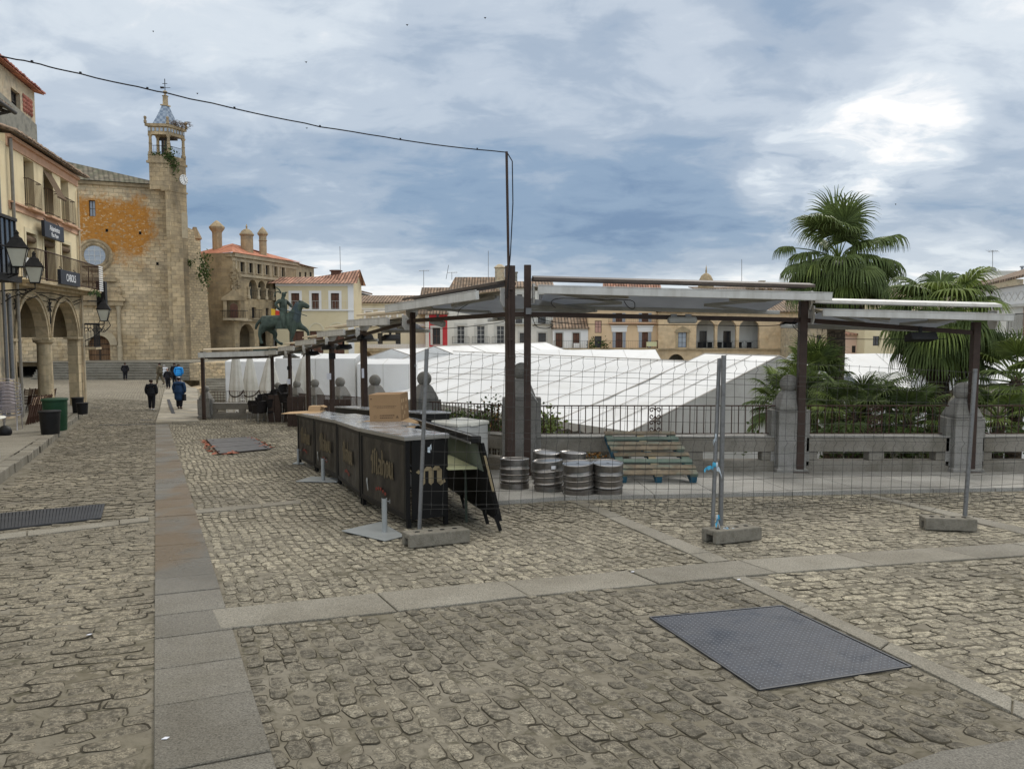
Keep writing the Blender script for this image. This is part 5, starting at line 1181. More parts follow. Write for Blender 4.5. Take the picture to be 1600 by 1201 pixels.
m = MB(); m.box(c + Vc((0, 0, .91)), (.69, .69, .06), rz=rz); m.build('lid', MT.fridge_lid, t, bevel=.015)
m = MB(); rm = Matrix.Rotation(rz, 3, 'Z'); m.box(c + rm @ Vc((0, -.352, .89)), (.16, .02, .03), rz=rz); m.build('handle', MT.fridge_lid, t, bevel=.004)
m = MB(); [m.box(c + rm @ Vc((a, -.334, .12 + .02 * k)), (.4, .006, .008), rz=rz) for k in range(5) for a in (0,)]; m.build('vent', MT.galvanised, t)
# ================================================================== KEGS
r_, H_ = 0.212, 0.43
t = thing('beer_keg', 'steel keg standing apart on the left, next to the freezer', 'keg', (0, 0, 0), group='steel beer kegs on the pavement', local=True)
m = MB()
pf = [(r_ - .012, 0), (r_ - .002, .006), (r_ - .002, .075), (r_ - .012, .082), (r_ - .02, .09), (r_ - .004, .098), (r_ + .004, .112), (r_ + .004, .122), (r_ - .006, .134), (r_ - .006, .19), (r_ + .001, .198), (r_ + .001, .206), (r_ - .006, .214), (r_ - .006, .27), (r_ + .004, .282), (r_ + .004, .292), (r_ - .006, .304), (r_ - .010, .325), (r_ - .012, .33), (r_ - .003, .338), (r_ - .003, H_ - .012)]
m.lathe((0, 0, 0), pf + [(r_ - .012, H_ - .012), (r_ - .014, .36), (r_ - .05, .372), (.07, .385), (.06, .387), (0, .387)], 36); m.build('barrel', MT.keg, t, smooth=30)
m = MB(); tp = [(r_ - .008 + .010 * cos(a), H_ - .010 + .010 * sin(a)) for a in np.linspace(-pi, pi, 9)]
m.lathe((0, 0, 0), tp, 36)
for z in (.117, .287): m.lathe((0, 0, 0), [(r_ + .0042, z - .004), (r_ + .0062, z), (r_ + .0042, z + .004)], 36)
m.build('rim', MT.keg_rim, t, smooth=50)
m = MB(); m.lathe((0, 0, .386), [(.035, 0), (.035, .02), (.022, .022), (.02, .034), (0, .034)], 16); m.build('spear_valve', MT.keg_rim, t, smooth=40)
m = MB(); m.prism([(.06 * cos(a) + 0, 0, .345 + .015 * sin(a)) for a in np.linspace(0, 2 * pi, 9)[:-1]], (0, .01, 0));
kegs = [((804, 765), 0), ((858, 769), 1), ((905, 774), 0), ((948.5, 773), 1)]
KL = ['steel keg standing apart on the left, next to the freezer', 'second keg from the left in the front row, with a white label', 'third keg in the front row, without a label', 'right hand keg beside the pallets, with a white label',
	  'keg half hidden behind the second front keg', 'keg half hidden behind the third front keg']
pos = []
for (px, py), lb in kegs:
	g_ = G(px, py, 0.055); f = Vc((g_.x, g_.y)); f = f * (1 + .2 / f.length); pos.append((f.x, f.y, lb))
for px, Y in ((851, 12.05), (894, 11.95)): p = P(px, 600, Y); pos.append((p.x, p.y, 0))
for i, (x, y, lb) in enumerate(pos):
	k = t if i == 0 else dup(t, (x, y, 0)); k.location = (x, y, zg(x, y) + .056); k.rotation_euler = (R(-4), 0, i * 1.1); k['label'] = KL[i]
	if lb:
		m = MB(); az = math.atan2(-x, -y) * -1; base = k.location
		a0 = -pi / 2 + R(14 if i == 1 else 12)
		pts = [(base.x + (r_ + .002) * cos(a0 + s_), base.y + (r_ + .002) * sin(a0 + s_)) for s_ in (-.16, -.08, 0, .08, .16)]
		for (xa, ya), (xc, yc) in zip(pts, pts[1:]): m.face([(xa, ya, base.z + .338), (xc, yc, base.z + .338), (xc, yc, base.z + .385), (xa, ya, base.z + .385)])
		o = m.build('sticker', MT.label_white, None); o.parent = k; o.matrix_parent_inverse = (Matrix.Translation(k.location) @ k.rotation_euler.to_matrix().to_4x4()).inverted()
# ================================================================== PALLETS
def pallet(name, lab, org, tilt, rz, seed, mats):
	t = thing(name, lab, 'pallet', org, local=True, group='wooden pallets leaning on the balustrade'); rs = random.Random(seed)
	def board(nm, c, d, mt):
		m = MB(); m.box(c, d, rz=rs.uniform(-.012, .012)); m.build(nm, getattr(MT, mt), t, bevel=.004)
	for k, (y, w_) in enumerate(((.07, .14), (.26, .12), (.47, .12), (.72, .14))):
		board('deck_board', (rs.uniform(-.01, .01), y, .138), (1.2, w_, .022), mats[k % len(mats)])
	for k, x in enumerate((-.53, 0, .53)):
		board('stringer_board', (x, .4, .115), (.12, .8, .022), ['wood_teal', 'wood_pale', 'wood_teal'][k])
		board('bottom_board', (x, .4, .011), (.10, .8, .022), 'wood_blue')
		for y in (.06, .4, .74): board('block', (x, y, .063), (.10, .12, .080), 'wood_blue')
	t.rotation_euler = (Matrix.Rotation(rz, 3, 'Z') @ Matrix.Rotation(tilt, 3, 'X')).to_euler(); return t
gx = P(1027, 757, 11.5); x = gx.x
pallet('pallet', 'lower weathered pallet, its edge on the pavement beside the kegs', (x + .02, 11.5, zg(x, 11.5) + .058), R(16), R(0), 1, ['wood_old', 'wood_old', 'wood_teal', 'wood_old'])
pallet('pallet', 'upper weathered pallet resting against the parapet, blue on its left side', (x - .03, 12.22, zg(x, 12.2) + .37), R(14), R(1.5), 2, ['wood_old', 'wood_old', 'wood_teal', 'wood_old'])
# ================================================================== STREET COVERS
t = thing('access_cover', 'large square chequered steel cover set in the cobbles at the lower right', 'cover', PLATE[0])
m = MB(); up = Vc((0, 0, 1)); PL = [p + up * .005 for p in PLATE]; m.prism(PL, up * .006); m.build('plate', MT.plate_steel, t)
m = MB(); g_ = grow(PLATE, .015); PG = [Vc((q.x, q.y, zg(q.x, q.y) + .010)) for q in g_]
for i in range(4): a, b = PG[i], PG[(i + 1) % 4]; m.beam(a, b, .012, .008)
m.build('frame', MT.grate, t)
m = MB(); nu, nv_ = 30, 36
for i in range(nu):
	for j in range(nv_):
		u, v_ = (i + .5) / nu, (j + .5) / nv_
		c = (PL[0] * (1 - u) + PL[1] * u) * (1 - v_) + (PL[3] * (1 - u) + PL[2] * u) * v_ + up * .0058
		a = R(45) if (i + j) % 2 else R(-45); a += .3; dx = Vc((cos(a), sin(a), 0)) * .0125; dy = Vc((-sin(a), cos(a), 0)) * .0042
		m.add([c - dx, c - dy, c + dx, c + dy, c + up * .003], [(0, 1, 4), (1, 2, 4), (2, 3, 4), (3, 0, 4)])
m.build('tread_studs', MT.plate_stud, t)
t = thing('street_grating', 'long dark steel grating across the street at the left edge', 'grating', GRATE[1])
m = MB(); m.prism([p + up * .002 for p in GRATE], up * .003); m.build('pit', MT.void, t)
m = MB(); N_ = 56
for i in range(N_ + 1):
	u = i / N_; a = GRATE[0] * (1 - u) + GRATE[1] * u; b = GRATE[3] * (1 - u) + GRATE[2] * u; m.beam(a + up * .012, b + up * .012, .028, .014)
for v_ in (0, .33, .66, 1): a = GRATE[0] * (1 - v_) + GRATE[3] * v_; b = GRATE[1] * (1 - v_) + GRATE[2] * v_; m.beam(a + up * .010, b + up * .010, .03, .012)
m.build('bars', MT.grate, t)
t = thing('trench_boards', 'dark boards covering a hole in the cobbles, orange netting along their edges', 'boards', BOARDS[0])
for i in range(3):
	v0, v1 = i / 3 + .008, (i + 1) / 3 - .008; m = MB()
	q = [BOARDS[0].lerp(BOARDS[3], v0), BOARDS[1].lerp(BOARDS[2], v0), BOARDS[1].lerp(BOARDS[2], v1), BOARDS[0].lerp(BOARDS[3], v1)]
	m.prism([p + up * .02 for p in q], up * .022); m.build('board', MT.board_dark, t, bevel=.003)
m = MB(); rs = random.Random(4)
for a, b, n_ in ((BOARDS[0], BOARDS[3], 26), (BOARDS[2], BOARDS[1], 22), (BOARDS[3], BOARDS[3].lerp(BOARDS[2], .4), 10)):
	for k in range(n_):
		p = a.lerp(b, (k + .5) / n_) + Vc((rs.uniform(-.16, .10), rs.uniform(-.05, .05), .02)); s_ = rs.uniform(.04, .1)
		m.face([p + Vc((-s_, -s_ * .5, 0)), p + Vc((s_, -s_ * .7, rs.uniform(0, .05))), p + Vc((s_ * .8, s_ * .6, 0)), p + Vc((-s_ * .7, s_ * .6, rs.uniform(0, .04)))])
m.build('netting', MT.net_orange, t)
# ================================================================== BUILDING HELPERS
class Fac:
	def __init__(s, A, B, z0=None):
		s.A = Vc((A[0], A[1])); s.B = Vc((B[0], B[1])); s.e = (s.B - s.A); s.L = s.e.length; s.e.normalize()
		s.n = Vc((s.e.y, -s.e.x))
		if s.n.dot(-s.A) < 0: s.n = -s.n
		s.z0 = z0
		s.E = Vc((s.e.x, s.e.y, 0)); s.N = Vc((s.n.x, s.n.y, 0))
	def pt(s, u, z, d=0.0): p = s.A + s.e * u + s.n * d; return Vc((p.x, p.y, z))
	def uv(s, px, py, d=0.0):
		r = ray(px, py); A = s.A + s.n * d
		t = A.dot(s.n) / (r.x * s.n.x + r.y * s.n.y); x, y = r.x * t, r.y * t
		return (Vc((x, y)) - A).dot(s.e), CZ + r.z * t
	def rect(s, px0, py0, px1, py1, d=0.0):
		pm = (px0 + px1) / 2; pyc = (py0 + py1) / 2
		u0 = s.uv(px0, pyc, d)[0]; u1 = s.uv(px1, pyc, d)[0]; zt = s.uv(pm, py0, d)[1]; zb_ = s.uv(pm, py1, d)[1]
		return (u0, u1, zb_, zt)
def wall(fc, u0, u1, z0, z1, ops, depth=0.3):
	"""wall face with real openings: ops = (a, b, zb, zt, arch)"""
	m = MB(); us = {u0, u1}; zs = {z0, z1}
	for o in ops:
		us |= {max(u0, o[0]), min(u1, o[1])}; zs |= {max(z0, o[2]), min(z1, o[3])}
	us = sorted(us); zs = sorted(zs)
	for a, b in zip(us, us[1:]):
		for c, d in zip(zs, zs[1:]):
			if b - a < 1e-5 or d - c < 1e-5: continue
			mu, mz = (a + b) / 2, (c + d) / 2
			if any(o[0] < mu < o[1] and o[2] < mz < o[3] for o in ops): continue
			m.face([fc.pt(a, c), fc.pt(b, c), fc.pt(b, d), fc.pt(a, d)])
	for o in ops:
		a, b, c, d = o[:4]; a = max(a, u0); b = min(b, u1); c = max(c, z0); dd = depth
		arch = len(o) > 4 and o[4]; op = len(o) > 5
		if not arch:
			loop = [(a, c), (a, d), (b, d), (b, c)]
		else:
			r = (b - a) / 2; ry = min(r, (d - c) * .95) if arch is True else arch; n = 14; loop = [(a, c)]
			arc = [((a + b) / 2 - r * cos(pi * k / n), d - ry + ry * sin(pi * k / n)) for k in range(n + 1)]
			for (x0, y0), (x1, y1) in zip(arc, arc[1:]): m.face([fc.pt(x0, y0), fc.pt(x1, y1), fc.pt(x1, d), fc.pt(x0, d)])
			loop += arc + [(b, c)]
		lp = loop + ([loop[0]] if c > z0 + .01 else [])
		if op: lp = loop
		for (x0, y0), (x1, y1) in zip(lp, lp[1:]):
			if op and not arch and y0 == y1: continue
			m.face([fc.pt(x0, y0), fc.pt(x1, y1), fc.pt(x1, y1, -dd), fc.pt(x0, y0, -dd)])
	return m
def shell(m, fc, u0, u1, z0, z1, D):
	f = fc.pt
	m.face([f(u0, z0), f(u0, z1), f(u0, z1, -D), f(u0, z0, -D)]); m.face([f(u1, z0), f(u1, z1), f(u1, z1, -D), f(u1, z0, -D)])
	m.face([f(u0, z0, -D), f(u1, z0, -D), f(u1, z1, -D), f(u0, z1, -D)]); m.face([f(u0, z1), f(u1, z1), f(u1, z1, -D), f(u0, z1, -D)])
def window(fc, r, par, frame='frame_dark', pane='glass_dark', d=-0.12, fw=0.06, mull=1, trans_=1, name='window', solid=None, arch=False):
	a, b, c, e = r[:4]; m = MB(); t = .05
	def bar(x0, x1, y0, y1): m.prism([fc.pt(x0, y0, d), fc.pt(x1, y0, d), fc.pt(x1, y1, d), fc.pt(x0, y1, d)], fc.N * t)
	bar(a, a + fw, c, e); bar(b - fw, b, c, e); bar(a + fw, b - fw, c, c + fw); bar(a + fw, b - fw, e - fw, e)
	for k in range(mull): x = a + (b - a) * (k + 1) / (mull + 1); bar(x - fw * .4, x + fw * .4, c + fw, e - fw)
	for k in range(trans_): y = c + (e - c) * (k + 1) / (trans_ + 1); m.prism([fc.pt(a + fw, y - fw * .3, d - .003), fc.pt(b - fw, y - fw * .3, d - .003), fc.pt(b - fw, y + fw * .3, d - .003), fc.pt(a + fw, y + fw * .3, d - .003)], fc.N * t)
	w = m.build(name, getattr(MT, frame), par)
	m = MB(); m.face([fc.pt(a, c, d + .012), fc.pt(b, c, d + .012), fc.pt(b, e, d + .012), fc.pt(a, e, d + .012)])
	m.build('leaf' if solid else 'pane', getattr(MT, solid or pane), w); return w
def surround(fc, r, par, mat, w=0.15, t=0.03, sill=True, arch=False, lintel=1.0):
	a, b, c, e = r[:4]; m = MB()
	def q(x0, x1, y0, y1, dd=t): m.prism([fc.pt(x0, y0, .003), fc.pt(x1, y0, .003), fc.pt(x1, y1, .003), fc.pt(x0, y1, .003)], fc.N * dd)
	q(a - w, a, c, e); q(b, b + w, c, e); q(a - w, b + w, e, e + w * lintel)
	if sill: q(a - w, b + w, c - .08, c, t * 2)
	return m.build('surround', getattr(MT, mat), par)
def railing(fc, u0, u1, z, par, h=1.0, d=0.35, sp=0.16, mat='black_iron', slab=None, r=.016, name='balcony'):
	if slab:
		m = MB(); m.prism([fc.pt(u0, z - .14, 0.003), fc.pt(u1, z - .14, 0.003), fc.pt(u1, z - .14, d + .08), fc.pt(u0, z - .14, d + .08)], (0, 0, .12)); s_ = m.build(name, getattr(MT, slab), par); par2 = s_
	m = MB(); c = [fc.pt(u0, z + h, 0.02), fc.pt(u0, z + h, d), fc.pt(u1, z + h, d), fc.pt(u1, z + h, 0.02)]; m.tube(c, r * 1.3, 4)
	c = [fc.pt(u0, z + .08, 0.02), fc.pt(u0, z + .08, d), fc.pt(u1, z + .08, d), fc.pt(u1, z + .08, 0.02)]; m.tube(c, r, 4)
	n = max(2, int((u1 - u0) / sp))
	for k in range(n + 1): u = u0 + (u1 - u0) * k / n; m.tube([fc.pt(u, z + .02, d), fc.pt(u, z + h, d)], r * .7, 4)
	for dd in np.arange(.12, d, sp):
		for u in (u0, u1): m.tube([fc.pt(u, z + .02, dd), fc.pt(u, z + h, dd)], r * .7, 4)
	o = m.build('railing', getattr(MT, mat), par)
	if slab:
		o.parent = par2; o.location = (0, 0, 0)
	return o
def gable_roof(fc, u0, u1, ze, zr, D, par, mat, over=0.35, hip0=0, hip1=0, name='roof', th=.16):
	f = fc.pt; m = MB(); h = D / 2; sl_ = (zr - ze) / h; zo = ze - sl_ * over
	a0, a1 = u0 - over * (1 if hip0 else .4), u1 + over * (1 if hip1 else .4); r0, r1 = u0 + hip0, u1 - hip1
	A, B, C, Dd = f(a0, zo, over), f(a1, zo, over), f(a1, zo, -D - over), f(a0, zo, -D - over); R0, R1 = f(r0 - (0 if hip0 else over * .4), zr, -h), f(r1 + (0 if hip1 else over * .4), zr, -h)
	up = Vc((0, 0, th)); vs = [A, B, C, Dd, R0, R1]; vs = vs + [v_ + up for v_ in vs]
	m.add(vs, [(0, 1, 5, 4), (2, 3, 4, 5), (3, 0, 4), (1, 2, 5), (6, 7, 11, 10), (8, 9, 10, 11), (9, 6, 10), (7, 8, 11), (0, 1, 7, 6), (1, 2, 8, 7), (2, 3, 9, 8), (3, 0, 6, 9)])
	return m.build(name, getattr(MT, mat), par)
def belt(fc, u0, u1, z0, z1, par, mat, d=.06, name='cornice', off=.003):
	m = MB(); m.prism([fc.pt(u0, z0, off), fc.pt(u1, z0, off), fc.pt(u1, z1, off), fc.pt(u0, z1, off)], fc.N * d); return m.build(name, getattr(MT, mat), par)
def antenna(px, py_top, py_bot, Y, lab, fork=True, lean=0):
	b = P(px, py_bot, Y); t_ = P(px + lean, py_top, Y); t = thing('antenna', lab, 'antenna', b); r = .00035 * Y
	m = MB(); m.tube([b, t_], r, 5); m.build('mast', MT.galvanised, t)
	if fork:
		m = MB(); w = Y * .006
		m.tube([t_ + Vc((-w, 0, -.1)), t_ + Vc((w * 1.2, 0, -.05))], r * .7, 4)
		for k in range(5): c = t_ + Vc((-w + k * w * .5, 0, -.08)); m.tube([c + Vc((0, -.3, -.12)), c + Vc((0, .3, .12))], r * .5, 4)
		m.build('aerial', MT.galvanised, t)
	return t
# ================================================================== ARCADE HOUSE (left)
FL = Fac(FA, FB)
def uY(Y): return (Y - 14) / 22 * FL.L
def ul(px, py=515): return FL.uv(px, py)[0]
uJ = ul(22); uE = FL.L     
t = thing('arcade_house', 'cream house with two tall arches, balcony and orange trim at the left of the street', 'house', FL.pt((uJ + uE) / 2, -1.7))
zB = -3.0; zTop = 8.55
a1 = FL.rect(26, 463, 75, 640); a2 = FL.rect(82, 470, 122, 640)
A1 = (a1[0], a1[1], zB, FL.uv(50, 464)[1], True); A2 = (a2[0], a2[1], zB, FL.uv(102, 471)[1], True)
top_w = [FL.rect(38, 250, 53.5, 326), FL.rect(69, 266, 83, 339), FL.rect(95.5, 280, 107.5, 348)]
mid_w = [FL.rect(42, 365, 58, 449), FL.rect(69.5, 373, 86.5, 451), FL.rect(97, 382, 110.5, 453)]
zbal = FL.uv(130, 454)[1]
mid_w = [(w[0], w[1], zbal + .05, w[3]) for w in mid_w]; zt0 = min(w[2] for w in top_w); top_w = [(w[0], w[1], zt0, top_w[1][3] if i else w[3]) for i, w in enumerate(top_w)]
zA = zbal - .13
zcap = A1[3] - (A1[1] - A1[0]) / 2; AL = (A1[0], A2[1], zB, zcap, False, 1); m = wall(FL, uJ, uE, zB, zA, [(A1[0], A1[1], zcap, A1[3], True, 1), (A2[0], A2[1], zcap, A2[3], (A2[3] - zcap) * .999, 1), AL], depth=.42)
f = FL.pt
m.face([f(uE, zB), f(uE, zA), f(uE, zA, -.42), f(uE, zB, -.42)])
m.face([f(uE, 1.2), f(uE, zA), f(uE, zA, -8), f(uE, 1.2, -8)])
m.build('arcade_wall', MT.arch_stone, t); m = MB()
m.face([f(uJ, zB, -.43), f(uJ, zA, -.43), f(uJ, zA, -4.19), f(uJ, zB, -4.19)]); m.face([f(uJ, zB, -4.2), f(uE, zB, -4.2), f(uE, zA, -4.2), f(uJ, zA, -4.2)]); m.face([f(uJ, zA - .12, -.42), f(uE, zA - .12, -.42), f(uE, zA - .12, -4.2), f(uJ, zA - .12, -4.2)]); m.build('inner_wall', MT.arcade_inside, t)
m = wall(FL, uJ, uE, zA, zTop, [tuple(w) for w in top_w + mid_w], depth=.38); shell(m, FL, uJ, uE, zA, zTop, 8)
m.build('wall', MT.cream_plaster, t)
for a in (A1, A2):   
	r = (a[1] - a[0]) / 2; c = (a[0] + a[1]) / 2; zs = a[3] - r; m = MB()
	for k in range(20):
		t0, t1 = pi * k / 20, pi * (k + 1) / 20
		m.prism([f(c - cos(q) * rr, zs + sin(q) * rr, .002) for q, rr in ((t0, r), (t1, r), (t1, r + .20), (t0, r + .20))], FL.N * .05)
		m.prism([f(c - cos(q) * rr, zs + sin(q) * rr, .002) for q, rr in ((t0, r + .14), (t1, r + .14), (t1, r + .20), (t0, r + .20))], FL.N * .09)
	m.build('arch_ring', MT.arch_stone, t)
zcap = A1[3] - (A1[1] - A1[0]) / 2
uc = (A1[1] + A2[0]) / 2
cols_ = [(uc, .0), (A1[0] - .12, 0), (A2[1] + .2, 0)]
for k, (u, _) in enumerate(cols_):
	p = f(u, 0, -.21); m = MB(); r = .29
	if k == 0: m.lathe((p.x, p.y, 0), [(r + .06, -2.2), (r + .06, -1.55), (r, -1.5), (r * .93, zcap - .25), (r * .93, zcap - .18), (r + .05, zcap - .12), (r + .1, zcap - .1), (r + .12, zcap), (r + .12, zcap + .06)], 20); m.build('column', MT.arch_stone, t, smooth=40)
	m = MB(); m.prism([f(u - .42, zcap - .02, .10), f(u + .42, zcap - .02, .10), f(u + .42, zcap - .02, -.52), f(u - .42, zcap - .02, -.52)], (0, 0, .10)); m.build('capital', MT.arch_stone, t, bevel=.02)
for w in top_w:
	window(FL, w, t, frame='frame_dark', d=-.36, mull=1, trans_=3)
	railing(FL, w[0] - .12, w[1] + .12, w[2] + .02, t, h=1.05, d=.2, sp=.13, mat='rust_iron', r=.014)
m = MB(); w = top_w[1]; m.face([f(w[0], w[3] - .1, -.02), f(w[1], w[3] - .1, -.02), f(w[1] + .02, w[3] - 1.15, .5), f(w[0], w[3] - 1.15, .5)]); m.face([f(w[0], w[3] - 1.15, .5), f(w[1] + .02, w[3] - 1.15, .5), f(w[1] + .02, w[3] - 1.2, .46), f(w[0], w[3] - 1.2, .46)]); m.build('roller_blind', MT.straw, t)
for w in mid_w:
	window(FL, w, t, frame='frame_dark', d=-.36, mull=1, trans_=2)
	m = MB(); m.tube([f(w[0] + .04, w[3] - .22, -.1), f(w[1] - .04, w[3] - .22, -.1)], .13, 10); m.build('roller_blind', MT.straw, t)
	surround(FL, w, t, 'yellow_wall', w=.16, t=.02, sill=False)
ubl0, ubl1 = ul(25) - .0, uE + .35
m = MB(); m.prism([f(ubl0, zbal - .12, .003), f(ubl1, zbal - .12, .003), f(ubl1, zbal - .12, .80), f(ubl0, zbal - .12, .80)], (0, 0, .12)); m.prism([f(ubl0, zbal - .24, .003), f(ubl1 - .2, zbal - .24, .003), f(ubl1 - .2, zbal - .24, .4), f(ubl0, zbal - .24, .4)], (0, 0, .118)); m.build('balcony', MT.arch_stone, t, bevel=.02)
railing(FL, ubl0, ubl1, zbal, t, h=1.12, d=.76, sp=.15, mat='rust_iron', r=.018)
m = MB(); rs = random.Random(8)
for k in range(60): c = f(rs.uniform(uE - 1.6, uE - .2), zbal - .15 + rs.uniform(-.1, .1), .75 + rs.uniform(-.1, .1)); m.face([c, c + Vc((rs.uniform(-.1, .1), .1, .08)), c + Vc((rs.uniform(-.1, .1), 0, -.12))])
m.build('moss', MT.leaf_shrub, t)
zc = FL.uv(100, 262)[1];
belt(FL, uJ, uE + .03, zTop - .42, zTop - .12, t, 'orange_trim', .05); belt(FL, uJ, uE + .03, zTop - .12, zTop, t, 'orange_trim', .16)
zl = FL.uv(60, 338)[1]; belt(FL, uJ, uE + .03, zl - .14, zl + .08, t, 'orange_trim', .05); belt(FL, uJ, uE + .03, zl + .08, zl + .14, t, 'orange_trim', .14)
for w in top_w:
	m = MB(); m.prism([f(w[0] - .15, w[2] - .1, .003), f(w[1] + .15, w[2] - .1, .003), f(w[1] + .15, w[2] - .1, .3), f(w[0] - .15, w[2] - .1, .3)], (0, 0, .1)); m.build('balcony', MT.orange_trim, t, bevel=.02)
def tile_roof(fc, u0, u1, ze, slope, D, par, over, seed, mat='tile_old', w=.23, sheet='roof_old', nm='roof'):
	m = MB(); m.prism([fc.pt(u0, ze, over), fc.pt(u1, ze, over), fc.pt(u1, ze + slope * (D + over), -D), fc.pt(u0, ze + slope * (D + over), -D)], (0, 0, .05)); o = m.build(nm, getattr(MT, sheet), par)
	m = MB(); rs = random.Random(seed); n = int((u1 - u0) / w)
	for k in range(n + 1):
		u = u0 + (u1 - u0) * k / n; r0 = w * .40
		for j in range(4):
			d0 = over + .06 - j * .36 + rs.uniform(-.03, .03); z0 = ze + .06 + slope * (over - d0) + rs.uniform(0, .02)
			pts = []
			for s_, rr in ((0, 1.08), (1, .9)):
				dd = d0 - s_ * .42; zz = z0 + slope * .42 * s_
				pts.append([fc.pt(u + r0 * rr * cos(a), zz + r0 * rr * .75 * sin(a), dd) for a in np.linspace(0, pi, 6)])
			vs = pts[0] + pts[1]; m.add(vs, [(i, i + 1, i + 7, i + 6) for i in range(5)] + [(0, 1, 2, 3, 4, 5)])
	q = m.build('ridge_tile' if 0 else 'eaves_tiles', getattr(MT, mat), par, fix=False); return o
tile_roof(FL, uJ - .2, uE + .25, zTop + .0, .32, 7.5, t, .42, 3)
m = MB(); m.tube([f(ul(24), -2.5, .12), f(ul(24), zTop - .15, .12)], .06, 8); m.build('downpipe', MT.copper_pipe, t, smooth=50)
m = MB(); [m.tube([f(uE - .12 - .1 * k, -2.2, .09), f(uE - .12 - .1 * k, zbal - .2, .09), f(uE - .14 - .1 * k, zTop - .6 - .8 * k, .09)], .035, 6) for k in range(2)]; m.build('conduit', MT.old_plaster, t, smooth=50)
for u in (uc, A1[0] + .0):
	m = MB(); c = f(u, zcap + 1.35, .06)
	for k in range(8): a = k * pi / 4; m.tube([c, c + FL.E * cos(a) * .28 + Vc((0, 0, sin(a) * .28))], .022, 5)
	m.tube([c - Vc((0, 0, .7)), c + Vc((0, 0, .2))], .025, 5); m.build('wall_anchor', MT.black_iron, t)
m = MB(); rs = random.Random(2)
for k in range(3):
	pts = []
	for s_ in np.linspace(0, 1, 16): u = uJ + .3 + (uE - uJ - .5) * s_; pts.append(f(u, zbal - .34 - .1 * k - (.18 * sin(s_ * pi * (2 + k)) ** 2) * (1 if k else .3), .05))
	m.tube(pts, .016, 4)
m.build('facade_cable', MT.cable_black, t)
for k, (u, w, h, mt, pn) in enumerate(((uJ + 1.2, 1.3, 2.3, 'frame_dark', 'glass_dark'), (uJ + 3.2, 1.1, 2.3, 'frame_white', 'glass_dark'), (uJ + 4.8, 1.0, 2.2, 'frame_dark', 'glass_dark'), (uE - 2.6, 1.6, 2.4, 'frame_dark', 'glass_dark'))):
	fb = Fac(f(uJ, 0, -4.19), f(uE, 0, -4.19)); window(fb, (u - uJ, u - uJ + w, -1.6, -1.6 + h), t, frame=mt, pane=pn, d=.02, name='shop_door')
m = MB(); rs = random.Random(1)
for k in range(14): u = uE - .9 - k * .16; m.tube([f(u, -1.8, -4.0), f(u, -.6, -4.0)], .02, 4)
m.tube([f(uE - .9, -.6, -4.0), f(uE - 3.2, -.6, -4.0)], .03, 4); m.build('gate', MT.black_iron, t)
def sign(r, d, lab, lines, th=.12, name='sign'):
	a, b, c, e = r; s_ = thing(name, lab, 'sign', FL.pt((a + b) / 2, c, d)); m = MB()
	m.prism([FL.pt(a, c, d), FL.pt(b, c, d), FL.pt(b, e, d), FL.pt(a, e, d)], FL.N * th); m.build('board', MT.sign_black, s_, bevel=.01)
	m = MB(); [m.beam(FL.pt(a + (b - a) * k, e, d + th / 2), FL.pt(a + (b - a) * k, e + .12, d - .02), .03, .03) for k in (.15, .85)]; m.build('bracket', MT.black_iron, s_)
	for body, zf, sz, wd in lines: text(body, 'lettering', MT.sign_white, s_, FL.pt((a + b) / 2, c + (e - c) * zf, d + th + .008), FL.E, (0, 0, 1), sz, .004, width=wd)
r = FL.rect(67, 350, 97, 374, .25); sign(r, .2, 'upper black sign below the orange belt of the arcade house', [('Alojamientos', .64, (r[3] - r[2]) * .50, .74), ('Plaza Mayor', .24, (r[3] - r[2]) * .38, .74)])
r = FL.rect(90.5, 424, 121, 446, .8); sign(r, .79, 'lower black sign hanging on the balcony railing of the arcade house', [('CABOLS', .48, (r[3] - r[2]) * .72, .8)])
a, b, c, e = FL.rect(35, 402, 48, 434, .8); s_ = thing('balcony_screen', 'pale slatted screen on the near part of the balcony railing', 'screen', FL.pt(a, c, .8)); m = MB()
for k in range(12): z_ = c + (e - c) * k / 12; m.prism([FL.pt(a, z_, .80), FL.pt(b + .5, z_, .80), FL.pt(b + .5, z_ + .055, .80), FL.pt(a, z_ + .055, .80)], FL.N * .015)
m.build('slats', MT.white_clean, s_)
ue = Fac(FL.pt(uE + .36, 0, .0), FL.pt(uE + .36, 0, .8))
s_ = thing('balcony_screen', 'white slatted screen at the far end of the balcony railing', 'screen', FL.pt(uE + .4, zbal, .8)); m = MB()
for k in range(12): z_ = zbal - .02 + k * .1; m.prism([FL.pt(uE + .0, z_, .80), FL.pt(uE + .62, z_, .80), FL.pt(uE + .62, z_ + .06, .80), FL.pt(uE + .0, z_ + .06, .80)], FL.N * .015)
m.build('slats', MT.white_clean, s_)
s_ = thing('corner_balcony', 'small dark iron balcony jutting from the far corner of the arcade house', 'balcony', FL.pt(uE + .2, .6)); m = MB()
fa_ = FL.rect(131, 490, 146, 538, .3)
m.prism([FL.pt(uE + .01, .62, -.2), FL.pt(uE + 1.0, .62, -.2), FL.pt(uE + 1.0, .62, .55), FL.pt(uE + .01, .62, .55)], (0, 0, .1)); m.build('slab', MT.arch_stone, s_)
m = MB()
for k in range(9): u = uE + .05 + k * .115; m.tube([FL.pt(u, .72, .5), FL.pt(u, 1.85, .5)], .014, 4)
for d in np.arange(-.15, .5, .13): m.tube([FL.pt(uE + .98, .72, d), FL.pt(uE + .98, 1.85, d)], .014, 4)
for z_ in (.74, 1.85): m.tube([FL.pt(uE + .05, z_, .5), FL.pt(uE + .98, z_, .5), FL.pt(uE + .98, z_, -.15)], .02, 4)
m.build('railing', MT.black_iron, s_)
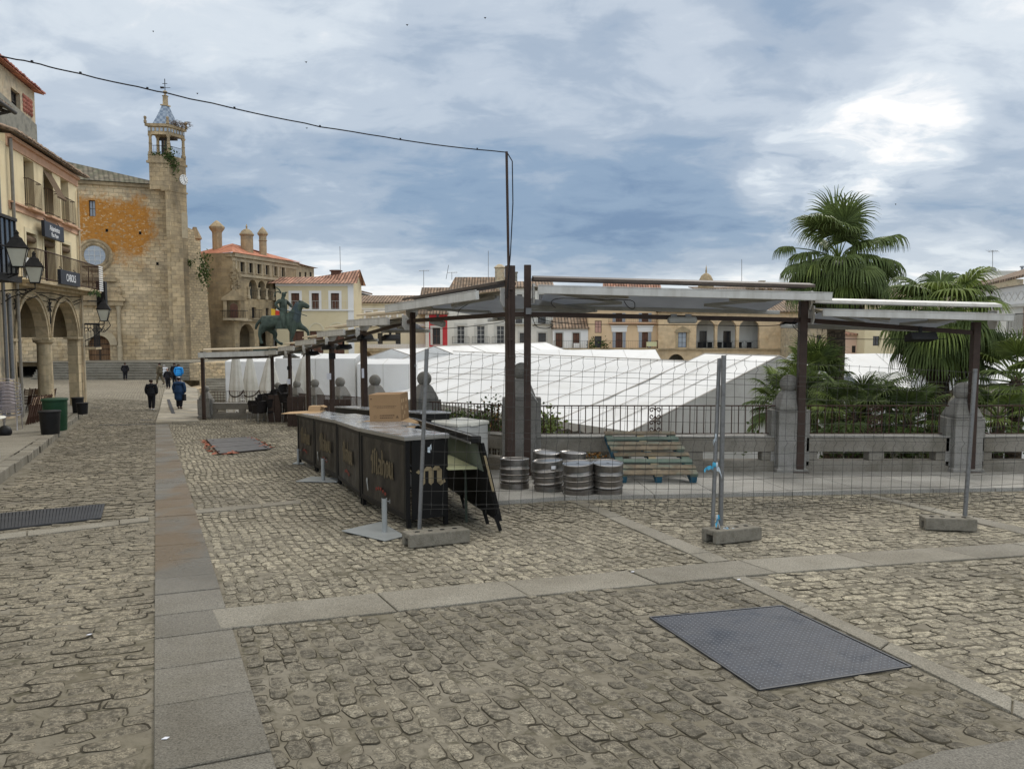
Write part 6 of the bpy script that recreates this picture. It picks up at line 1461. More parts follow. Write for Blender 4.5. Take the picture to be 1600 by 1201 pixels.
s_ = thing('wall_speaker', 'tall black box hanging beyond the white slatted screen', 'speaker', FL.pt(uE + .9, 2.7, .6)); m = MB(); m.box(FL.pt(uE + 1.2, 3.2, .6), (.4, .4, 1.35), rz=.25); m.build('housing', MT.black_plastic, s_, bevel=.03)
m = MB(); m.beam(FL.pt(uE, 2.9, .3), FL.pt(uE + 1.1, 2.9, .6), .05, .05); m.build('bracket', MT.black_iron, s_)
FT = Fac(FL.pt(uY(10), 0, -1.4), FL.pt(uE, 0, -1.4)); uT = FT.uv(55, 180)[0]; u0T = uT - 6.5; zt_ = FT.uv(54, 145)[1]
t2 = thing('attic_block', 'old plastered attic block with red tiled edge above the arcade house', 'attic', FT.pt(uT - 3, 8.0))
wn_ = FT.rect(17.5, 142, 31.5, 172); la = FT.rect(35, 152, 50, 178)
m = wall(FT, u0T, uT, 9.0, zt_, [tuple(wn_)], .3); shell(m, FT, u0T, uT, 9.0, zt_, 4.0)
m.build('wall', MT.old_plaster, t2); window(FT, wn_, t2, frame='frame_dark', d=-.2)
zk = FT.uv(40, 180)[1]; m = MB(); m.prism([FT.pt(u0T, 8.4, .002), FT.pt(uT + .04, 8.4, .002), FT.pt(uT + .04, zk - .1, .002), FT.pt(u0T, zk + .3, .002)], FT.N * .03); m.build('weathered_skirt', MT.grey_plaster, t2)
m = MB()
for i in range(4):
	for j in range(4): u = la[0] + (la[1] - la[0]) * (i + .5) / 4; z_ = la[2] + (la[3] - la[2]) * (j + .5) / 4; m.lathe(FT.pt(u, z_, .02), [(.13, -.05), (.13, .0), (.05, .05), (0, .05)], 6, M=Matrix((FT.E, Vc((0, 0, 1)), FT.N)).transposed())
m.build('tile_lattice', MT.tile_red, t2)
tile_roof(FT, u0T - .3, uT + .3, zt_ - .02, .25, 4.2, t2, .3, 5, mat='tile_red', w=.26, sheet='roof_red')
t3 = thing('corner_house', 'house at the very left edge with stone lower wall, downpipe and eave overhead', 'house', FL.pt(3, -1.2))
u0 = -6.0; m = wall(FL, u0, uJ - .02, -3, 2.9, [(uJ - 6.5, uJ - 5.2, -1.3, 1.0)], .3); shell(m, FL, u0, uJ - .02, -3, 2.9, 7); m.build('lower_wall', MT.old_plaster, t3)
m = wall(FL, u0, uJ - .02, 2.9, 8.2, [(uJ - 5.0, uJ - 3.9, 3.6, 5.8), (uJ - 5.0, uJ - 3.9, 6.3, 7.8)], .3); shell(m, FL, u0, uJ - .02, 2.9, 8.2, 7); m.build('upper_wall', MT.cream_plaster, t3)
window(FL, (uJ - 5.0, uJ - 3.9, 3.6, 5.8), t3); window(FL, (uJ - 5.0, uJ - 3.9, 6.3, 7.8), t3)
FN = Fac(FL.pt(-6, 0, .0), FL.pt(uJ, 0, .0))
ue_ = FL.uv(20, 170, 1.0)[0]; m = MB(); za_ = FL.uv(20, 175, 1.0)[1]
m.prism([FL.pt(u0, za_, 1.0), FL.pt(ue_, za_, 1.0), FL.pt(ue_, za_ + 1.3, -2.2), FL.pt(u0, za_ + 1.3, -2.2)], (0, 0, .16)); m.build('roof', MT.roof_old, t3)
m = MB()
for k in range(16): u = ue_ - .15 - k * .5; m.beam(FL.pt(u, za_ - .06, .9), FL.pt(u, za_ + .36, -.2), .08, .11)
m.build('eave_rafters', MT.frame_dark, t3)
m = MB(); m.tube([FL.pt(ue_, za_ - .02, 1.06), FL.pt(u0, za_ - .02, 1.06)], .07, 8); m.tube([FL.pt(ue_ - .3, za_ - .05, 1.06), FL.pt(ue_ - .5, za_ - .35, .3), FL.pt(ue_ - .6, za_ - .5, .1)], .05, 8); m.build('gutter', MT.gutter_dark, t3, smooth=50)
ug = ul(19); m = MB(); m.tube([FL.pt(ul(3), -1.5, .1), FL.pt(ul(3), 8, .1)], .06, 8); m.tube([FL.pt(ul(10), -0.2, .12), FL.pt(ul(10), 2.8, .12)], .075, 8); m.build('downpipe', MT.galvanised, t3, smooth=50)
bx = FL.rect(-40, 338, 24, 430, .9); s_ = t3; ub0, ub1 = bx[0], FL.uv(26, 400, .9)[0]; zb0, zb1 = FL.uv(20, 432, .9)[1], FL.uv(20, 345, .9)[1]
m = MB()
def fr(u_0, u_1, z_0, z_1, d0, d1): m.prism([FL.pt(u_0, z_0, d0), FL.pt(u_1, z_0, d0), FL.pt(u_1, z_0, d1), FL.pt(u_0, z_0, d1)], (0, 0, z_1 - z_0))
fr(ub0, ub1 + .1, zb0 - .18, zb0, .003, 1.0); fr(ub0, ub1, zb0, zb0 + .08, .02, .9); fr(ub0, ub1 + .05, zb1, zb1 + .1, .003, .95)
for k in range(9): u = ub0 + (ub1 - ub0) * k / 8; fr(u - .03, u + .03, zb0 + .08, zb1, .84, .90)
for d in (.05, .45): fr(ub1 - .05, ub1, zb0 + .08, zb1, d, d + .05)
fr(ub0, ub1, (zb0 + zb1) / 2, (zb0 + zb1) / 2 + .05, .85, .895)
bay = m.build('glazed_bay', MT.black_iron, t3)
m = MB(); m.face([FL.pt(ub0, zb0, .87), FL.pt(ub1, zb0, .87), FL.pt(ub1, zb1, .87), FL.pt(ub0, zb1, .87)]); m.face([FL.pt(ub1 - .025, zb0, .87), FL.pt(ub1 - .025, zb1, .87), FL.pt(ub1 - .025, zb1, .02), FL.pt(ub1 - .025, zb0, .02)]); m.build('pane', MT.glass_dark, bay)
def lantern(px, py, d, s_, lab, far=False):
	u, z = FL.uv(px, py, d); c = FL.pt(u, z, d); t = thing('wall_lantern', lab, 'lantern', c, group='iron lanterns on the arcade side')
	m = MB(); h = s_
	m.sqprof(c, [(.30 * h, 0), (.33 * h, .03 * h), (.30 * h, .07 * h), (.16 * h, .30 * h), (.15 * h, .34 * h), (.07 * h, .40 * h), (.05 * h, .48 * h), (.07 * h, .52 * h), (.02 * h, .60 * h), (0, .62 * h)], rz=.5)
	m.build('hood', MT.black_iron, t)
	m = MB(); m.sqprof(c, [(.15 * h, -.56 * h), (.275 * h, -.0 * h)], rz=.5); m.build('glass', MT.frosted, t)
	m = MB(); rot = Matrix.Rotation(.5, 3, 'Z')
	for sx in (-1, 1):
		for sy in (-1, 1): m.tube([c + rot @ Vc((sx * .155 * h, sy * .155 * h, -.56 * h)), c + rot @ Vc((sx * .285 * h, sy * .285 * h, 0))], .016 * h, 4)
	m.sqprof(c, [(.16 * h, -.60 * h), (.17 * h, -.56 * h), (.12 * h, -.555 * h)], rz=.5); m.build('frame', MT.black_iron, t)
	m = MB(); q = c - Vc((0, 0, .6 * h)); w0 = FL.pt(u, z - .9 * h, 0.02)
	m.tube([q, q - Vc((0, 0, .2 * h)), w0], .03 * h, 5); m.tube([w0 - Vc((0, 0, .5 * h)), w0.lerp(q, .3) - Vc((0, 0, .32 * h)), w0.lerp(q, .7) - Vc((0, 0, .28 * h)), q - Vc((0, 0, .2 * h))], .022 * h, 5)
	for k in range(3):
		cc = w0.lerp(q, .2 + .28 * k) - Vc((0, 0, .22 * h)); dv = (q - w0).normalized(); m.tube([cc + dv * .09 * h * cos(a) * (1 - a / 9) + Vc((0, 0, .09 * h * sin(a) * (1 - a / 9))) for a in np.linspace(0, 6, 12)], .013 * h, 4)
	m.build('bracket', MT.black_iron, t)
lantern(27, 389, 1.3, 1.0, 'large iron lantern nearest the left edge, above the first arch')
lantern(53.5, 418, 1.1, .92, 'second iron lantern, in front of the balcony railing')
u, z = FL.uv(161, 483, 1.9) ; c = P(162, 484, 37.0); t = thing('wall_lantern', 'third iron lantern on a scrolled arm beyond the arches, in front of the church door', 'lantern', c, group='iron lanterns on the arcade side'); h = 1.0
m = MB(); m.sqprof(c, [(.28, 0), (.31, .03), (.28, .07), (.15, .28), (.14, .32), (.06, .38), (.05, .44), (0, .6)], rz=.4); m.build('hood', MT.black_iron, t)
m = MB(); m.sqprof(c, [(.13, -.52), (.255, 0)], rz=.4); m.build('glass', MT.frosted, t)
m = MB(); rot = Matrix.Rotation(.4, 3, 'Z')
for sx in (-1, 1):
	for sy in (-1, 1): m.tube([c + rot @ Vc((sx * .14, sy * .14, -.52)), c + rot @ Vc((sx * .265, sy * .265, 0))], .018, 4)
m.sqprof(c, [(.14, -.56), (.15, -.52), (.1, -.515)], rz=.4); m.build('frame', MT.black_iron, t)
w0 = FL.pt(uE, c.z - .7, .05); q = c - Vc((0, 0, .75)); m = MB(); m.tube([w0, q + Vc((0, 0, .05)), c - Vc((0, 0, .54))], .03, 5); m.tube([w0 - Vc((0, 0, .8)), w0.lerp(q, .4) - Vc((0, 0, .6)), w0.lerp(q, .8) - Vc((0, 0, .3)), q], .025, 5)
dv = (q - w0).normalized()
for k in range(5): cc = w0.lerp(q, .12 + .2 * k) - Vc((0, 0, .26)); m.tube([cc + dv * .13 * cos(a) * (1 - a / 9) + Vc((0, 0, .13 * sin(a) * (1 - a / 9))) for a in np.linspace(0, 6, 12)], .018, 4)
for k in (-1, 1): m.tube([c + Vc((k * .2, 0, -.5)), c + Vc((k * .3, 0, -.75)), c + Vc((k * .12, 0, -.95)), q - Vc((0, 0, .3))], .02, 4)
m.build('bracket', MT.black_iron, t)
# ================================================================== CHURCH
FC = Fac(Vc((-43.7, 78)) - Vc((.9305, .3663)) * 9, (-36.6, 80.8)); zc0 = -1.58
t = thing('church', 'stone church with rust orange lichen on its upper wall', 'church', FC.pt(6, zc0))
ze = FC.uv(190, 286)[1]; uR = FC.uv(266, 300)[0]
door = FC.rect(138, 524, 172, 563); door = (door[0], door[1], zc0, door[3], True); win = FC.rect(139, 313, 149, 338)
m = wall(FC, -2, uR, zc0 - .5, ze, [door, tuple(win)], .7); shell(m, FC, -2, uR, zc0 - .5, ze, 16); m.build('wall', MT.church_wall, t)
window(FC, win, t, frame='frame_dark', pane='glass_sky', d=-.35)
m = MB(); a, b, c, e = door[:4]; m.face([FC.pt(a - .1, c, -.55), FC.pt(b + .1, c, -.55), FC.pt(b + .1, e + .1, -.55), FC.pt(a - .1, e + .1, -.55)]); dr = m.build('door', MT.door_oak, t)
m = MB()
for k in range(1, 6): m.prism([FC.pt(a, c + .55 * k, -.54), FC.pt(b, c + .55 * k, -.54), FC.pt(b, c + .55 * k + .06, -.54), FC.pt(a, c + .55 * k + .06, -.54)], FC.N * .03)
m.prism([FC.pt((a + b) / 2 - .06, c, -.54), FC.pt((a + b) / 2 + .06, c, -.54), FC.pt((a + b) / 2 + .06, e - .1, -.54), FC.pt((a + b) / 2 - .06, e - .1, -.54)], FC.N * .06); m.build('strap', MT.frame_dark, dr)
for px0, px1 in ((183, 189.5), (110, 117)):
	a = FC.uv(px0, 500)[0]; b = FC.uv(px1, 500)[0]; zt_ = FC.uv(186, 478)[1]; zm = FC.uv(186, 540)[1]; cc = FC.pt((a + b) / 2, 0, .22); r = (b - a) / 2
	m = MB(); m.lathe((cc.x, cc.y, 0), [(r * 1.3, zc0), (r * 1.3, zm - .2), (r * 1.5, zm - .1), (r * 1.5, zm), (r, zm + .05), (r * .95, zt_ - .5), (r * 1.1, zt_ - .4), (r * 1.5, zt_ - .1), (r * 1.6, zt_)], 12); m.build('column', MT.palace_light, t, smooth=40)
a = FC.uv(118, 480)[0]; b = FC.uv(194, 480)[0]; z1 = FC.uv(186, 478)[1]
m = MB(); m.prism([FC.pt(a, z1, .003), FC.pt(b, z1, .003), FC.pt(b, z1, .55), FC.pt(a, z1, .55)], (0, 0, .5)); m.prism([FC.pt(a, z1 + .5, .003), FC.pt(b + .2, z1 + .5, .003), FC.pt(b + .2, z1 + .5, .75), FC.pt(a, z1 + .5, .75)], (0, 0, .25)); m.build('portal_cornice', MT.tower_stone, t)
m = MB(); cu = FC.uv(150, 470)[0]; rr = b - cu
pts = [FC.pt(cu + rr * cos(q), z1 + .75 + rr * .33 * sin(q), .003) for q in np.linspace(0, pi, 14)]; m.prism(pts, FC.N * .5); m.lathe(FC.pt(cu + rr * .86, z1 + 1.2, .3), [(.2, 0), (.25, .3), (.1, .6), (.2, .8), (0, 1.0)], 8); m.build('pediment', MT.tower_stone, t)
m = MB(); ca = (door[0] + door[1]) / 2; r = (door[1] - door[0]) / 2; zs = door[3] - r
for k in range(16):
	t0, t1 = pi * k / 16, pi * (k + 1) / 16; m.prism([FC.pt(ca - cos(q) * w, zs + sin(q) * w, .003) for q, w in ((t0, r), (t1, r), (t1, r + .7), (t0, r + .7))], FC.N * .12)
m.build('door_arch', MT.palace_light, t)
cu, cz_ = FC.uv(148, 399); m = MB(); Mx = Matrix((FC.E, Vc((0, 0, 1)), FC.N)).transposed()
m.lathe(FC.pt(cu, cz_, .0), [(1.65, .003), (1.65, .12), (1.45, .2), (1.3, .1), (1.15, .14), (.98, .02), (.98, .003)], 40, M=Mx); rw = m.build('round_window', MT.tower_stone, t, smooth=30)
m = MB(); m.lathe(FC.pt(cu, cz_, .008), [(.97, 0), (.0, 0.001)], 32, M=Mx); m.build('pane', MT.glass_sky, rw)
m = MB()
for k in range(3): x = cu - .5 + .5 * k; m.beam(FC.pt(x, cz_ - .85, .03), FC.pt(x, cz_ + .85, .03), .03, .03); m.beam(FC.pt(cu - .85, cz_ - .5 + .5 * k, .03), FC.pt(cu + .85, cz_ - .5 + .5 * k, .03), .03, .03)
m.build('glazing_bars', MT.frame_white, rw)
m = MB(); m.prism([FC.pt(cu - 1.8, cz_ - 2.6, .003), FC.pt(cu + 1.9, cz_ - 2.6, .003), FC.pt(cu + 1.9, cz_ - 2.2, .003), FC.pt(cu - 1.8, cz_ - 2.2, .003)], FC.N * .35); m.build('ledge', MT.tower_stone, t)
belt(FC, -2, uR, ze - .35, ze, t, 'tower_stone', .25)
m = MB(); f = FC.pt; zo = ze + .02; zr0 = FC.uv(127, 259, -5)[1]
m.add([f(-2, zo, .5), f(uR, zo, .5), f(uR, zo + .6, -5), f(4.5, zr0 + .9, -5), f(-2, zr0 + .9, -5), f(-2, zo, -16), f(uR, zo, -16)], [(0, 1, 2, 3, 4), (4, 3, 5), (3, 2, 6, 5), (0, 4, 5)]); m.build('roof', MT.roof_grey, t)
for (px, py) in ((167, 360), (219, 364), (246, 412)):
	u, z = FC.uv(px, py); m = MB(); m.prism([f(u - .12, z - .15, .004), f(u + .12, z - .15, .004), f(u + .12, z + .15, .004), f(u - .12, z + .15, .004)], FC.N * .01); m.build('putlog_hole', MT.void, t)
tt = thing('bell_tower', 'slender stone bell tower with open belfry, clock and chequered tile spire', 'tower', P(268, 556, 80))
C0 = P(268.5, 400, 79.3); yaw_ = R(6)
ex = Vc((cos(yaw_), sin(yaw_), 0));
wL = 2.1; Wd = 2.55
ey = Vc((-.10, .995, 0)).normalized()
ang = R(24); ey2 = Vc((sin(ang), cos(ang), 0)) 
def tz(py): return P(265, py, 79.5).z
def plan(s_=0.0, wl=2.0, wr=2.15):
	c = Vc((C0.x, C0.y, 0)); a = c - ex * (wl + s_) - ey2 * s_ ; b = c + ex * s_ * .6 - ey2 * s_; r = c + ey2 * (wr + s_) + ex * s_ * .6; l = a + ey2 * (wr + 2 * s_)
	return [a, b, r, l]
def tblock(py0, py1, s_, mat, name='shaft', wl=2.0, wr=2.15, z0=None, z1=None, bev=0):
	z0 = tz(py0) if z0 is None else z0; z1 = tz(py1) if z1 is None else z1; m = MB(); m.prism([p + Vc((0, 0, z0)) for p in plan(s_, wl, wr)], (0, 0, z1 - z0)); return m.build(name, getattr(MT, mat), tt, bevel=bev)
tblock(0, 299, 0.0, 'tower_stone', z0=-2.0, wl=.45)
m = MB();
tblock(299, 296.5, .10, 'tower_stone', 'cornice', wl=.7); tblock(296.5, 256, .0, 'tower_stone', 'upper_shaft', wl=1.95)
tblock(256, 252, .12, 'tower_stone', 'cornice'); tblock(252, 243, 0.02, 'tower_stone', 'belfry_floor')
pl = plan(-.14)
zb0, zb1 = tz(243), tz(211)
for p in pl + [(pl[0] + pl[3]) / 2]:
	m = MB(); m.lathe((p.x, p.y, 0), [(.23, zb0), (.23, zb0 + .3), (.17, zb0 + .35), (.15, zb0 + 1.1), (.2, zb0 + 1.15), (.15, zb0 + 1.2), (.14, zb1 - .25), (.22, zb1 - .12), (.24, zb1)], 10); m.build('belfry_column', MT.tower_stone, tt, smooth=40)
tblock(211, 199, -.02, 'tower_stone', 'entablature'); tblock(199, 194.5, .14, 'tower_stone', 'cornice')
pe = plan(.0)
for k, s_ in enumerate(('front', 'side')):
	a, b = (pe[0], pe[1]) if k == 0 else (pe[1], pe[2]); fb = Fac(a, b); m = MB()
	for i in range(5 if k == 0 else 6): w = fb.L / (5 if k == 0 else 6); m.prism([fb.pt(w * i + .06, tz(206), .01), fb.pt(w * i + w - .1, tz(206), .01), fb.pt(w * i + w - .1, tz(201), .01), fb.pt(w * i + .06, tz(201), .01)], fb.N * .02)
	m.build('tile_frieze', MT.glass_sky, tt)
cen = sum(pe, Vc()) / 4; m = MB(); zs0, zs1 = tz(193.5), tz(163)
ring = lambda s_: [cen + (p - cen) * s_ for p in pe]
prev = None; vs = []
for s_, z in ((.72, zs0), (.55, zs0 + (zs1 - zs0) * .3), (.38, zs0 + (zs1 - zs0) * .62), (.20, zs1)): vs += [p + Vc((0, 0, z)) for p in ring(s_)]
m.add(vs, [(4 * i + k, 4 * i + (k + 1) % 4, 4 * i + 4 + (k + 1) % 4, 4 * i + 4 + k) for i in range(3) for k in range(4)]); m.build('spire', MT.spire_tile, tt)
m = MB(); m.prism([p + Vc((0, 0, zs1)) for p in ring(.28)], (0, 0, .12)); m.lathe((cen.x, cen.y, 0), [(.28, zs1 + .12), (.26, tz(148)), (.33, tz(147)), (.1, tz(146)), (.1, tz(144)), (.22, tz(142)), (.22, tz(140)), (.05, tz(138.5))], 8); m.build('lantern_finial', MT.tower_stone, tt)
m = MB(); m.tube([Vc((cen.x, cen.y, tz(140))), Vc((cen.x, cen.y, tz(120)))], .04, 5); m.tube([Vc((cen.x - .25, cen.y, tz(127.5))), Vc((cen.x + .25, cen.y, tz(127.5)))], .03, 4); m.tube([Vc((cen.x - .5, cen.y, tz(134))), Vc((cen.x + .55, cen.y, tz(134)))], .025, 4); m.prism([Vc((cen.x - .45, cen.y, tz(135.3))), Vc((cen.x - .1, cen.y, tz(135.3))), Vc((cen.x - .1, cen.y, tz(132.3))), Vc((cen.x - .5, cen.y, tz(132)))], (0, .03, 0)); m.build('weather_vane', MT.black_iron, tt)
for p in plan(.1)[:3]:
	m = MB(); m.lathe((p.x, p.y, 0), [(.14, tz(194.5)), (.16, tz(191)), (.08, tz(189)), (.16, tz(186)), (.12, tz(184)), (0, tz(183))], 8); m.build('urn', MT.tower_stone, tt, smooth=50)
cb_ = (pl[0] + pl[1]) / 2 + ey2 * .9 + ex * .1; m = MB(); zz = tz(217); m.lathe((cb_.x, cb_.y, 0), [(.42, tz(231.5)), (.38, tz(230)), (.30, tz(226)), (.26, tz(221)), (.22, tz(218)), (.08, zz), (0, zz + .02)], 14); m.build('bell', MT.bell_bronze, tt, smooth=50)
m = MB(); m.beam((cb_.x - 1, cb_.y, tz(215)), (cb_.x + 1, cb_.y, tz(215)), .18, .3); m.box((cb_.x - .52, cb_.y, (zb0 + tz(215)) / 2), (.16, .2, tz(215) - zb0)); m.build('bell_yoke', MT.frame_dark, tt)
m = MB()
for a, b in ((pl[0], pl[1]), (pl[1], pl[2])):
	m.tube([a + Vc((0, 0, zb0 + .95)), b + Vc((0, 0, zb0 + .95))], .025, 4)
	for k in range(1, 12): p = a.lerp(b, k / 12); m.tube([p + Vc((0, 0, zb0)), p + Vc((0, 0, zb0 + .95))], .014, 4)
m.build('belfry_railing', MT.black_iron, tt)
fr_ = Fac(plan(.0)[1], plan(.0)[2]); Mx = Matrix((fr_.E, Vc((0, 0, 1)), fr_.N)).transposed(); uc_, zc_ = fr_.uv(286.5, 281); rc = .52
m = MB(); m.lathe(fr_.pt(uc_, zc_, .02), [(rc, 0), (rc, .06), (rc * .97, .07), (0, .072)], 32, M=Mx); ck = m.build('clock', MT.clock_white, tt, smooth=30)
m = MB()
for k in range(12): a = k * pi / 6; c = fr_.pt(uc_ + sin(a) * rc * .8, zc_ + cos(a) * rc * .8, .10); m.beam(c - (fr_.E * sin(a) + Vc((0, 0, cos(a)))) * .09, c + (fr_.E * sin(a) + Vc((0, 0, cos(a)))) * .09, .035, .01, up=fr_.N)
c = fr_.pt(uc_, zc_, .11); m.beam(c, c + fr_.E * .22 - Vc((0, 0, .25)), .05, .012, up=fr_.N); m.beam(c, c - fr_.E * .03 + Vc((0, 0, .48)), .04, .012, up=fr_.N); m.build('numerals_and_hands', MT.black_iron, ck)
r = fr_.rect(283.5, 331, 293, 372); m = MB(); a, b, c_, e_ = r; m.prism([fr_.pt(a + (b - a) * .5 + (b - a) * .5 * cos(q), e_ - (b - a) * .5 + (b - a) * .5 * sin(q), .004) for q in np.linspace(0, pi, 8)] + [fr_.pt(a, c_, .004), fr_.pt(b, c_, .004)], fr_.N * .03); m.build('blind_arch', MT.palace_light, tt)
def leafclump(m, c, rx, ry, rz_, n, s_, rs, droop=0.0):
	for _ in range(n):
		v_ = Vc((rs.gauss(0, .45) * rx, rs.gauss(0, .45) * ry, rs.gauss(0, .45) * rz_ - droop * abs(rs.gauss(0, .3)))); p = Vc(c) + v_
		a = Vc((rs.uniform(-1, 1), rs.uniform(-1, 1), rs.uniform(-.6, .6))).normalized() * s_ * rs.uniform(.6, 1.3); b = a.cross(Vc((rs.uniform(-1, 1), rs.uniform(-1, 1), rs.uniform(-1, 1)))).normalized() * s_ * .6
		m.face([p, p + a * .5 + b, p + a, p + a * .5 - b])
rs = random.Random(11); m = MB(); c = C0 + Vc((.1, -.1, 0));
leafclump(m, (c.x, c.y, tz(245)), .6, .5, .8, 160, .2, rs); leafclump(m, (c.x + .35, c.y + .3, tz(256)), .5, .5, 1.3, 160, .18, rs); leafclump(m, (c.x - 1.0, c.y - .05, tz(242)), 1.3, .2, .25, 90, .15, rs)
tag(m.build('climbing_plant', MT.leaf_shrub, fix=False), 'green plant sprouting from the belfry ledge above the clock', 'plant')
m = MB(); p = plan(.05)[2] ; c = p.lerp(plan(.05)[1], .35);
for _ in range(170): v_ = Vc((rs.gauss(0, .5), rs.gauss(0, .5), rs.uniform(0, .45))); q = Vc((c.x, c.y, tz(194.5))) + v_; d = Vc((rs.uniform(-1, 1), rs.uniform(-1, 1), rs.uniform(-.25, .35))).normalized() * .5; m.tube([q, q + d], .018, 3)
tag(m.build('stork_nest', MT.straw), 'ragged stork nest of twigs on the bell tower cornice', 'nest')
s_ = thing('ruined_wall', 'rough stone wall with broken top right of the bell tower', 'wall', P(310, 556, 82))
FB_ = Fac(P(292, 500, 81.5), P(327, 500, 84.5)); prof = [(-.2, 300, 0), (0, 380, 1)]
pxs = [(288, 362), (294, 362), (295, 356), (303, 360), (305, 374), (309, 378), (313, 376), (314, 402), (320, 408), (323, 440), (325, 470), (327, 500), (329, 530), (331, 556)]
poly = [FB_.pt(FB_.uv(a, b)[0], FB_.uv(a, b)[1]) for a, b in pxs]; poly = [FB_.pt(poly[0] and FB_.uv(288, 500)[0], -3)] + poly + [FB_.pt(FB_.uv(331.5, 556)[0], -3)]
m = MB(); m.prism(poly, -FB_.N * 1.6); m.build('wall', MT.rubble, s_)
FB2 = Fac(P(262, 500, 79.0), P(289, 500, 79.6)); a = FB2.uv(270, 500)[0]; b = FB2.uv(289, 500)[0]; zt_ = FB2.uv(280, 378)[1]
m = MB(); m.prism([FB2.pt(a, -2), FB2.pt(b, -2), FB2.pt(b, zt_ - .1), FB2.pt(b - .4, zt_ + .15), FB2.pt(a, zt_)], -FB2.N * 1.0); m.build('buttress', MT.tower_stone, s_)
m = MB(); c = P(319, 420, 81.8); leafclump(m, c, .75, .6, 1.8, 320, .22, rs, 1.0); tag(m.build('ivy', MT.leaf_shrub, fix=False), 'ivy bush hanging from the broken wall top beside the palace', 'plant')
m = MB(); c = P(297, 410, 81.2); leafclump(m, c, .4, .3, .4, 80, .18, rs, .3); tag(m.build('ivy', MT.leaf_shrub, fix=False), 'small dark ivy tuft right of the bell tower shaft', 'plant')
# ================================================================== PALACE behind the statue
Pc = P(366, 500, 88)
FPL = Fac(P(316, 500, 91.5), Pc); FPR = Fac(Pc, P(466, 500, 101))
t = thing('palace', 'old stone palace with corner balcony, loggia and red tiled roof behind the statue', 'palace', (Pc.x, Pc.y, -5.4))
zE = FPR.uv(366, 395)[1]; z0 = -5.5
rw = [FPR.rect(a, 409.5, b, 425) for a, b in ((375, 382), (389, 395.5), (401.5, 408), (414.5, 420.5), (428, 433), (439.5, 444.5))]
zt_, zb_ = FPR.uv(378, 409)[1], FPR.uv(378, 425)[1]; rw = [(a, b, zb_, zt_) for a, b, _, _ in rw]
lg = [FPR.rect(a, 437, b, 467) for a, b in ((389, 401.5), (403.5, 414.5), (416, 425), (428, 436))]; l0, l1 = FPR.uv(395, 467)[1], FPR.uv(395, 437)[1]; lg = [(a, b, l0, l1, True) for a, b, _, _ in lg]
mw = [FPR.rect(363.5 + 0, 478, 373, 497)[:0]]; mw = [FPR.rect(393.5, 480, 400, 497), FPR.rect(415.5, 481, 421, 496)]
ga = [FPR.rect(374.5, 506, 398, 560), FPR.rect(405, 509, 423, 560), FPR.rect(429, 511, 446, 560)]; ga = [(a, b, z0 + .01, d, True) for a, b, _, d in ga]
m = wall(FPR, 0, FPR.L, z0, zE, [tuple(x) for x in rw + lg + mw + ga], .7); shell(m, FPR, 0, FPR.L, z0, zE, 14)
m.face([FPR.pt(0, z0, -4), FPR.pt(FPR.L, z0, -4), FPR.pt(FPR.L, zE, -4), FPR.pt(0, zE, -4)]); m.build('wall', MT.palace_stone, t)
lw = [FPL.rect(334.5, 408, 342, 425), FPL.rect(352, 407.5, 358.5, 425)]; zz = lw[1][2]; lw = [(a, b, zb_, zt_) for a, b, _, _ in lw] + [FPL.rect(344, 445, 348, 451), FPL.rect(351.5, 504, 356, 513), FPL.rect(363 - 30, 460, 341, 473)]
m = wall(FPL, 0, FPL.L, z0, zE, [tuple(x) for x in lw], .4); m.face([FPL.pt(0, z0), FPL.pt(0, zE), FPL.pt(0, zE, -10), FPL.pt(0, z0, -10)]); m.build('wall', MT.palace_stone, t)
for w in rw + mw: window(FPR, w, t, d=-.3)
for w in lw[:2]: window(FPL, w, t, d=-.3); surround(FPL, w, t, 'palace_light', w=.2, t=.06)
for w in lw[2:]: window(FPL, w, t, d=-.3, mull=0, trans_=0)
for w in rw: surround(FPR, w, t, 'palace_light', w=.22, t=.06)
for fc in (FPL, FPR):
	for a, b, d in ((zE - .45, zE, .35), (zE - .9, zE - .55, .1), (zb_ - .55, zb_ - .25, .22)): belt(fc, 0, fc.L, a, b, t, 'palace_light', d)
zs = FPR.uv(400, 499)[1]; belt(FPR, 0, FPR.L, zs - .25, zs, t, 'palace_light', .3); belt(FPL, 0, FPL.L, zs - .25, zs, t, 'palace_light', .3)
for w in rw[:]: # pilaster strips between the top windows
	m = MB(); m.prism([FPR.pt(w[0] - .9, zb_ - .2, .003), FPR.pt(w[0] - .65, zb_ - .2, .003), FPR.pt(w[0] - .65, zt_ + .9, .003), FPR.pt(w[0] - .9, zt_ + .9, .003)], FPR.N * .09); m.build('pilaster', MT.palace_light, t)
for w in lg:
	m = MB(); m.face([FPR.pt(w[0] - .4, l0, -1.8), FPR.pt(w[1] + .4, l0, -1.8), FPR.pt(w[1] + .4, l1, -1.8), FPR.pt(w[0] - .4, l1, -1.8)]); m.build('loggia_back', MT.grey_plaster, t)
	railing(FPR, w[0] + .05, w[1] - .05, l0, t, h=1.0, d=.06, sp=.3)
us_ = [lg[0][0] - .2] + [(lg[i][1] + lg[i + 1][0]) / 2 for i in range(3)] + [lg[3][1] + .2]
for u in us_: p = FPR.pt(u, 0, .1); m = MB(); m.lathe((p.x, p.y, 0), [(.22, l0), (.22, l0 + .3), (.15, l0 + .4), (.14, l1 - 1.2), (.25, l1 - 1.0), (.28, l1 - .9)], 8); m.build('column', MT.palace_light, t)
railing(FPR, mw[0][0] - .5, mw[0][1] + .5, mw[0][2], t, h=1.0, d=.5, slab='palace_light', sp=.25)
railing(FPL, *[FPL.uv(px, 470)[0] for px in (331, 340)], FPL.uv(335, 473)[1], t, h=1.3, d=.6, slab='palace_light', sp=.22)
cz0 = FPR.uv(366, 497)[1]
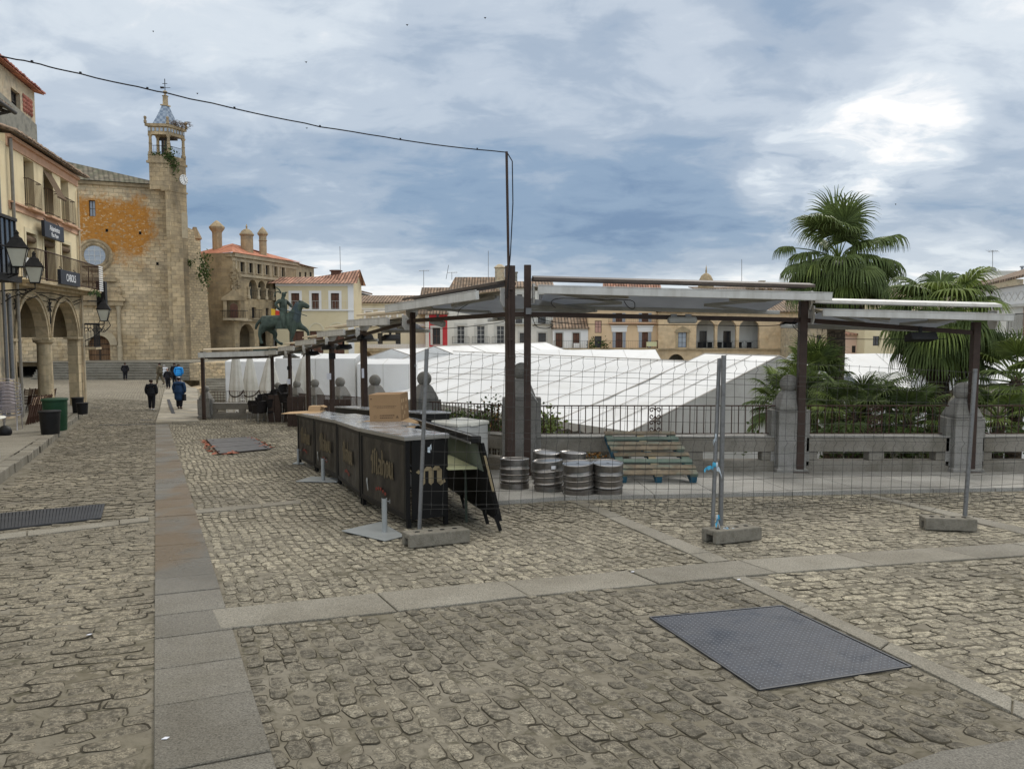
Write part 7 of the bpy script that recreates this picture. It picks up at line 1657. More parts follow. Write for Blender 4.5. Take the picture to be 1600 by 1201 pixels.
c = Pc.xy.to_3d(); nn = (FPR.N + FPL.N).normalized(); side = Vc((-nn.y, nn.x, 0))
if side.x < 0: side = -side
def cp(a, z, d): return c + side * a + nn * d + Vc((0, 0, z))
m = MB(); m.prism([cp(-1.5, cz0 - .25, -.4), cp(-1.2, cz0 - .25, .55), cp(0, cz0 - .25, .9), cp(1.2, cz0 - .25, .55), cp(1.5, cz0 - .25, -.4)], (0, 0, .25)); m.build('corner_balcony', MT.palace_light, t)
m = MB(); m.tube([cp(-1.5, cz0 + .85, -.4), cp(-1.2, cz0 + .85, .5), cp(0, cz0 + .85, .85), cp(1.2, cz0 + .85, .5), cp(1.5, cz0 + .85, -.4)], .04, 5)
for k in range(15): q = k / 14 * 2.4 - 1.2; dd = .85 - abs(q) * .29; m.tube([cp(q, cz0, dd), cp(q, cz0 + .85, dd)], .022, 4)
m.build('railing', MT.black_iron, t)
m = MB()
for a in (-.95, .95): m.prism([cp(a - .2, cz0, -.5), cp(a + .2, cz0, -.5), cp(a + .2, cz0, .25), cp(a - .2, cz0, .25)], (0, 0, 2.0))
m.prism([cp(-1.3, cz0 + 2.0, -.6), cp(1.3, cz0 + 2.0, -.6), cp(1.3, cz0 + 2.0, .4), cp(-1.3, cz0 + 2.0, .4)], (0, 0, .25)); m.prism([cp(-1.35, cz0 + 2.25, .3), cp(1.35, cz0 + 2.25, .3), cp(.6, cz0 + 2.75, .3), cp(0, cz0 + 3.35, .3), cp(-.6, cz0 + 2.75, .3)], -nn * .8)
m.build('balcony_aedicule', MT.palace_stone, t)
m = MB(); rs = random.Random(6)
for _ in range(46): v_ = rs.uniform(0, 1); q = cp(.25 + rs.uniform(-.55, .55) * (1 - .3 * v_), cz0 + 3.3 + v_ * 2.2, .1); m.box(q, (rs.uniform(.12, .35), rs.uniform(.2, .5), rs.uniform(.12, .4)), rz=rs.uniform(0, 3))
m.build('carved_crest', MT.palace_stone, t)
m = MB(); m.prism([cp(-.42, cz0, .22), cp(.42, cz0, .22)] + [cp(.42 * cos(q), cz0 + 1.25 + .42 * sin(q), .22) for q in np.linspace(0, pi, 9)], nn * .03); m.build('balcony_door', MT.door_brown, t)
A, B, C = FPL.pt(-3, zE, .6), c + nn * .8 + Vc((0, 0, zE)), FPR.pt(FPR.L + .3, zE, .6); ridge = zE + 1.75
i1 = FPL.pt(-3, ridge, -6); i2 = c - nn * 7 + Vc((0, 0, ridge)); i3 = FPR.pt(FPR.L + .3, ridge - .3, -5)
m = MB(); m.add([A, B, C, i1, i2, i3], [(0, 1, 4, 3), (1, 2, 5, 4)]); m.face([i1, i2, c - nn * 20 + Vc((0, 0, zE)), FPL.pt(-3, zE, -20)]); m.face([i2, i3, FPR.pt(FPR.L + .3, zE, -18), c - nn * 20 + Vc((0, 0, zE))]); rf = m.build('roof', MT.roof_red, t)
def chim(px, py0, py1, w_px, Y, kind, lab=None):
	b = P(px, py1, Y); w = w_px / 1200 * Y / 2; H = P(px, py0, Y).z - b.z; m = MB()
	if kind == 'flare': m.lathe((b.x, b.y, b.z - 3), [(w * .62, 0), (w * .62, 3 + H * .45), (w * .66, 3 + H * .5), (w * .9, 3 + H * .6), (w, 3 + H * .66), (w, 3 + H * .72), (w * .6, 3 + H * .85), (w * .25, 3 + H * .95), (0, 3 + H)], 8, rot=.3)
	elif kind == 'cone': m.lathe((b.x, b.y, b.z - 3), [(w * .8, 0), (w * .8, 3 + H * .15), (w, 3 + H * .2), (w, 3 + H * .3), (w * .35, 3 + H * .9), (w * .3, 3 + H)], 10)
	elif kind == 'dome': m.lathe((b.x, b.y, b.z - 3), [(w * .85, 0), (w * .85, 3 + H * .48), (w, 3 + H * .5), (w, 3 + H * .55), (w * .85, 3 + H * .6), (w * .7, 3 + H * .68), (w * .4, 3 + H * .75), (w * .12, 3 + H * .78), (w * .1, 3 + H * .85), (w * .14, 3 + H * .88), (0, 3 + H)], 12)
	elif kind == 'stack': m.lathe((b.x, b.y, b.z - 3), [(w * .7, 0), (w * .7, 3 + H * .4), (w * .85, 3 + H * .42), (w * .7, 3 + H * .45), (w * .7, 3 + H * .6), (w, 3 + H * .68), (w, 3 + H * .72), (w * .5, 3 + H * .88), (0, 3 + H)], 8, rot=.4)
	o = m.build('chimney', MT.palace_stone, rf, smooth=35); return o
chim(339.5, 344, 381, 23, 93, 'flare'); chim(386, 349.5, 386, 22, 95, 'dome'); chim(411, 354, 392, 16, 97, 'stack'); chim(305, 355, 378, 20, 93, 'cone')
FW = Fac(P(464, 500, 100.6), P(492, 500, 107)); zw = FW.uv(478, 416)[1]
ww = [FW.rect(a, 425, b, 434) for a, b in ((467 + .5, 471 - .3), (466 + 10, 469 + 10), (474 + 10, 477 + 10))]; ww = [w for w in ww]
t2 = thing('palace_wing', 'low stone wing at the right end of the palace, above the yellow house roof', 'house', FW.pt(3, z0)); m = wall(FW, 0, FW.L, z0, zw, [tuple(w) for w in ww], .3); shell(m, FW, 0, FW.L, z0, zw, 8); m.build('wall', MT.palace_light, t2)
for w in ww: window(FW, w, t2, mull=1, trans_=0)
m = MB(); m.add([FW.pt(-.2, zw, .5), FW.pt(FW.L + .5, zw, .5), FW.pt(FW.L - 1, zw + 1.1, -4), FW.pt(-.2, zw + 1.3, -4), FW.pt(FW.L + .5, zw, -9), FW.pt(-.2, zw, -9)], [(0, 1, 2, 3), (2, 1, 4), (3, 2, 4, 5)]); m.build('roof', MT.roof_pink, t2)
# ================================================================== HOUSES ACROSS THE SQUARE
def house(name, lab, px0, px1, py_eave, Y0, Y1, wallm, D=9, z0=-5.5):
	fc = Fac(P(px0, 500, Y0), P(px1, 500, Y1)); ze = fc.uv((px0 + px1) / 2, py_eave)[1]
	return thing(name, lab, 'house', fc.pt(fc.L / 2, z0)), fc, ze
t, fc, ze = house('yellow_house', 'yellow house with white window surrounds right of the statue', 432, 553, 443, 95, 95, None)
ws = [fc.rect(a, 458, b, 483) for a, b in ((455, 468), (487, 498.5), (517, 530))]; gs = [fc.rect(a, 517, b, 545) for a, b in ((452, 475), (484, 505), (515, 538))]
wz0, wz1 = ws[2][2], ws[2][3]; ws = [(a, b, wz0, wz1) for a, b, _, _ in ws]; gz1 = gs[1][3]; gs = [(a, b, -5.5, gz1) for a, b, _, _ in gs]
m = wall(fc, 0, fc.L, -5.5, ze, [tuple(w) for w in ws + gs], .3); shell(m, fc, 0, fc.L, -5.5, ze, 5); m.build('wall', MT.yellow_wall, t)
for w in ws: window(fc, w, t, frame='frame_dark', solid='door_brown', d=-.2, mull=1, trans_=1); surround(fc, w, t, 'white_clean', w=.3, t=.05, sill=False)
for w in gs:
	window(fc, w, t, frame='frame_dark', solid='door_brown', d=-.2, mull=1, trans_=0, name='garage_door'); m = MB(); cu = (w[0] + w[1]) / 2; r = (w[1] - w[0]) / 2 * .95
	for k in range(12): t0, t1 = pi * k / 12, pi * (k + 1) / 12; m.prism([fc.pt(cu - cos(q) * w_, w[3] + .1 + sin(q) * w_, .003) for q, w_ in ((t0, r), (t1, r), (t1, r + .15), (t0, r + .15))], fc.N * .05)
	m.build('blind_arch', MT.pale_yellow, t)
zf = fc.uv(500, 483)[1]; belt(fc, 0, fc.L, zf - .2, zf - .02, t, 'white_clean', .15); railing(fc, fc.L * .18, fc.L - .8, zf, t, h=1.0, d=.25, sp=.35, mat='frame_white', r=.012)
belt(fc, fc.L - .7, fc.L + .01, -5.5, ze, t, 'white_clean', .04, name='corner_strip'); belt(fc, 0, fc.L, ze - .3, ze, t, 'white_clean', .15)
zr = P(556, 421, 97).z; e0, e1 = fc.pt(-1, ze, .6), fc.pt(fc.L + .6, ze, .6)
ur = fc.uv(488, 440)[0]; m = MB(); rk = [fc.pt(-1, ze + .9, -2), fc.pt(ur, ze + 1.0, -2.3), fc.pt(fc.L + .4, zr, -2.3), fc.pt(fc.L + .6, ze - .1, .6)]
m.add([e0, e1, rk[2], rk[1], rk[0], fc.pt(-1, ze, -5), fc.pt(fc.L + .6, ze, -5)], [(0, 1, 2, 3, 4), (3, 2, 6, 5), (4, 3, 5)]); rf = m.build('roof', MT.roof_pink, t)
m = MB(); m.face([fc.pt(fc.L, ze, 0), fc.pt(fc.L, zr - .1, -2.3), fc.pt(fc.L, ze, -5)]); m.build('gable', MT.yellow_wall, t)
c = P(525, 422, 97.5); m = MB(); m.box((c.x, c.y, c.z - 1.0), (1.1, .9, 2)); m.box((c.x, c.y, c.z - .1), (1.4, 1.1, .15)); m.build('chimney', MT.door_brown, rf)
antenna(532, 385, 425, 98, 'tall thin mast antenna above the yellow house chimney', fork=False, lean=-1)
t, fc, ze = house('cream_row_house', 'pale cream row house with four shuttered windows right of the yellow house', 553.5, 664, 473, 106, 106, None)
ws = [fc.rect(a, 486.5, b, 503) for a, b in ((553.5, 563), (570.8, 581), (592.5, 603), (610.5, 620), (630, 640))]; w2 = [fc.rect(a, 520, b, 538) for a, b in ((558, 566), (590, 598), (618, 626), (640, 648))]
ws[0] = (ws[0][0] + .15,) + ws[0][1:]
m = wall(fc, 0, fc.L, -5.5, ze, [tuple(w) for w in ws + w2], .25); shell(m, fc, 0, fc.L, -5.5, ze, 9); m.build('wall', MT.pale_yellow, t)
for w in ws: window(fc, w, t, frame='frame_white', solid='shutter_tan', d=-.1, trans_=0);
for w in ws[1:]: surround(fc, w, t, 'white_clean', w=.2, t=.04)
for w in w2: window(fc, w, t)
belt(fc, 0, fc.L, ze - .9, ze - .75, t, 'white_clean', .08); belt(fc, 0, fc.L, ze - .25, ze, t, 'pale_yellow', .2); zf = fc.uv(600, 506)[1]; belt(fc, 0, fc.L, zf - .3, zf, t, 'white_clean', .2)
zr = P(600, 463, 110).z; gable_roof(fc, 0, fc.L, ze, zr, 9, t, 'roof_brown')
m = MB()
for k in range(40): u = fc.L * k / 40; m.box(fc.pt(u + .2, fc.uv(600, 546)[1] + .3, .3), (.2, .1, .9))
m.build('terrace_rail', MT.white_clean, t)
q = P(562, 470, 112); s_ = thing('back_house', 'small grey gable just visible behind the yellow house roof edge', 'house', (q.x, q.y, -5.5)); m = MB(); a = P(553, 454, 112); b = P(567, 458, 112); m.prism([(a.x - 2, 112, -5.5), (b.x, 112, -5.5), (b.x, 112, b.z), (a.x - 2, 112, a.z + .5)], (0, 6, 0)); m.build('wall', MT.grey_plaster, s_)
m = MB(); m.prism([(a.x - 2, 111.6, a.z + .5), (b.x + .3, 111.6, b.z), (b.x + .3, 118, b.z), (a.x - 2, 118, a.z + .5)], (0, 0, .25)); m.build('roof', MT.roof_brown, s_)
t, fc, ze = house('red_house', 'narrow red fronted house behind the awning', 664.5, 699, 489, 104, 104, None)
w = fc.rect(676, 512, 688, 538); m = wall(fc, 0, fc.L, -5.5, ze, [tuple(w)], .3); shell(m, fc, 0, fc.L, -5.5, ze, 9); m.build('wall', MT.red_wall, t); window(fc, w, t, frame='door_brown', d=-.2); surround(fc, w, t, 'trim_grey', w=.3, t=.05)
belt(fc, 0, .5, -5.5, ze, t, 'white_wall', .03, name='corner_strip'); zr = P(680, 452, 112).z; gable_roof(fc, -1, fc.L, ze, zr, 12, t, 'roof_brown')
antenna(662, 422, 462, 108, 'antenna with a short side arm above the cream row house'); antenna(697, 414, 436, 112, 'leaning thin antenna left of the big brown roof', fork=False, lean=4); antenna(706, 425, 437, 112, 'small antenna on the corner of the big brown roof'); antenna(763, 392, 436, 112, 'tall straight antenna on the big brown roof', fork=False)
t, fc, ze = house('white_house', 'white house with three tall balcony windows under the big brown roof', 699, 799, 482, 104, 104, None)
ws = [fc.rect(a, 509, b, 537) for a, b in ((714, 726), (745, 757.5), (776, 788))]; m = wall(fc, 0, fc.L, -5.5, ze, [tuple(w) for w in ws], .3); shell(m, fc, 0, fc.L, -5.5, ze, 9); m.build('wall', MT.white_wall, t)
for w in ws: window(fc, w, t, frame='frame_white', d=-.2, trans_=3); surround(fc, w, t, 'trim_grey', w=.35, t=.05, sill=False); railing(fc, w[0] - .6, w[1] + .6, w[2] + .02, t, h=.95, d=.5, slab='trim_grey', sp=.22)
t2, fc2, ze2 = house('tall_roofed_house', 'taller house behind with a large brown tiled hip roof and round chimney', 699, 808, 458, 112, 112, None)
m = MB(); shell(m, fc2, 0, fc2.L, -5.5, ze2, 9); m.face([fc2.pt(0, -5.5), fc2.pt(fc2.L, -5.5), fc2.pt(fc2.L, ze2), fc2.pt(0, ze2)]); m.build('wall', MT.white_wall, t2)
zr = P(750, 434.5, 117).z; rf = gable_roof(fc2, 0, fc2.L, ze2 - .3, zr, 10, t2, 'roof_brown', hip0=.8, hip1=.8)
c = P(781, 434, 114); m = MB(); m.lathe((c.x, c.y, c.z - 2.2), [(.72, 0), (.72, 3.6), (.85, 3.62), (.9, 3.7), (.3, 4.15), (0, 4.2)], 12); m.build('chimney', MT.old_plaster, rf, smooth=30)
c = P(803, 430, 114); m = MB(); m.box((c.x, c.y, c.z - 1.2), (1.0, 1, 3.2)); m.box((c.x, c.y, c.z + .4), (1.2, 1.2, .15)); m.build('chimney', MT.grey_plaster, rf)
t, fc, ze = house('tall_white_house', 'tall white house with balconies seen beside the twin brown posts', 799, 864, 449, 103, 103, None)
ws = [fc.rect(a, 484, b, 505) for a, b in ((806, 816), (840.5, 852.5))] + [fc.rect(a, 520, b, 541) for a, b in ((812, 820), (841, 853))] + [fc.rect(a, 460, b, 472) for a, b in ((808, 816), (842, 851))]
m = wall(fc, 0, fc.L, -5.5, ze, [tuple(w) for w in ws], .3); shell(m, fc, 0, fc.L, -5.5, ze, 9); m.build('wall', MT.white_wall, t)
for w in ws: window(fc, w, t, frame='frame_dark', d=-.2, trans_=2); surround(fc, w, t, 'trim_grey', w=.22, t=.04)
for w in ws[:2]: railing(fc, w[0] - .8, w[1] + .8, w[2] + .02, t, h=1.0, d=.5, slab='trim_grey', sp=.25)
zr = P(830, 441, 107).z; gable_roof(fc, 0, fc.L, ze, zr, 9, t, 'roof_brown', over=.4)
t, fc, ze = house('small_white_house', 'small white house with a steep tiled roof and two brown doors', 864.3, 919, 512, 101, 101, None)
ws = [fc.rect(868, 520, 879, 543), fc.rect(895, 520, 905.5, 543)]; m = wall(fc, 0, fc.L, -5.5, ze, [tuple(w) for w in ws], .3); shell(m, fc, 0, fc.L, -5.5, ze, 9); m.build('wall', MT.white_clean, t)
for w in ws: window(fc, w, t, frame='frame_dark', solid='door_brown', d=-.15); surround(fc, w, t, 'trim_grey', w=.15, t=.03, sill=False)
zr = P(890, 489, 104.5).z; gable_roof(fc, 0, fc.L, ze, zr, 9, t, 'roof_brown'); railing(fc, .1, fc.L - .1, fc.uv(890, 544)[1], t, h=1.0, d=.8, sp=.22, r=.012)
w = fc.rect(896, 536, 905, 543, .3); m = MB(); m.prism([fc.pt(w[0], w[2], .3), fc.pt(w[1], w[2], .3), fc.pt(w[1], w[3], .3), fc.pt(w[0], w[3], .3)], fc.N * .3); m.lathe(fc.pt((w[0] + w[1]) / 2, (w[2] + w[3]) / 2, .6), [(.2, 0), (.2, .02), (.0, .03)], 10, M=Matrix((fc.E, Vc((0, 0, 1)), fc.N)).transposed()); tag(m.build('air_conditioner', MT.white_clean), 'white air conditioner unit before the small white house', 'air conditioner')
t, fc, ze = house('peach_house', 'peach coloured house with grey shutters between the white house and the loggia palace', 919.3, 1029, 488, 101, 101, None)
ws = [fc.rect(962, 519, 972.5, 543), fc.rect(1003, 519, 1012.5, 543), fc.rect(962, 489, 972, 503), fc.rect(1003, 489, 1013, 503), fc.rect(929, 525, 940, 543), fc.rect(929.5, 501, 940, 520)]
m = wall(fc, 0, fc.L, -5.5, P(970, 487, 101).z + .6, [tuple(w) for w in ws], .3); shell(m, fc, 0, fc.L, -5.5, P(970, 487, 101).z + .6, 9); m.build('wall', MT.peach_wall, t)
for i, w in enumerate(ws):
	window(fc, w, t, frame='frame_dark', solid='door_brown' if i < 4 else ('glass_dark' if i == 4 else 'pink_trim'), d=-.15)
	if i < 4:
		m = MB()
		for s__ in (-1, 1): x0 = w[0] - .42 if s__ < 0 else w[1] + .02; m.prism([fc.pt(x0, w[2], .003), fc.pt(x0 + .4, w[2], .003), fc.pt(x0 + .4, w[3], .003), fc.pt(x0, w[3], .003)], fc.N * .04)
		m.build('shutter', MT.shutter_grey, t)
for w in ws[:2]: m = MB(); m.prism([fc.pt(w[0] - .55, w[3] + .05, .003), fc.pt(w[1] + .55, w[3] + .05, .003), fc.pt(w[1] + .6, w[3] + .75, .003), fc.pt(w[0] - .6, w[3] + .75, .003)], fc.N * .08); m.prism([fc.pt(w[0] - .7, w[3] + .75, .003), fc.pt(w[1] + .7, w[3] + .75, .003), fc.pt(w[1] + .7, w[3] + .88, .003), fc.pt(w[0] - .7, w[3] + .88, .003)], fc.N * .2); m.build('lintel', MT.white_clean, t)
railing(fc, .1, fc.L - .2, fc.uv(970, 544)[1], t, h=1.0, d=.9, sp=.24, r=.012); railing(fc, fc.uv(951, 500)[0], fc.uv(1025, 500)[0], fc.uv(990, 504)[1], t, h=.9, d=.4, sp=.24, slab='orange_trim', r=.012)
ze = P(970, 487, 101).z + .6; gable_roof(fc, 0, fc.L, ze, ze + 1.4, 9, t, 'roof_brown')
a_ = fc.rect(1010, 534, 1026, 541, 1.0); m = MB(); m.prism([fc.pt(a_[0], a_[2], 1.0), fc.pt(a_[1], a_[2], 1.0), fc.pt(a_[1], a_[3], 1.0), fc.pt(a_[0], a_[3], 1.0)], fc.N * .04); m.prism([fc.pt(a_[0], a_[2], .9), fc.pt(a_[0] + .05, a_[2], .9), fc.pt(a_[0] + .05, a_[2] - .3, .9), fc.pt(a_[0], a_[2] - .3, .9)], fc.N * .04); tag(m.build('balcony_banner', MT.shelf_yellow), 'yellow banner on the peach house balcony', 'banner')
q = P(989, 441, 120); s_ = thing('long_tiled_attic', 'long brick striped attic roof above the middle awning', 'house', (q.x, 120, -5.5)); a = P(944, 452, 120); b = P(1034, 441, 120); m = MB(); m.box(((a.x + b.x) / 2, 124, (a.z - 5.5) / 2), (b.x - a.x, 8, a.z + 5.5)); m.build('wall', MT.palace_stone, s_)
m = MB(); m.prism([(a.x - .3, 119.6, a.z - 1.2), (b.x + .3, 119.6, a.z - 1.2), (b.x, 121.5, b.z), (a.x, 121.5, b.z)], (0, .2, .1)); m.build('roof', MT.roof_pink, s_)
t, fc, ze = house('loggia_palace', 'tan stone palace with a three arched loggia across the square', 1029, 1256, 486.5, 100, 100, None)
ar = [fc.rect(1088, 500, 1117, 543), fc.rect(1121, 499, 1150.5, 543), fc.rect(1155, 498, 1186.5, 543)]; zf = fc.uv(1100, 544)[1]; za = fc.uv(1120, 499)[1]; ar = [(a, b, zf, za, 1.1) for a, b, _, _ in ar]
ws = [fc.rect(1059.5, 519, 1073, 543), fc.rect(1225, 518.5, 1239, 541)]; go = [fc.rect(1043, 553, 1070, 600), fc.rect(1110, 556, 1140, 600), fc.rect(1170, 556, 1200, 600)]; go = [(a, b, -5.5, fc.uv(1056, 553)[1], 1.3) for a, b, _, _ in go]
m = wall(fc, 0, fc.L, zf, ze, [tuple(w) for w in ar + ws], .6); shell(m, fc, 0, fc.L, -5.5, ze, 12); m.build('wall', MT.loggia_stone, t)
m = wall(fc, 0, fc.L, -5.5, zf, go, .8); m.build('arcade_wall', MT.loggia_stone, t)
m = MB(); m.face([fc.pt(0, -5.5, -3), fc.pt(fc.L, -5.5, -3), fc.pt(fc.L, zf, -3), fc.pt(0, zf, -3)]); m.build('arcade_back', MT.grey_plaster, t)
m = MB(); m.face([fc.pt(ar[0][0] - 1, zf, -2.6), fc.pt(ar[2][1] + 1, zf, -2.6), fc.pt(ar[2][1] + 1, ze, -2.6), fc.pt(ar[0][0] - 1, ze, -2.6)]); m.face([fc.pt(ar[0][0] - 1, zf + .01, -.6), fc.pt(ar[2][1] + 1, zf + .01, -.6), fc.pt(ar[2][1] + 1, zf + .01, -2.6), fc.pt(ar[0][0] - 1, zf + .01, -2.6)]); m.build('loggia_back', MT.white_wall, t)
fb = Fac(fc.pt(0, 0, -2.59), fc.pt(fc.L, 0, -2.59))
for px0, px1 in ((1093, 1104), (1130, 1141.5)): w = fb.rect(px0, 517, px1, 543); window(fb, (w[0], w[1], zf, w[3]), t, d=.02, trans_=2)
for x in ((ar[0][1] + ar[1][0]) / 2, (ar[1][1] + ar[2][0]) / 2): p = fc.pt(x, 0, -.3); m = MB(); m.lathe((p.x, p.y, 0), [(.3, zf), (.3, zf + .2), (.2, zf + .25), (.19, za - 1.5), (.3, za - 1.3), (.32, za - 1.15)], 12); m.build('column', MT.palace_light, t)
for w in ws:
	window(fc, w, t, frame='frame_dark', pane='glass_sky', d=-.2, trans_=2); m = MB()
	for x0 in (w[0] - .3, w[1] + .05): m.prism([fc.pt(x0, w[2], .003), fc.pt(x0 + .25, w[2], .003), fc.pt(x0 + .25, w[3], .003), fc.pt(x0, w[3], .003)], fc.N * .08)
	c = (w[0] + w[1]) / 2; m.prism([fc.pt(w[0] - .5, w[3], .003), fc.pt(w[1] + .5, w[3], .003), fc.pt(w[1] + .3, w[3] + .35, .003), fc.pt(c, w[3] + .8, .003), fc.pt(w[0] - .3, w[3] + .35, .003)], fc.N * .15); m.build('carved_surround', MT.palace_stone, t)
railing(fc, ar[0][0], ar[2][1], zf, t, h=1.0, d=.12, sp=.2, r=.012); belt(fc, 0, fc.L, zf - .2, zf, t, 'palace_stone', .25)
tb = thing('terrace_table', 'dark table on the loggia terrace of the stone palace', 'table', (0, 0, 0), group='dark tables inside the loggia', local=True)
m = MB(); m.box((0, 0, .74), (.9, .7, .06)); m.build('tabletop', MT.black_plastic, tb); m = MB(); m.box((0, 0, .36), (.5, .4, .7)); m.build('base', MT.black_plastic, tb)
for k in range(6): o = tb if k == 0 else dup(tb, (0, 0, 0)); o.location = fc.pt(ar[0][0] + .8 + k * 1.3, zf + .02, -1.3)
zr = P(1130, 466, 106).z; gable_roof(fc, 0, fc.L, ze, zr, 12, t, 'roof_brown')
t2, fc2, ze2 = house('rear_palace_block', 'higher stone block with dome and chimneys behind the loggia palace', 1086, 1262, 452, 118, 118, None)
m = MB(); shell(m, fc2, 0, fc2.L, -5.5, ze2, 9); m.face([fc2.pt(0, -5.5), fc2.pt(fc2.L, -5.5), fc2.pt(fc2.L, ze2), fc2.pt(0, ze2)]); m.build('wall', MT.palace_stone, t2)
m = MB(); m.prism([fc2.pt(-.2, ze2, .4), fc2.pt(fc2.L, ze2, .4), fc2.pt(fc2.L, ze2 + .5, -4), fc2.pt(-.2, ze2 + .5, -4)], (0, 0, .12)); rf = m.build('roof', MT.roof_brown, t2)
c = P(1103, 446, 120); s_ = 120 / 1200
m = MB(); m.lathe((c.x, c.y, c.z - 1), [(12 * s_, 0), (12 * s_, 1.3), (12.6 * s_, 1.35), (12 * s_, 1.45), (10.5 * s_, 1.9), (7.5 * s_, 2.5), (3 * s_, 2.85), (1.2 * s_, 2.9), (1.5 * s_, 3.2), (.8 * s_, 3.5), (1.0 * s_, 3.6), (0, 4.2)], 16); m.build('dome', MT.palace_stone, rf, smooth=35)
for px, w_, h in ((1172.5, 11, 441), (1190, 7, 439.5), (1203, 4, 446)):
	c = P(px, 452, 119); m = MB(); ht = P(px, h, 119).z - c.z; m.box((c.x, c.y, c.z + ht / 2 - .5), (w_ * .1, .9, ht + 1)); m.box((c.x, c.y, c.z + ht), (w_ * .12, 1.1, .15)); m.build('chimney', MT.palace_stone, rf)
antenna(1159, 405, 446, 119, 'thin tall antenna left of the palms, over the long awning', fork=False)
fa = Fac(P(536, 500, 99), P(1029, 500, 99)); zt_ = fa.uv(800, 545.5)[1]; t = thing('arcade_terrace', 'long stone arcade carrying the terraces of the houses across the square', 'arcade', fa.pt(fa.L / 2, -5.5))
ops = [(*fa.rect(a, 549, b, 600)[:2], -5.5, fa.uv(575, 549)[1], 1.6) for a, b in ((556, 586), (597, 627), (640, 668), (716, 746), (800, 826), (870, 898), (940, 968))]
m = wall(fa, 0, fa.L, -5.5, zt_, ops, .8); m.face([fa.pt(0, -5.5, -3), fa.pt(fa.L, -5.5, -3), fa.pt(fa.L, zt_, -3), fa.pt(0, zt_, -3)]); m.face([fa.pt(0, zt_), fa.pt(fa.L, zt_), fa.pt(fa.L, zt_, -8), fa.pt(0, zt_, -8)]); m.build('wall', MT.loggia_stone, t)
belt(fa, 0, fa.L, zt_ - .25, zt_ + .12, t, 'palace_stone', .25)
m = MB(); rs = random.Random(3)
for px in (925, 944): c = P(px, 538, 99.6); leafclump(m, c, .6, .5, .9, 70, .25, rs)
tag(m.build('terrace_plant', MT.leaf_shrub, fix=False), 'potted green plants on the terrace before the peach house', 'plant')
def plain(name, lab, px0, px1, pe, Y, mat, roofm='roof_brown', pr=None, wins=(), D=9):
	t, fc, ze = house(name, lab, px0, px1, pe, Y, Y, None); ws = [fc.rect(*w) for w in wins]; m = wall(fc, 0, fc.L, -5.5, ze, [tuple(w) for w in ws], .25); shell(m, fc, 0, fc.L, -5.5, ze, D); m.build('wall', getattr(MT, mat), t)
	for w in ws: window(fc, w, t)
	gable_roof(fc, 0, fc.L, ze, P((px0 + px1) / 2, pr or pe - 8, Y + 4).z, D, t, roofm); return t, fc
plain('stone_house', 'weathered stone house behind the foot of the tall palm', 1257, 1318, 508, 92, 'old_plaster', pr=498, wins=[(1276, 523, 1283, 536)])
plain('pink_house', 'pink house with round columns glimpsed right of the tall palm trunk', 1318, 1352, 523, 88, 'pink_wall', 'roof_pink', pr=518, wins=[(1331, 540, 1337, 551)])
plain('yellow_villa', 'yellow villa behind the second palm', 1352, 1455, 470, 86, 'yellow_wall', pr=458, wins=[(1364, 525, 1374, 540), (1385, 500, 1395, 515)])
plain('ochre_house', 'ochre house roofs between the two palms', 1404, 1470, 462, 97, 'peach_wall', pr=452)
FR = Fac(P(1520, 500, 52), P(1660, 500, 38)); t = thing('white_corner_building', 'white building with brown tiled eaves and a balcony at the right edge', 'house', FR.pt(5, -5.5))
zeR = FR.uv(1560, 450)[1]; uo = FR.uv(1597, 540)[0]; dw = FR.rect(1597, 478, 1625, 552)
m = wall(FR, 0, FR.L, -5.5, zeR, [tuple(dw)], .3); shell(m, FR, 0, FR.L, -5.5, zeR, 12); m.build('wall', MT.white_wall, t)
window(FR, dw, t, frame='orange_trim', solid='shutter_tan', d=-.1, name='door')
zq = FR.uv(1560, 478)[1]; belt(FR, 0, FR.L, zq, zeR - .1, t, 'white_clean', .12);
m = MB()
for k in range(14): u = .3 + k * 1.0; m.beam(FR.pt(u, zq + .2, .14), FR.pt(u + .8, zeR - .4, .14), .03, .03); m.beam(FR.pt(u + .8, zq + .2, .14), FR.pt(u, zeR - .4, .14), .03, .03)
m.build('lattice_panel', MT.frame_white, t)
belt(FR, 0, FR.L, FR.uv(1560, 540)[1] - .1, FR.uv(1560, 540)[1] + .1, t, 'white_clean', .1); belt(FR, 0, FR.L, zq - .15, zq, t, 'trim_grey', .2)
railing(FR, FR.uv(1588, 520)[0], FR.uv(1640, 520)[0], FR.uv(1590, 524)[1], t, h=1.2, d=.5, sp=.15, slab='trim_grey')
for (u) in (2.0, 4.2): c = FR.pt(u, zeR + .1, .2); m = MB(); m.beam(FR.pt(u, zeR - .35, 0), FR.pt(u, zeR + .05, .55), .1, .12); m.build('rafter', MT.frame_dark, t)
m = MB(); zo = zeR; rr = FR.uv(1600, 426, -4)[1]; m.prism([FR.pt(-.4, zo, .8), FR.pt(FR.L, zo + .3, .8), FR.pt(FR.L, rr + 1.0, -5), FR.pt(-.4, rr + .6, -5)], (0, 0, .15)); rf = m.build('roof', MT.roof_brown, t)
q = P(1530, 446, 62); s_ = thing('roof_annex', 'low grey roofed annex with metal dome above the white corner building', 'house', (q.x, 62, -5.5)); a, b = P(1498, 436, 62), P(1600, 428, 62); m = MB(); m.box(((a.x + b.x) / 2, 65, (a.z - 5.5) / 2), (b.x - a.x, 6, a.z + 5.5)); m.build('wall', MT.old_plaster, s_)
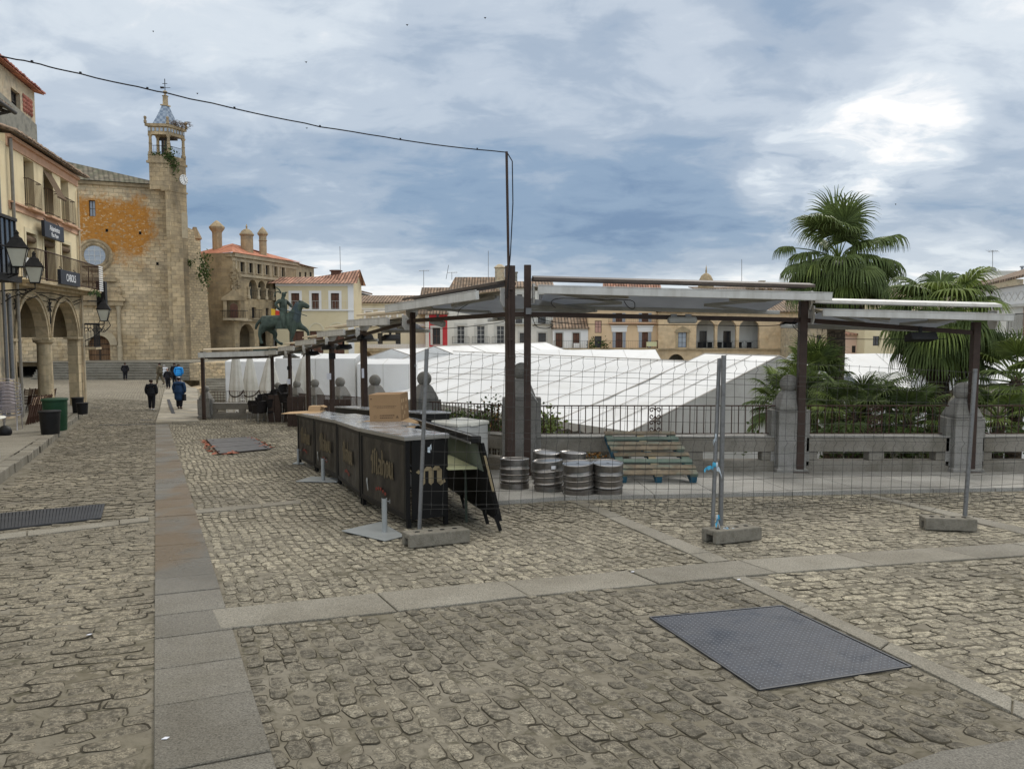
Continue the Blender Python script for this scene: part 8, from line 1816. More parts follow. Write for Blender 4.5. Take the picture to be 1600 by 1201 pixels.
m = MB(); m.add([(a.x - .3, 61.6, a.z - .3), (b.x, 61.6, a.z + .2), (b.x, 66, b.z + .3), (P(1530, 424, 64).x, 64, P(1530, 424, 64).z)], [(0, 1, 2, 3)]); m.add([(P(1530, 423, 60).x, 60, P(1530, 423, 60).z), (P(1590, 423, 60).x, 60, P(1590, 423, 60).z), (P(1590, 428, 60).x, 60, P(1590, 430, 60).z), (P(1520, 428, 60).x, 60, P(1520, 430, 60).z)], [(0, 1, 2, 3)]); m.build('roof', MT.trim_grey, s_)
c = P(1552, 421, 62); m = MB(); m.lathe((c.x, c.y, c.z - .4), [(.22, 0), (.24, .3), (.18, .5), (.08, .58), (0, .6)], 12); m.build('vent_dome', MT.galvanised, s_, smooth=50)
antenna(1551, 391, 420, 62, 'antenna with prongs on the dome at the far right roof')
for px, lab in ((1512, 'blue vent pipe on the annex roof at the right'), (1597, 'thin blue vent pipe at the far right edge of the roof')):
	c = P(px, 434 if px < 1550 else 424, 60); m = MB(); m.lathe((c.x, c.y, c.z - .3), [(.09, 0), (.09, .6), (.17, .62), (.17, .7), (.1, .72), (0, .74)], 10); tag(m.build('vent_pipe', MT.shutter_grey), lab, 'pipe')
q = P(1520, 620, 17.5); s_ = thing('garden_kiosk', 'low garden kiosk with wavy grey roof behind the right hand pillars', 'kiosk', (q.x, 17.5, -5.4))
A, B, R0, R1 = P(1462, 652, 16.6), P(1605, 650, 16.6), P(1500, 604, 18.6), P(1588, 600, 18.6)
m = MB(); n = 26; vs = []
for k in range(n + 1):
	s_2 = k / n; lo = A.lerp(B, s_2); hi = R0.lerp(R1, s_2); lo.z += .035 * sin(k * 2.0); vs += [lo, hi]
m.add(vs, [(2 * k, 2 * k + 2, 2 * k + 3, 2 * k + 1) for k in range(n)])
m.face([R0, R1, R1 + Vc((.6, 2.2, -.9)), R0 + Vc((-.6, 2.2, -.9))]); m.build('roof', MT.concrete, s_)
m = MB()
for x in (A.x + .4, B.x - .4): m.box((x, 16.9, (A.z - 5.4) / 2), (.12, .12, A.z + 5.4 + .1)); m.box((x, 19.5, (A.z - 5.4) / 2), (.12, .12, A.z + 5.4 + .1))
m.build('post', MT.frame_dark, s_); m = MB(); m.box(((A.x + B.x) / 2, 18.4, (A.z - 5.4) / 2 - .3), (B.x - A.x - 1, 2.2, A.z + 5.4 - .8)); m.build('cabin', MT.grey_plaster, s_)
# ================================================================== TENTS ON THE SQUARE
def tent(lab, A, ridge_dir, L, B, z_eave_drop=None, seams=8, wall_end=True, sag=.10, dirr0=0):
	"""A: near apex, B: near eave corner on the visible side, ridge runs along ridge_dir"""
	A, B = Vc(A), Vc(B); d = Vc((ridge_dir[0], ridge_dir[1], 0)).normalized(); t = thing('marquee', lab, 'marquee', (A.x, A.y, -5.4), group='white marquees on the square')
	C = A * 2 - B; C.z = B.z
	m = MB(); nu, nv = max(2, int(L * 1.6)), 10; rw = random.Random(int(L * 7))
	for (E0, ) in ((B,), (C,)):
		vs = []
		for i in range(nu + 1):
			for j in range(nv + 1):
				u, v_ = i / nu, j / nv; p = A.lerp(E0, v_) + d * L * u; fr = abs(sin(pi * (u * seams))) if seams else 1
				p.z -= sag * 1.8 * sin(pi * v_) * (0.25 + .75 * fr) - (rw.uniform(-.03, .03) if 0 < j < nv else 0); vs.append(p)
		m.add(vs, [(i * (nv + 1) + j, i * (nv + 1) + j + 1, (i + 1) * (nv + 1) + j + 1, (i + 1) * (nv + 1) + j) for i in range(nu) for j in range(nv)])
	m.build('roof', MT.tent, t, smooth=60)
	m = MB(); up = Vc((0, 0, .012))
	for k in range(seams + 1):
		o = d * (L * k / seams); th = .03 if 0 < k < seams else .055
		for E0 in (B, C): m.tube([A + o + up, A.lerp(E0, .5) + o + up * 2 - Vc((0, 0, sag * .35)), E0 + o + up], th * .55, 4)
	m.tube([A + up, A + d * L + up], .03, 4); m.build('seam', MT.tent_seam, t)
	n = max(4, int(L * 1.6))
	for E0 in (B, C):
		m = MB()
		for k in range(n):
			a = E0 + d * (L * k / n); b = E0 + d * (L * (k + 1) / n); m.face([a, b, b - Vc((0, 0, .25)), (a + b) / 2 - Vc((0, 0, .34)), a - Vc((0, 0, .25))])
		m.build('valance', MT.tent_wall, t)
	if wall_end:
		for o in (Vc((0, 0, 0)), d * L):
			m = MB(); N_ = 26; vs = []
			base = [B + o, C + o]
			for k in range(N_ + 1):
				s_ = k / N_; p = base[0].lerp(base[1], s_); top = p.copy(); top.z = B.z + (A.z - B.z) * (1 - abs(2 * s_ - 1)) - .03; fold = d * (.06 * sin(k * 1.9) + .03 * sin(k * 4.1))
				for q in range(6): v_ = q / 5; vs.append(Vc((p.x, p.y, top.z * (1 - v_) + -5.35 * v_)) + fold * (.25 + v_) - d * .02)
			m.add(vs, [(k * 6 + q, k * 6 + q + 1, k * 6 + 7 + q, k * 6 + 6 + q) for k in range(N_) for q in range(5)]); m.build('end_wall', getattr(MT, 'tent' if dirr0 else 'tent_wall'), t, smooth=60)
	for E0 in (B, C):
		m = MB()
		for k in range(0, seams + 1, 2): q = E0 + d * (L * k / seams); m.box((q.x, q.y, (q.z - 5.4) / 2), (.08, .08, q.z + 5.4))
		m.build('post', MT.galvanised, t)
	return t
A5 = P(1217, 556, 35); B5 = P(985, 674, 28.2); rd = Vc((-(A5.y - B5.y), (A5.x - B5.x)))
rd = Vc((-.60, .80)); rl = rd.normalized()
tent('nearest marquee, big white roof whose grey gable wall faces the palms', A5, rd, 4.2, B5, seams=3)
o = rl * 4.35; A4 = A5 + Vc((o.x, o.y, -.02)); B4 = B5 + Vc((o.x, o.y, -.02)); A4.z = P(1060, 565, A4.y).z
tent('long white marquee with diagonal roof seams directly behind the balustrade railing', A4, rd, 26, B4, seams=9)
def gtent(lab, pxa, pya, hw, Y, L, dz=1.9, dirr=(.25, 1), seams=5):
	A = P(pxa, pya, Y); B = A + Vc((-hw, 0, -dz)); tent(lab, A, dirr, L, B, seams=seams, sag=.05, dirr0=1)
gtent('white marquee with a pointed gable behind the post right of the box', 678, 541, 4.0, 56, 20, 1.6, (.5, 1), 4)
gtent('white marquee with a low pointed gable behind the cardboard box', 612, 545, 3.2, 58, 20, 1.1, (.5, 1), 4)
def btent(lab, px0, px1, py, Y, drop=1.2, dep=8, low=-5.4):
	a, b = P(px0, py, Y + dep / 2), P(px1, py, Y + dep / 2); A = a; t = thing('marquee', lab, 'marquee', (a.x, Y, -5.4), group='white marquees on the square'); L = b.x - a.x; m = MB(); n = max(2, int(L / 2.5)); vs = []
	prof = [(Y, low), (Y, a.z - drop), (Y + dep / 2, a.z), (Y + dep, a.z - drop), (Y + dep, low)]
	for k in range(n * 4 + 1):
		x = a.x + L * k / (n * 4); w = .03 * sin(k * pi / 4) ** 2
		for j, (yy, zz) in enumerate(prof): vs.append(Vc((x, yy + (.0 if j != 0 else .05 * sin(k * 1.7)), zz - (w if j in (2,) else 0))))
	m.add(vs, [(k * 5 + j, k * 5 + j + 1, k * 5 + 6 + j, k * 5 + 5 + j) for k in range(n * 4) for j in range(4)]); m.face([vs[0], vs[1], vs[2], vs[3], vs[4]]); m.face([v_ for v_ in vs[-5:]]); m.build('cover', MT.tent, t, smooth=20)
	m = MB(); [m.tube([Vc((a.x + L * k / n, Y - .02, -3.5)), Vc((a.x + L * k / n, Y - .01, a.z - drop)), Vc((a.x + L * k / n, Y + dep / 2, a.z + .02))], .012, 4) for k in range(n + 1)]; m.build('seam', MT.trim_grey, t)
btent('white marquee rising behind the ridge of the long one, below the peach house', 722, 1024, 546, 62, drop=1.2, dep=8)
btent('wide plain white marquee behind the closed parasols and the counter end', 446, 565, 552, 46, drop=.25, dep=4)
btent('plain white marquee wall behind the cardboard box', 568, 646, 560, 45, drop=.25, dep=4)
btent('white marquee seen through the left draped cloth by the steps', 372, 452, 556, 52, drop=.3, dep=5)
btent('white marquee between the two palms at the right', 1296, 1440, 552, 44, drop=1.9, dep=10)
btent('white marquee at the far right edge below the white building', 1490, 1640, 551, 34, drop=1.4, dep=8)
btent('distant white marquee glimpsed left of the tall palm trunk', 1236, 1300, 552, 60, drop=1.5, dep=8)
def closed_parasol(px, pyt, pyb, wt_, wb_, Y, lab, seed, tie=True):
	rs = random.Random(seed); top = P(px, pyt, Y); bot = P(px, pyb, Y); k_ = Y / 1200; t = thing('closed_parasol', lab, 'parasol', (top.x, top.y, -5.4), group='closed cream parasols beyond the railing'); m = MB(); n = 40; vs = []; lv = 14
	for j in range(lv + 1):
		v_ = j / lv; r = (wt_ + (wb_ - wt_) * v_ ** .8) * k_ / 2
		if tie and .60 < v_ < .72: r *= .86
		for i in range(n):
			a = 2 * pi * i / n; rr = r * (1 + .16 * sin(a * 8 + seed) * (.3 + v_) + .05 * sin(a * 13)); z = top.z + (bot.z - top.z) * v_ + (.10 * sin(a * 4 + seed) if j == lv else 0)
			vs.append(Vc((top.x + rr * cos(a), top.y + rr * sin(a) * .6, z)))
	m.add(vs, [(j * n + i, j * n + (i + 1) % n, j * n + n + (i + 1) % n, j * n + n + i) for j in range(lv) for i in range(n)]); m.build('canopy', MT.canvas, t, smooth=80)
	m = MB(); m.tube([(top.x, top.y, -5.4), (top.x, top.y, top.z + .12)], .045, 8); m.build('pole', MT.frame_dark, t, smooth=50)
	if tie:
		m = MB(); r = (wt_ + (wb_ - wt_) * .66) * k_ / 2 * 1.02; m.tube([Vc((top.x + r * cos(a), top.y + r * .6 * sin(a), top.z + (bot.z - top.z) * .60 - .3 * abs(sin(a * 1.0)) ** 1)) for a in np.linspace(0, 2 * pi, 33)[:-1]], .03, 5, closed=True); m.build('cord', MT.frame_dark, t)
closed_parasol(368, 556, 645, 10, 27, 37, 'closed cream parasol at the left by the plaza steps', 1)
closed_parasol(390, 556, 645, 6, 34, 38, 'closed cream parasol with a draped cord, second from the left', 2)
closed_parasol(421, 556, 645, 4, 48, 37, 'wider closed cream parasol behind the black stacked chairs', 3)
closed_parasol(475, 556, 650, 4, 56, 33, 'closed cream parasol nearest the counter end', 4, False)
closed_parasol(455, 575, 650, 2, 34, 39, 'pale closed parasol half hidden left of the one by the counter', 5, False)
# ================================================================== SKINNED FIGURES
def skin(name, nodes, edges, mat, parent, sub=2, smooth=True):
	me = bpy.data.meshes.new(name); me.from_pydata([n[:3] for n in nodes], edges, []); o = bpy.data.objects.new(name, me); SC.collection.objects.link(o)
	md = o.modifiers.new('skin', 'SKIN'); md.use_smooth_shade = True
	for i, n in enumerate(nodes):
		r = n[3]; me.skin_vertices[0].data[i].radius = (r, r) if not isinstance(r, tuple) else r
	me.skin_vertices[0].data[0].use_root = True
	s = o.modifiers.new('sub', 'SUBSURF'); s.levels = sub; s.render_levels = sub
	dg = bpy.context.evaluated_depsgraph_get(); dg.update(); nm = bpy.data.meshes.new_from_object(o.evaluated_get(dg)); bpy.data.objects.remove(o); nm.name = name
	nm.materials.clear(); nm.materials.append(getattr(MT, mat)); return finish(name, nm, parent, smooth=180, fix=False)
def chain(n0, k): return [(i, i + 1) for i in range(n0, n0 + k - 1)]
st_o = P(441, 541, 70); HZ = 541
t = thing('equestrian_statue', 'green bronze statue of an armoured rider on a horse, in front of the yellow house', 'statue', (st_o.x, 70, st_o.z), local=True); t.rotation_euler = (0, 0, R(4)); K = 70 / 1200
def sp(px, py, y=0.0): return ((px - 441) * K, y, (541 - py) * K)
N = [sp(420, 503) + (.62,), sp(432, 502) + (.60,), sp(447, 502) + (.62,), sp(459, 498) + (.66,), sp(464, 488) + (.50,), sp(467, 480) + (.42,), sp(473, 475) + (.34,), sp(479, 478) + (.27,), sp(484, 481) + (.20,),
	 sp(412, 500) + (.40,), sp(407, 502) + (.14,), sp(402.5, 508) + (.15,), sp(401, 515) + (.09,),
	 sp(413, 512, -.3) + (.42,), sp(410, 519, -.35) + (.25,), sp(408, 523, -.35) + (.16,), sp(410, 532, -.35) + (.12,), sp(412, 537.5, -.35) + (.16,),
	 sp(422, 514, .35) + (.38,), sp(430, 522, .35) + (.22,), sp(428, 529, .35) + (.15,), sp(434, 535, .35) + (.12,), sp(441, 538, .35) + (.15,),
	 sp(458, 514, -.35) + (.36,), sp(459, 522, -.35) + (.2,), sp(456, 530, -.35) + (.14,), sp(459, 536, -.35) + (.12,), sp(463, 538.5, -.35) + (.15,),
	 sp(467, 510, .35) + (.34,), sp(476, 514, .35) + (.2,), sp(480, 519, .35) + (.14,), sp(480.5, 526, .35) + (.11,), sp(481, 530, .35) + (.14,)]
E = [(0, 1), (1, 2), (2, 3), (3, 4), (4, 5), (5, 6), (6, 7), (7, 8), (0, 9), (9, 10), (10, 11), (11, 12), (0, 13), (13, 14), (14, 15), (15, 16), (16, 17), (0, 18), (18, 19), (19, 20), (20, 21), (21, 22), (3, 23), (23, 24), (24, 25), (25, 26), (26, 27), (3, 28), (28, 29), (29, 30), (30, 31), (31, 32)]
skin('horse', N, E, 'bronze_green', t)
N = [sp(456, 513) + (.42,), sp(459, 504) + (.64,), sp(462, 494) + (.58,), sp(464.5, 485) + (.48,), sp(467, 477) + (.40,), sp(469, 472) + (.26,)]
skin('barding', N, chain(0, 6), 'bronze_dark', t)
m = MB()
for s_ in (-.12, .12): m.lathe(sp(468.5, 473.5, s_), [(.07, 0), (.05, .15), (0, .28)], 6)
m.tube([sp(469, 471), sp(474, 472), sp(479, 476)], .08, 5); m.build('chanfron', MT.bronze_green, t)
N = [sp(443, 489) + (.36,), sp(444, 482) + (.34,), sp(444, 474) + (.36,), sp(444, 468) + (.26,), sp(444.5, 464) + (.16,), sp(445, 460) + (.24,), sp(446, 457) + (.2,),
	 sp(440, 470, -.45) + (.18,), sp(434, 476, -.55) + (.17,), sp(438, 482, -.5) + (.13,), sp(441, 485, -.4) + (.1,), sp(447, 470, .45) + (.18,), sp(453, 477, .5) + (.15,), sp(456, 480, .4) + (.1,),
	 sp(444, 494, -.5) + (.26,), sp(447, 502, -.75) + (.2,), sp(447, 510, -.75) + (.15,), sp(449, 512, -.78) + (.12,), sp(444, 494, .5) + (.26,), sp(447, 502, .75) + (.2,), sp(447, 510, .75) + (.15,), sp(449, 512, .78) + (.12,)]
E = chain(0, 7) + [(2, 7), (7, 8), (8, 9), (9, 10), (2, 11), (11, 12), (12, 13), (0, 14), (14, 15), (15, 16), (16, 17), (0, 18), (18, 19), (19, 20), (20, 21)]
skin('rider', N, E, 'bronze_green', t)
m = MB(); m.tube([sp(447, 458), sp(451, 457)], [.1, .04], 6); m.tube([sp(441, 458), sp(438, 453), sp(434, 450), sp(433, 452)], [.06, .07, .05, .03], 6); m.tube([sp(441, 459), sp(436, 456), sp(432, 458), sp(431, 463), sp(430, 464)], [.05, .06, .06, .05, .03], 6); m.build('plume', MT.bronze_green, t)
m = MB(); m.tube([sp(438, 482, -.6), sp(473, 491, -.6), sp(482, 494, -.6)], .035, 5); m.build('sword', MT.bronze_dark, t)
m = MB(); m.box(sp(441, 498), (1.3, 1.15, .12)); m.lathe(sp(443, 514), [(.75, 0), (.72, .5), (.66, .8)], 12); m.build('saddle_cloth', MT.bronze_green, t)
m = MB(); m.box((-.3, 0, -.35), (4.2, 1.7, .5)); m.box((-.3, 0, -.06), (4.3, 1.8, .08)); m.build('bronze_base', MT.bronze_green, t)
m = MB(); m.box((-.3, 0, -3.4), (4.6, 2.4, 5.6)); m.box((-.3, 0, -.75), (5.0, 2.8, .3)); m.build('pedestal', MT.granite, t)
c = P(429, 488, 74); s_ = thing('flag', 'red and yellow flag behind the statue horse', 'flag', (c.x, c.y, c.z - 2)); m = MB(); m.tube([(c.x - .1, c.y, -5.4), (c.x - .1, c.y, c.z + .4)], .03, 5); m.build('pole', MT.galvanised, s_)
m = MB(); m.prism([c + Vc((0, 0, -.45)), c + Vc((.6, 0, -.3)), c + Vc((.55, 0, .15)), c + Vc((0, 0, .2))], (0, .02, 0)); m.build('cloth', MT.flag_red, s_); m = MB(); m.prism([c + Vc((-.35, -.03, -.8)), c + Vc((0.05, -.03, -.8)), c + Vc((.08, -.03, .3)), c + Vc((-.3, -.03, .35))], (0, .02, 0)); m.build('cloth', MT.flag_yellow, s_)
def person(px, py, h_px, lab, face, coat, legs='cloth_black', hair='hair_dark', coat_len=.5, stride=0.0, hat=None, scarf=None, armout=0.0, pack=None, shoe='cloth_black', wide=1.0, hood=False):
	g_ = G(px, py); D = g_.y; H = h_px * D / 1200; g_.z = zg(g_.x, g_.y) + (0.08 if px > 243 and D > 34 else 0.01)
	t = thing('person', lab, 'person', g_, local=True); t.rotation_euler = (0, 0, face); s = H / 1.72; w = wide
	def v_(x, y, z, r): return (x * s, y * s, z * s, r * s)
	sx = stride
	body = [v_(0, 0, .93, .13), v_(0, 0, 1.12, .125), v_(0, .0, 1.33, .15), v_(0, 0, 1.46, .06), v_(0, .01, 1.53, .055), v_(0, .02, 1.62, .092), v_(0, .015, 1.69, .075),
			v_(-.19 * w, 0, 1.40, .06), v_(-.25 * w - armout, -.02, 1.15, .045), v_(-.25 * w - armout, .06, .93, .033), v_(-.24 * w - armout, .09, .84, .035), v_(.19 * w, 0, 1.40, .06), v_(.25 * w + armout, -.02, 1.15, .045), v_(.25 * w + armout, .06, .93, .033), v_(.24 * w + armout, .09, .84, .035),
			v_(-.09, 0, .86, .09), v_(-.10, sx * .5, .49, .06), v_(-.10, sx * .75 - .03, .10, .04), v_(-.10, sx * .8 + .10, .035, .035), v_(.09, 0, .86, .09), v_(.10, -sx * .45, .49, .06), v_(.10, -sx * 1.0 - .03, .10, .04), v_(.10, -sx * 1.0 + .10, .035, .035)]
	E = chain(0, 7) + [(2, 7), (7, 8), (8, 9), (9, 10), (2, 11), (11, 12), (12, 13), (13, 14), (0, 15), (15, 16), (16, 17), (17, 18), (0, 19), (19, 20), (20, 21), (21, 22)]
	skin('body', body, E, 'skin', t, sub=2)
	hem = .93 - coat_len
	co = [v_(0, 0, 1.1, .215 * w), v_(0, 0, 1.33, .225 * w), v_(0, 0, 1.44, .15), v_(0, 0, 1.51, .085), v_(0, 0, .93, .235 * w), v_(0, 0, (.93 + hem) / 2, .245 * w), v_(0, 0, hem, .25 * w),
		  v_(-.22 * w, 0, 1.38, .105), v_(-.29 * w - armout, -.02, 1.15, .085), v_(-.27 * w - armout, .05, .88, .07), v_(.22 * w, 0, 1.38, .105), v_(.29 * w + armout, -.02, 1.15, .085), v_(.27 * w + armout, .05, .88, .07)]
	skin('coat', co, [(0, 1), (1, 2), (2, 3), (0, 4), (4, 5), (5, 6), (1, 7), (7, 8), (8, 9), (1, 10), (10, 11), (11, 12)], coat, t, sub=2)
	tr = [v_(0, 0, .92, .16), v_(-.10, 0, .84, .13), v_(-.11, sx * .5, .49, .10), v_(-.11, sx * .75 - .03, .09, .08), v_(.10, 0, .84, .13), v_(.11, -sx * .45, .49, .10), v_(.11, -sx - .03, .09, .08)]
	skin('trousers', tr, [(0, 1), (1, 2), (2, 3), (0, 4), (4, 5), (5, 6)], legs, t, sub=2)
	for a, b in ((-.10, sx * .75), (.10, -sx)):
		skin('shoe', [v_(a, b - .05, .05, .05), v_(a, b + .06, .045, .048), v_(a, b + .14, .035, .035)], chain(0, 3), shoe, t, sub=1)
	if hood: skin('hood', [v_(0, -.02, 1.50, .10), v_(0, 0, 1.62, .118), v_(0, 0, 1.68, .095)], chain(0, 3), coat, t, sub=2)
	else: skin('hair', [v_(0, -.03, 1.54, .10), v_(0, -.02, 1.64, .125), v_(0, 0, 1.70, .10)], chain(0, 3), hair, t, sub=2)
	if hat: skin('hat', [v_(0, 0, 1.68, .105), v_(0, -.005, 1.73, .09)], chain(0, 2), hat, t, sub=2)
	if pack: skin('backpack', [v_(0, -.2, 1.05, .11), v_(0, -.22, 1.22, .13), v_(0, -.18, 1.36, .09)], chain(0, 3), pack, t, sub=2)
	if scarf:
		m = MB(); m.box((.30 * s, -.05 * s, .62 * s), (.12 * s, .22 * s, .34 * s)); m.tube([(.29 * s, -.05 * s, .78 * s), (.26 * s, .04 * s, 1.0 * s)], .012, 4); m.build('bag', getattr(MT, scarf), t, bevel=.03)
	return t
person(237.5, 640.5, 48, 'person in a black jacket with dark curly hair walking away up the street', R(10), 'cloth_black', coat_len=.18, stride=.10, shoe='cloth_white')
person(281, 641, 50, 'person in a long navy coat and white cap walking away', R(-5), 'cloth_navy', coat_len=.52, hat='cloth_white', scarf='cloth_black', wide=1.12, stride=.06)
person(280, 603, 33, 'person in a bright blue jacket standing further up the street', R(0), 'cloth_blue', legs='cloth_grey', coat_len=.2, wide=1.15)
person(263, 609, 32, 'person in black with long dark hair and a grey backpack', R(170), 'cloth_black', coat_len=.12, armout=.05, pack='cloth_grey')
person(250, 602, 34, 'person in olive brown clothes striding across the street', R(80), 'cloth_olive', legs='cloth_olive', coat_len=.1, stride=.28)
person(257.5, 600, 29, 'person in a white jacket walking behind the one in olive brown', R(20), 'cloth_white', legs='cloth_grey', coat_len=.15, hair='hair_grey')
person(273.5, 602, 34, 'person in black half hidden behind the bright blue jacket', R(-10), 'cloth_black', coat_len=.3)
person(196, 594, 27.5, 'person dressed all in black standing alone near the church steps', R(5), 'cloth_black', coat_len=.25, armout=.03)
q = P(401, 604, 35.5)
# ================================================================== PALMS
def fan_frond(m, base, dirv, pet, blade, rs, n=34, droop=.5, mpet=None, fold=.35):
	"""costapalmate leaf: petiole arching out, then a fan of narrow drooping segments"""
	d = Vc(dirv).normalized(); side = d.cross(Vc((0, 0, 1)))
	side = side.normalized() if side.length > .05 else Vc((1, 0, 0)); pts = [Vc(base)]; p = Vc(base); dd = d.copy()
	for k in range(5): dd = (dd + Vc((0, 0, -.07 * droop))).normalized(); p = p + dd * pet / 5; pts.append(p.copy())
	if mpet is not None: mpet.tube(pts, [.022, .019, .017, .015, .013, .012], 4)
	hub = pts[-1]; up = side.cross(dd).normalized()
	for k in range(n):
		a = -R(118) + R(236) * k / (n - 1) + rs.uniform(-.03, .03); ln = blade * (.74 + .26 * cos(a * .75)) * rs.uniform(.93, 1.05)
		v_ = (dd * cos(a) + side * sin(a) + up * (fold * abs(sin(a)) * .5)).normalized(); w = v_.cross(up).normalized()
		q = hub.copy(); cur = v_.copy(); W = [.006, .024, .020, .011, .003]; L_ = [0, .42, .22, .20, .20]; prev = None
		for j in range(5):
			if j: cur = (cur + Vc((0, 0, -droop * (.03 if j == 1 else .30 * j)))).normalized(); q = q + cur * ln * L_[j]
			ww = w * (W[j] * blade / .9); kz = up * (.010 * (1 if j in (1, 2) else 0)); ring = (q - ww - kz, q + kz, q + ww - kz)
			if prev: m.face([prev[0], ring[0], ring[1], prev[1]]); m.face([prev[1], ring[1], ring[2], prev[2]])
			prev = ring
def palm(lab, px, pyc, Y, R_, seed, nf=24, trunk_r=.2, up_lo=-.4, up_hi=1.2, skirt=0, pet=.9, gz_=-5.4, droop=.55, light=.3, zc=None, name='fan_palm'):
	rs = random.Random(seed); c = P(px, pyc, Y); t = thing(name, lab, 'palm tree', (c.x, c.y, gz_), group='palms in the garden below the balustrade')
	m = MB(); H = c.z - gz_; pf = []
	for k in range(13): z = gz_ + H * k / 12; pf.append((trunk_r * (1.25 - .35 * k / 12) * (1.05 if k % 2 else .97), z))
	pf.append((trunk_r * .5, c.z + .15)); m.lathe((c.x, c.y, 0), pf, 12); m.build('trunk', MT.trunk, t, smooth=60)
	ms = [MB(), MB()]; mp = MB()
	for k in range(nf):
		el = up_lo + (up_hi - up_lo) * ((k + .5) / nf) ** .9; az = k * 2.39996 + rs.uniform(-.25, .25); d = Vc((cos(az) * cos(el), sin(az) * cos(el), sin(el)))
		fan_frond(ms[1] if rs.random() < light else ms[0], c + d * trunk_r * .5 + Vc((0, 0, .1 * el)), d, pet * rs.uniform(.8, 1.1) * R_, R_ * rs.uniform(.80, 1.0), rs, droop=droop * (1.25 - .5 * el), mpet=mp)
	cr = ms[0].build('crown', MT.leaf_palm, t, fix=False)
	if ms[1].f: q = ms[1].build('young_fronds', MT.leaf_palm_light, cr, fix=False); q.location = (0, 0, 0)
	q = mp.build('frond_stalks', MT.leaf_palm_light, cr, fix=False); q.location = (0, 0, 0)
	if skirt:
		m = MB()
		for k in range(skirt):
			az = rs.uniform(0, 6.283); el = rs.uniform(-1.15, -.5); d = Vc((cos(az) * cos(el), sin(az) * cos(el), sin(el)))
			fan_frond(m, c + Vc((0, 0, -.1 - .5 * rs.random())), d, R_ * .45, R_ * rs.uniform(.7, .9), rs, n=18, droop=1.5, mpet=m)
		m.build('dead_fronds', MT.leaf_dead, t, fix=False)
	return t, c
t, c = palm('tallest fan palm, its crown against the sky above the awnings', 1310, 412, 20, 1.05, 21, nf=16, up_lo=-.5, up_hi=.3, skirt=46, pet=.72, droop=.95, trunk_r=.22)
rs = random.Random(77); m = MB(); mp = MB(); cc = c + Vc((0, 0, .1))
for (px, py), bl_, dr in (((1305, 338), 1.0, .35), ((1280, 348), .95, .6), ((1322, 340), .95, .45), ((1230, 368), .62, 1.5), ((1385, 350), .85, 1.4), ((1370, 362), .8, 1.2), ((1290, 380), 1.0, .9), ((1335, 385), 1.0, 1.0), ((1275, 400), 1.05, 1.3), ((1355, 410), 1.0, 1.4), ((1255, 415), .95, 1.5), ((1378, 405), .95, 1.5), ((1310, 400), 1.0, 1.3), ((1335, 425), 1.0, 1.5), ((1285, 430), 1.0, 1.5), ((1300, 360), .9, .7), ((1240, 392), .8, 1.8), ((1395, 385), .8, 1.8), ((1262, 385), .9, 1.5), ((1350, 392), .95, 1.4), ((1322, 372), .9, .9), ((1240, 432), .85, 1.9), ((1388, 432), .85, 1.9), ((1318, 440), .9, 1.7), ((1365, 440), .9, 1.7), ((1265, 440), .9, 1.7)):
	q = P(px, py, 20 + rs.uniform(-.8, .5)); d = q - cc; fan_frond(m, cc, d.normalized() + Vc((0, 0, .10)), d.length * .9, bl_, rs, n=42, droop=dr, mpet=mp, fold=.3)
o = m.build('large_fronds', MT.leaf_palm, t, fix=False); o = mp.build('stalks', MT.leaf_palm_light, t, fix=False)
palm('second fan palm, drooping crown behind the far right awning', 1470, 498, 17, .98, 22, nf=46, up_lo=-.85, up_hi=1.05, skirt=16, pet=.7, droop=1.1, trunk_r=.2)
palm('low bushy fan palm by the gable of the nearest marquee', 1232, 640, 18.5, .72, 23, nf=24, up_lo=-.4, up_hi=1.2, pet=.8, trunk_r=.14, droop=.6)
palm('low fan palm rising behind the brown post of the long awning', 1270, 600, 19.5, .72, 24, nf=26, up_lo=-.6, up_hi=1.3, pet=.75, trunk_r=.15, light=.5)
palm('low dark fan palm between the two tall palms', 1335, 655, 16, .62, 25, nf=24, up_lo=-.5, up_hi=1.1, pet=.9, trunk_r=.14, light=.2)
palm('low fan palm in front of the kiosk', 1420, 665, 15.6, .62, 26, nf=24, up_lo=-.5, up_hi=1.2, pet=.8, trunk_r=.14, light=.25)
palm('fan palm cut by the right edge of the frame', 1588, 600, 16, .72, 27, nf=26, up_lo=-.5, up_hi=1.25, pet=.8, trunk_r=.15, light=.6)
palm('small fan palm low behind the railing near the right edge', 1560, 660, 15.2, .5, 28, nf=18, up_lo=-.4, up_hi=1.1, pet=.8, trunk_r=.12, light=.3)
rs = random.Random(5); c = P(1352, 640, 16.5); t = thing('feather_palm', 'feather leaved palm arching in front of the white marquee', 'palm tree', (c.x, c.y, -5.4)); m = MB(); m.lathe((c.x, c.y, 0), [(.16, -5.4), (.15, -3), (.13, c.z)], 10); m.build('trunk', MT.trunk, t, smooth=60)
m = MB()
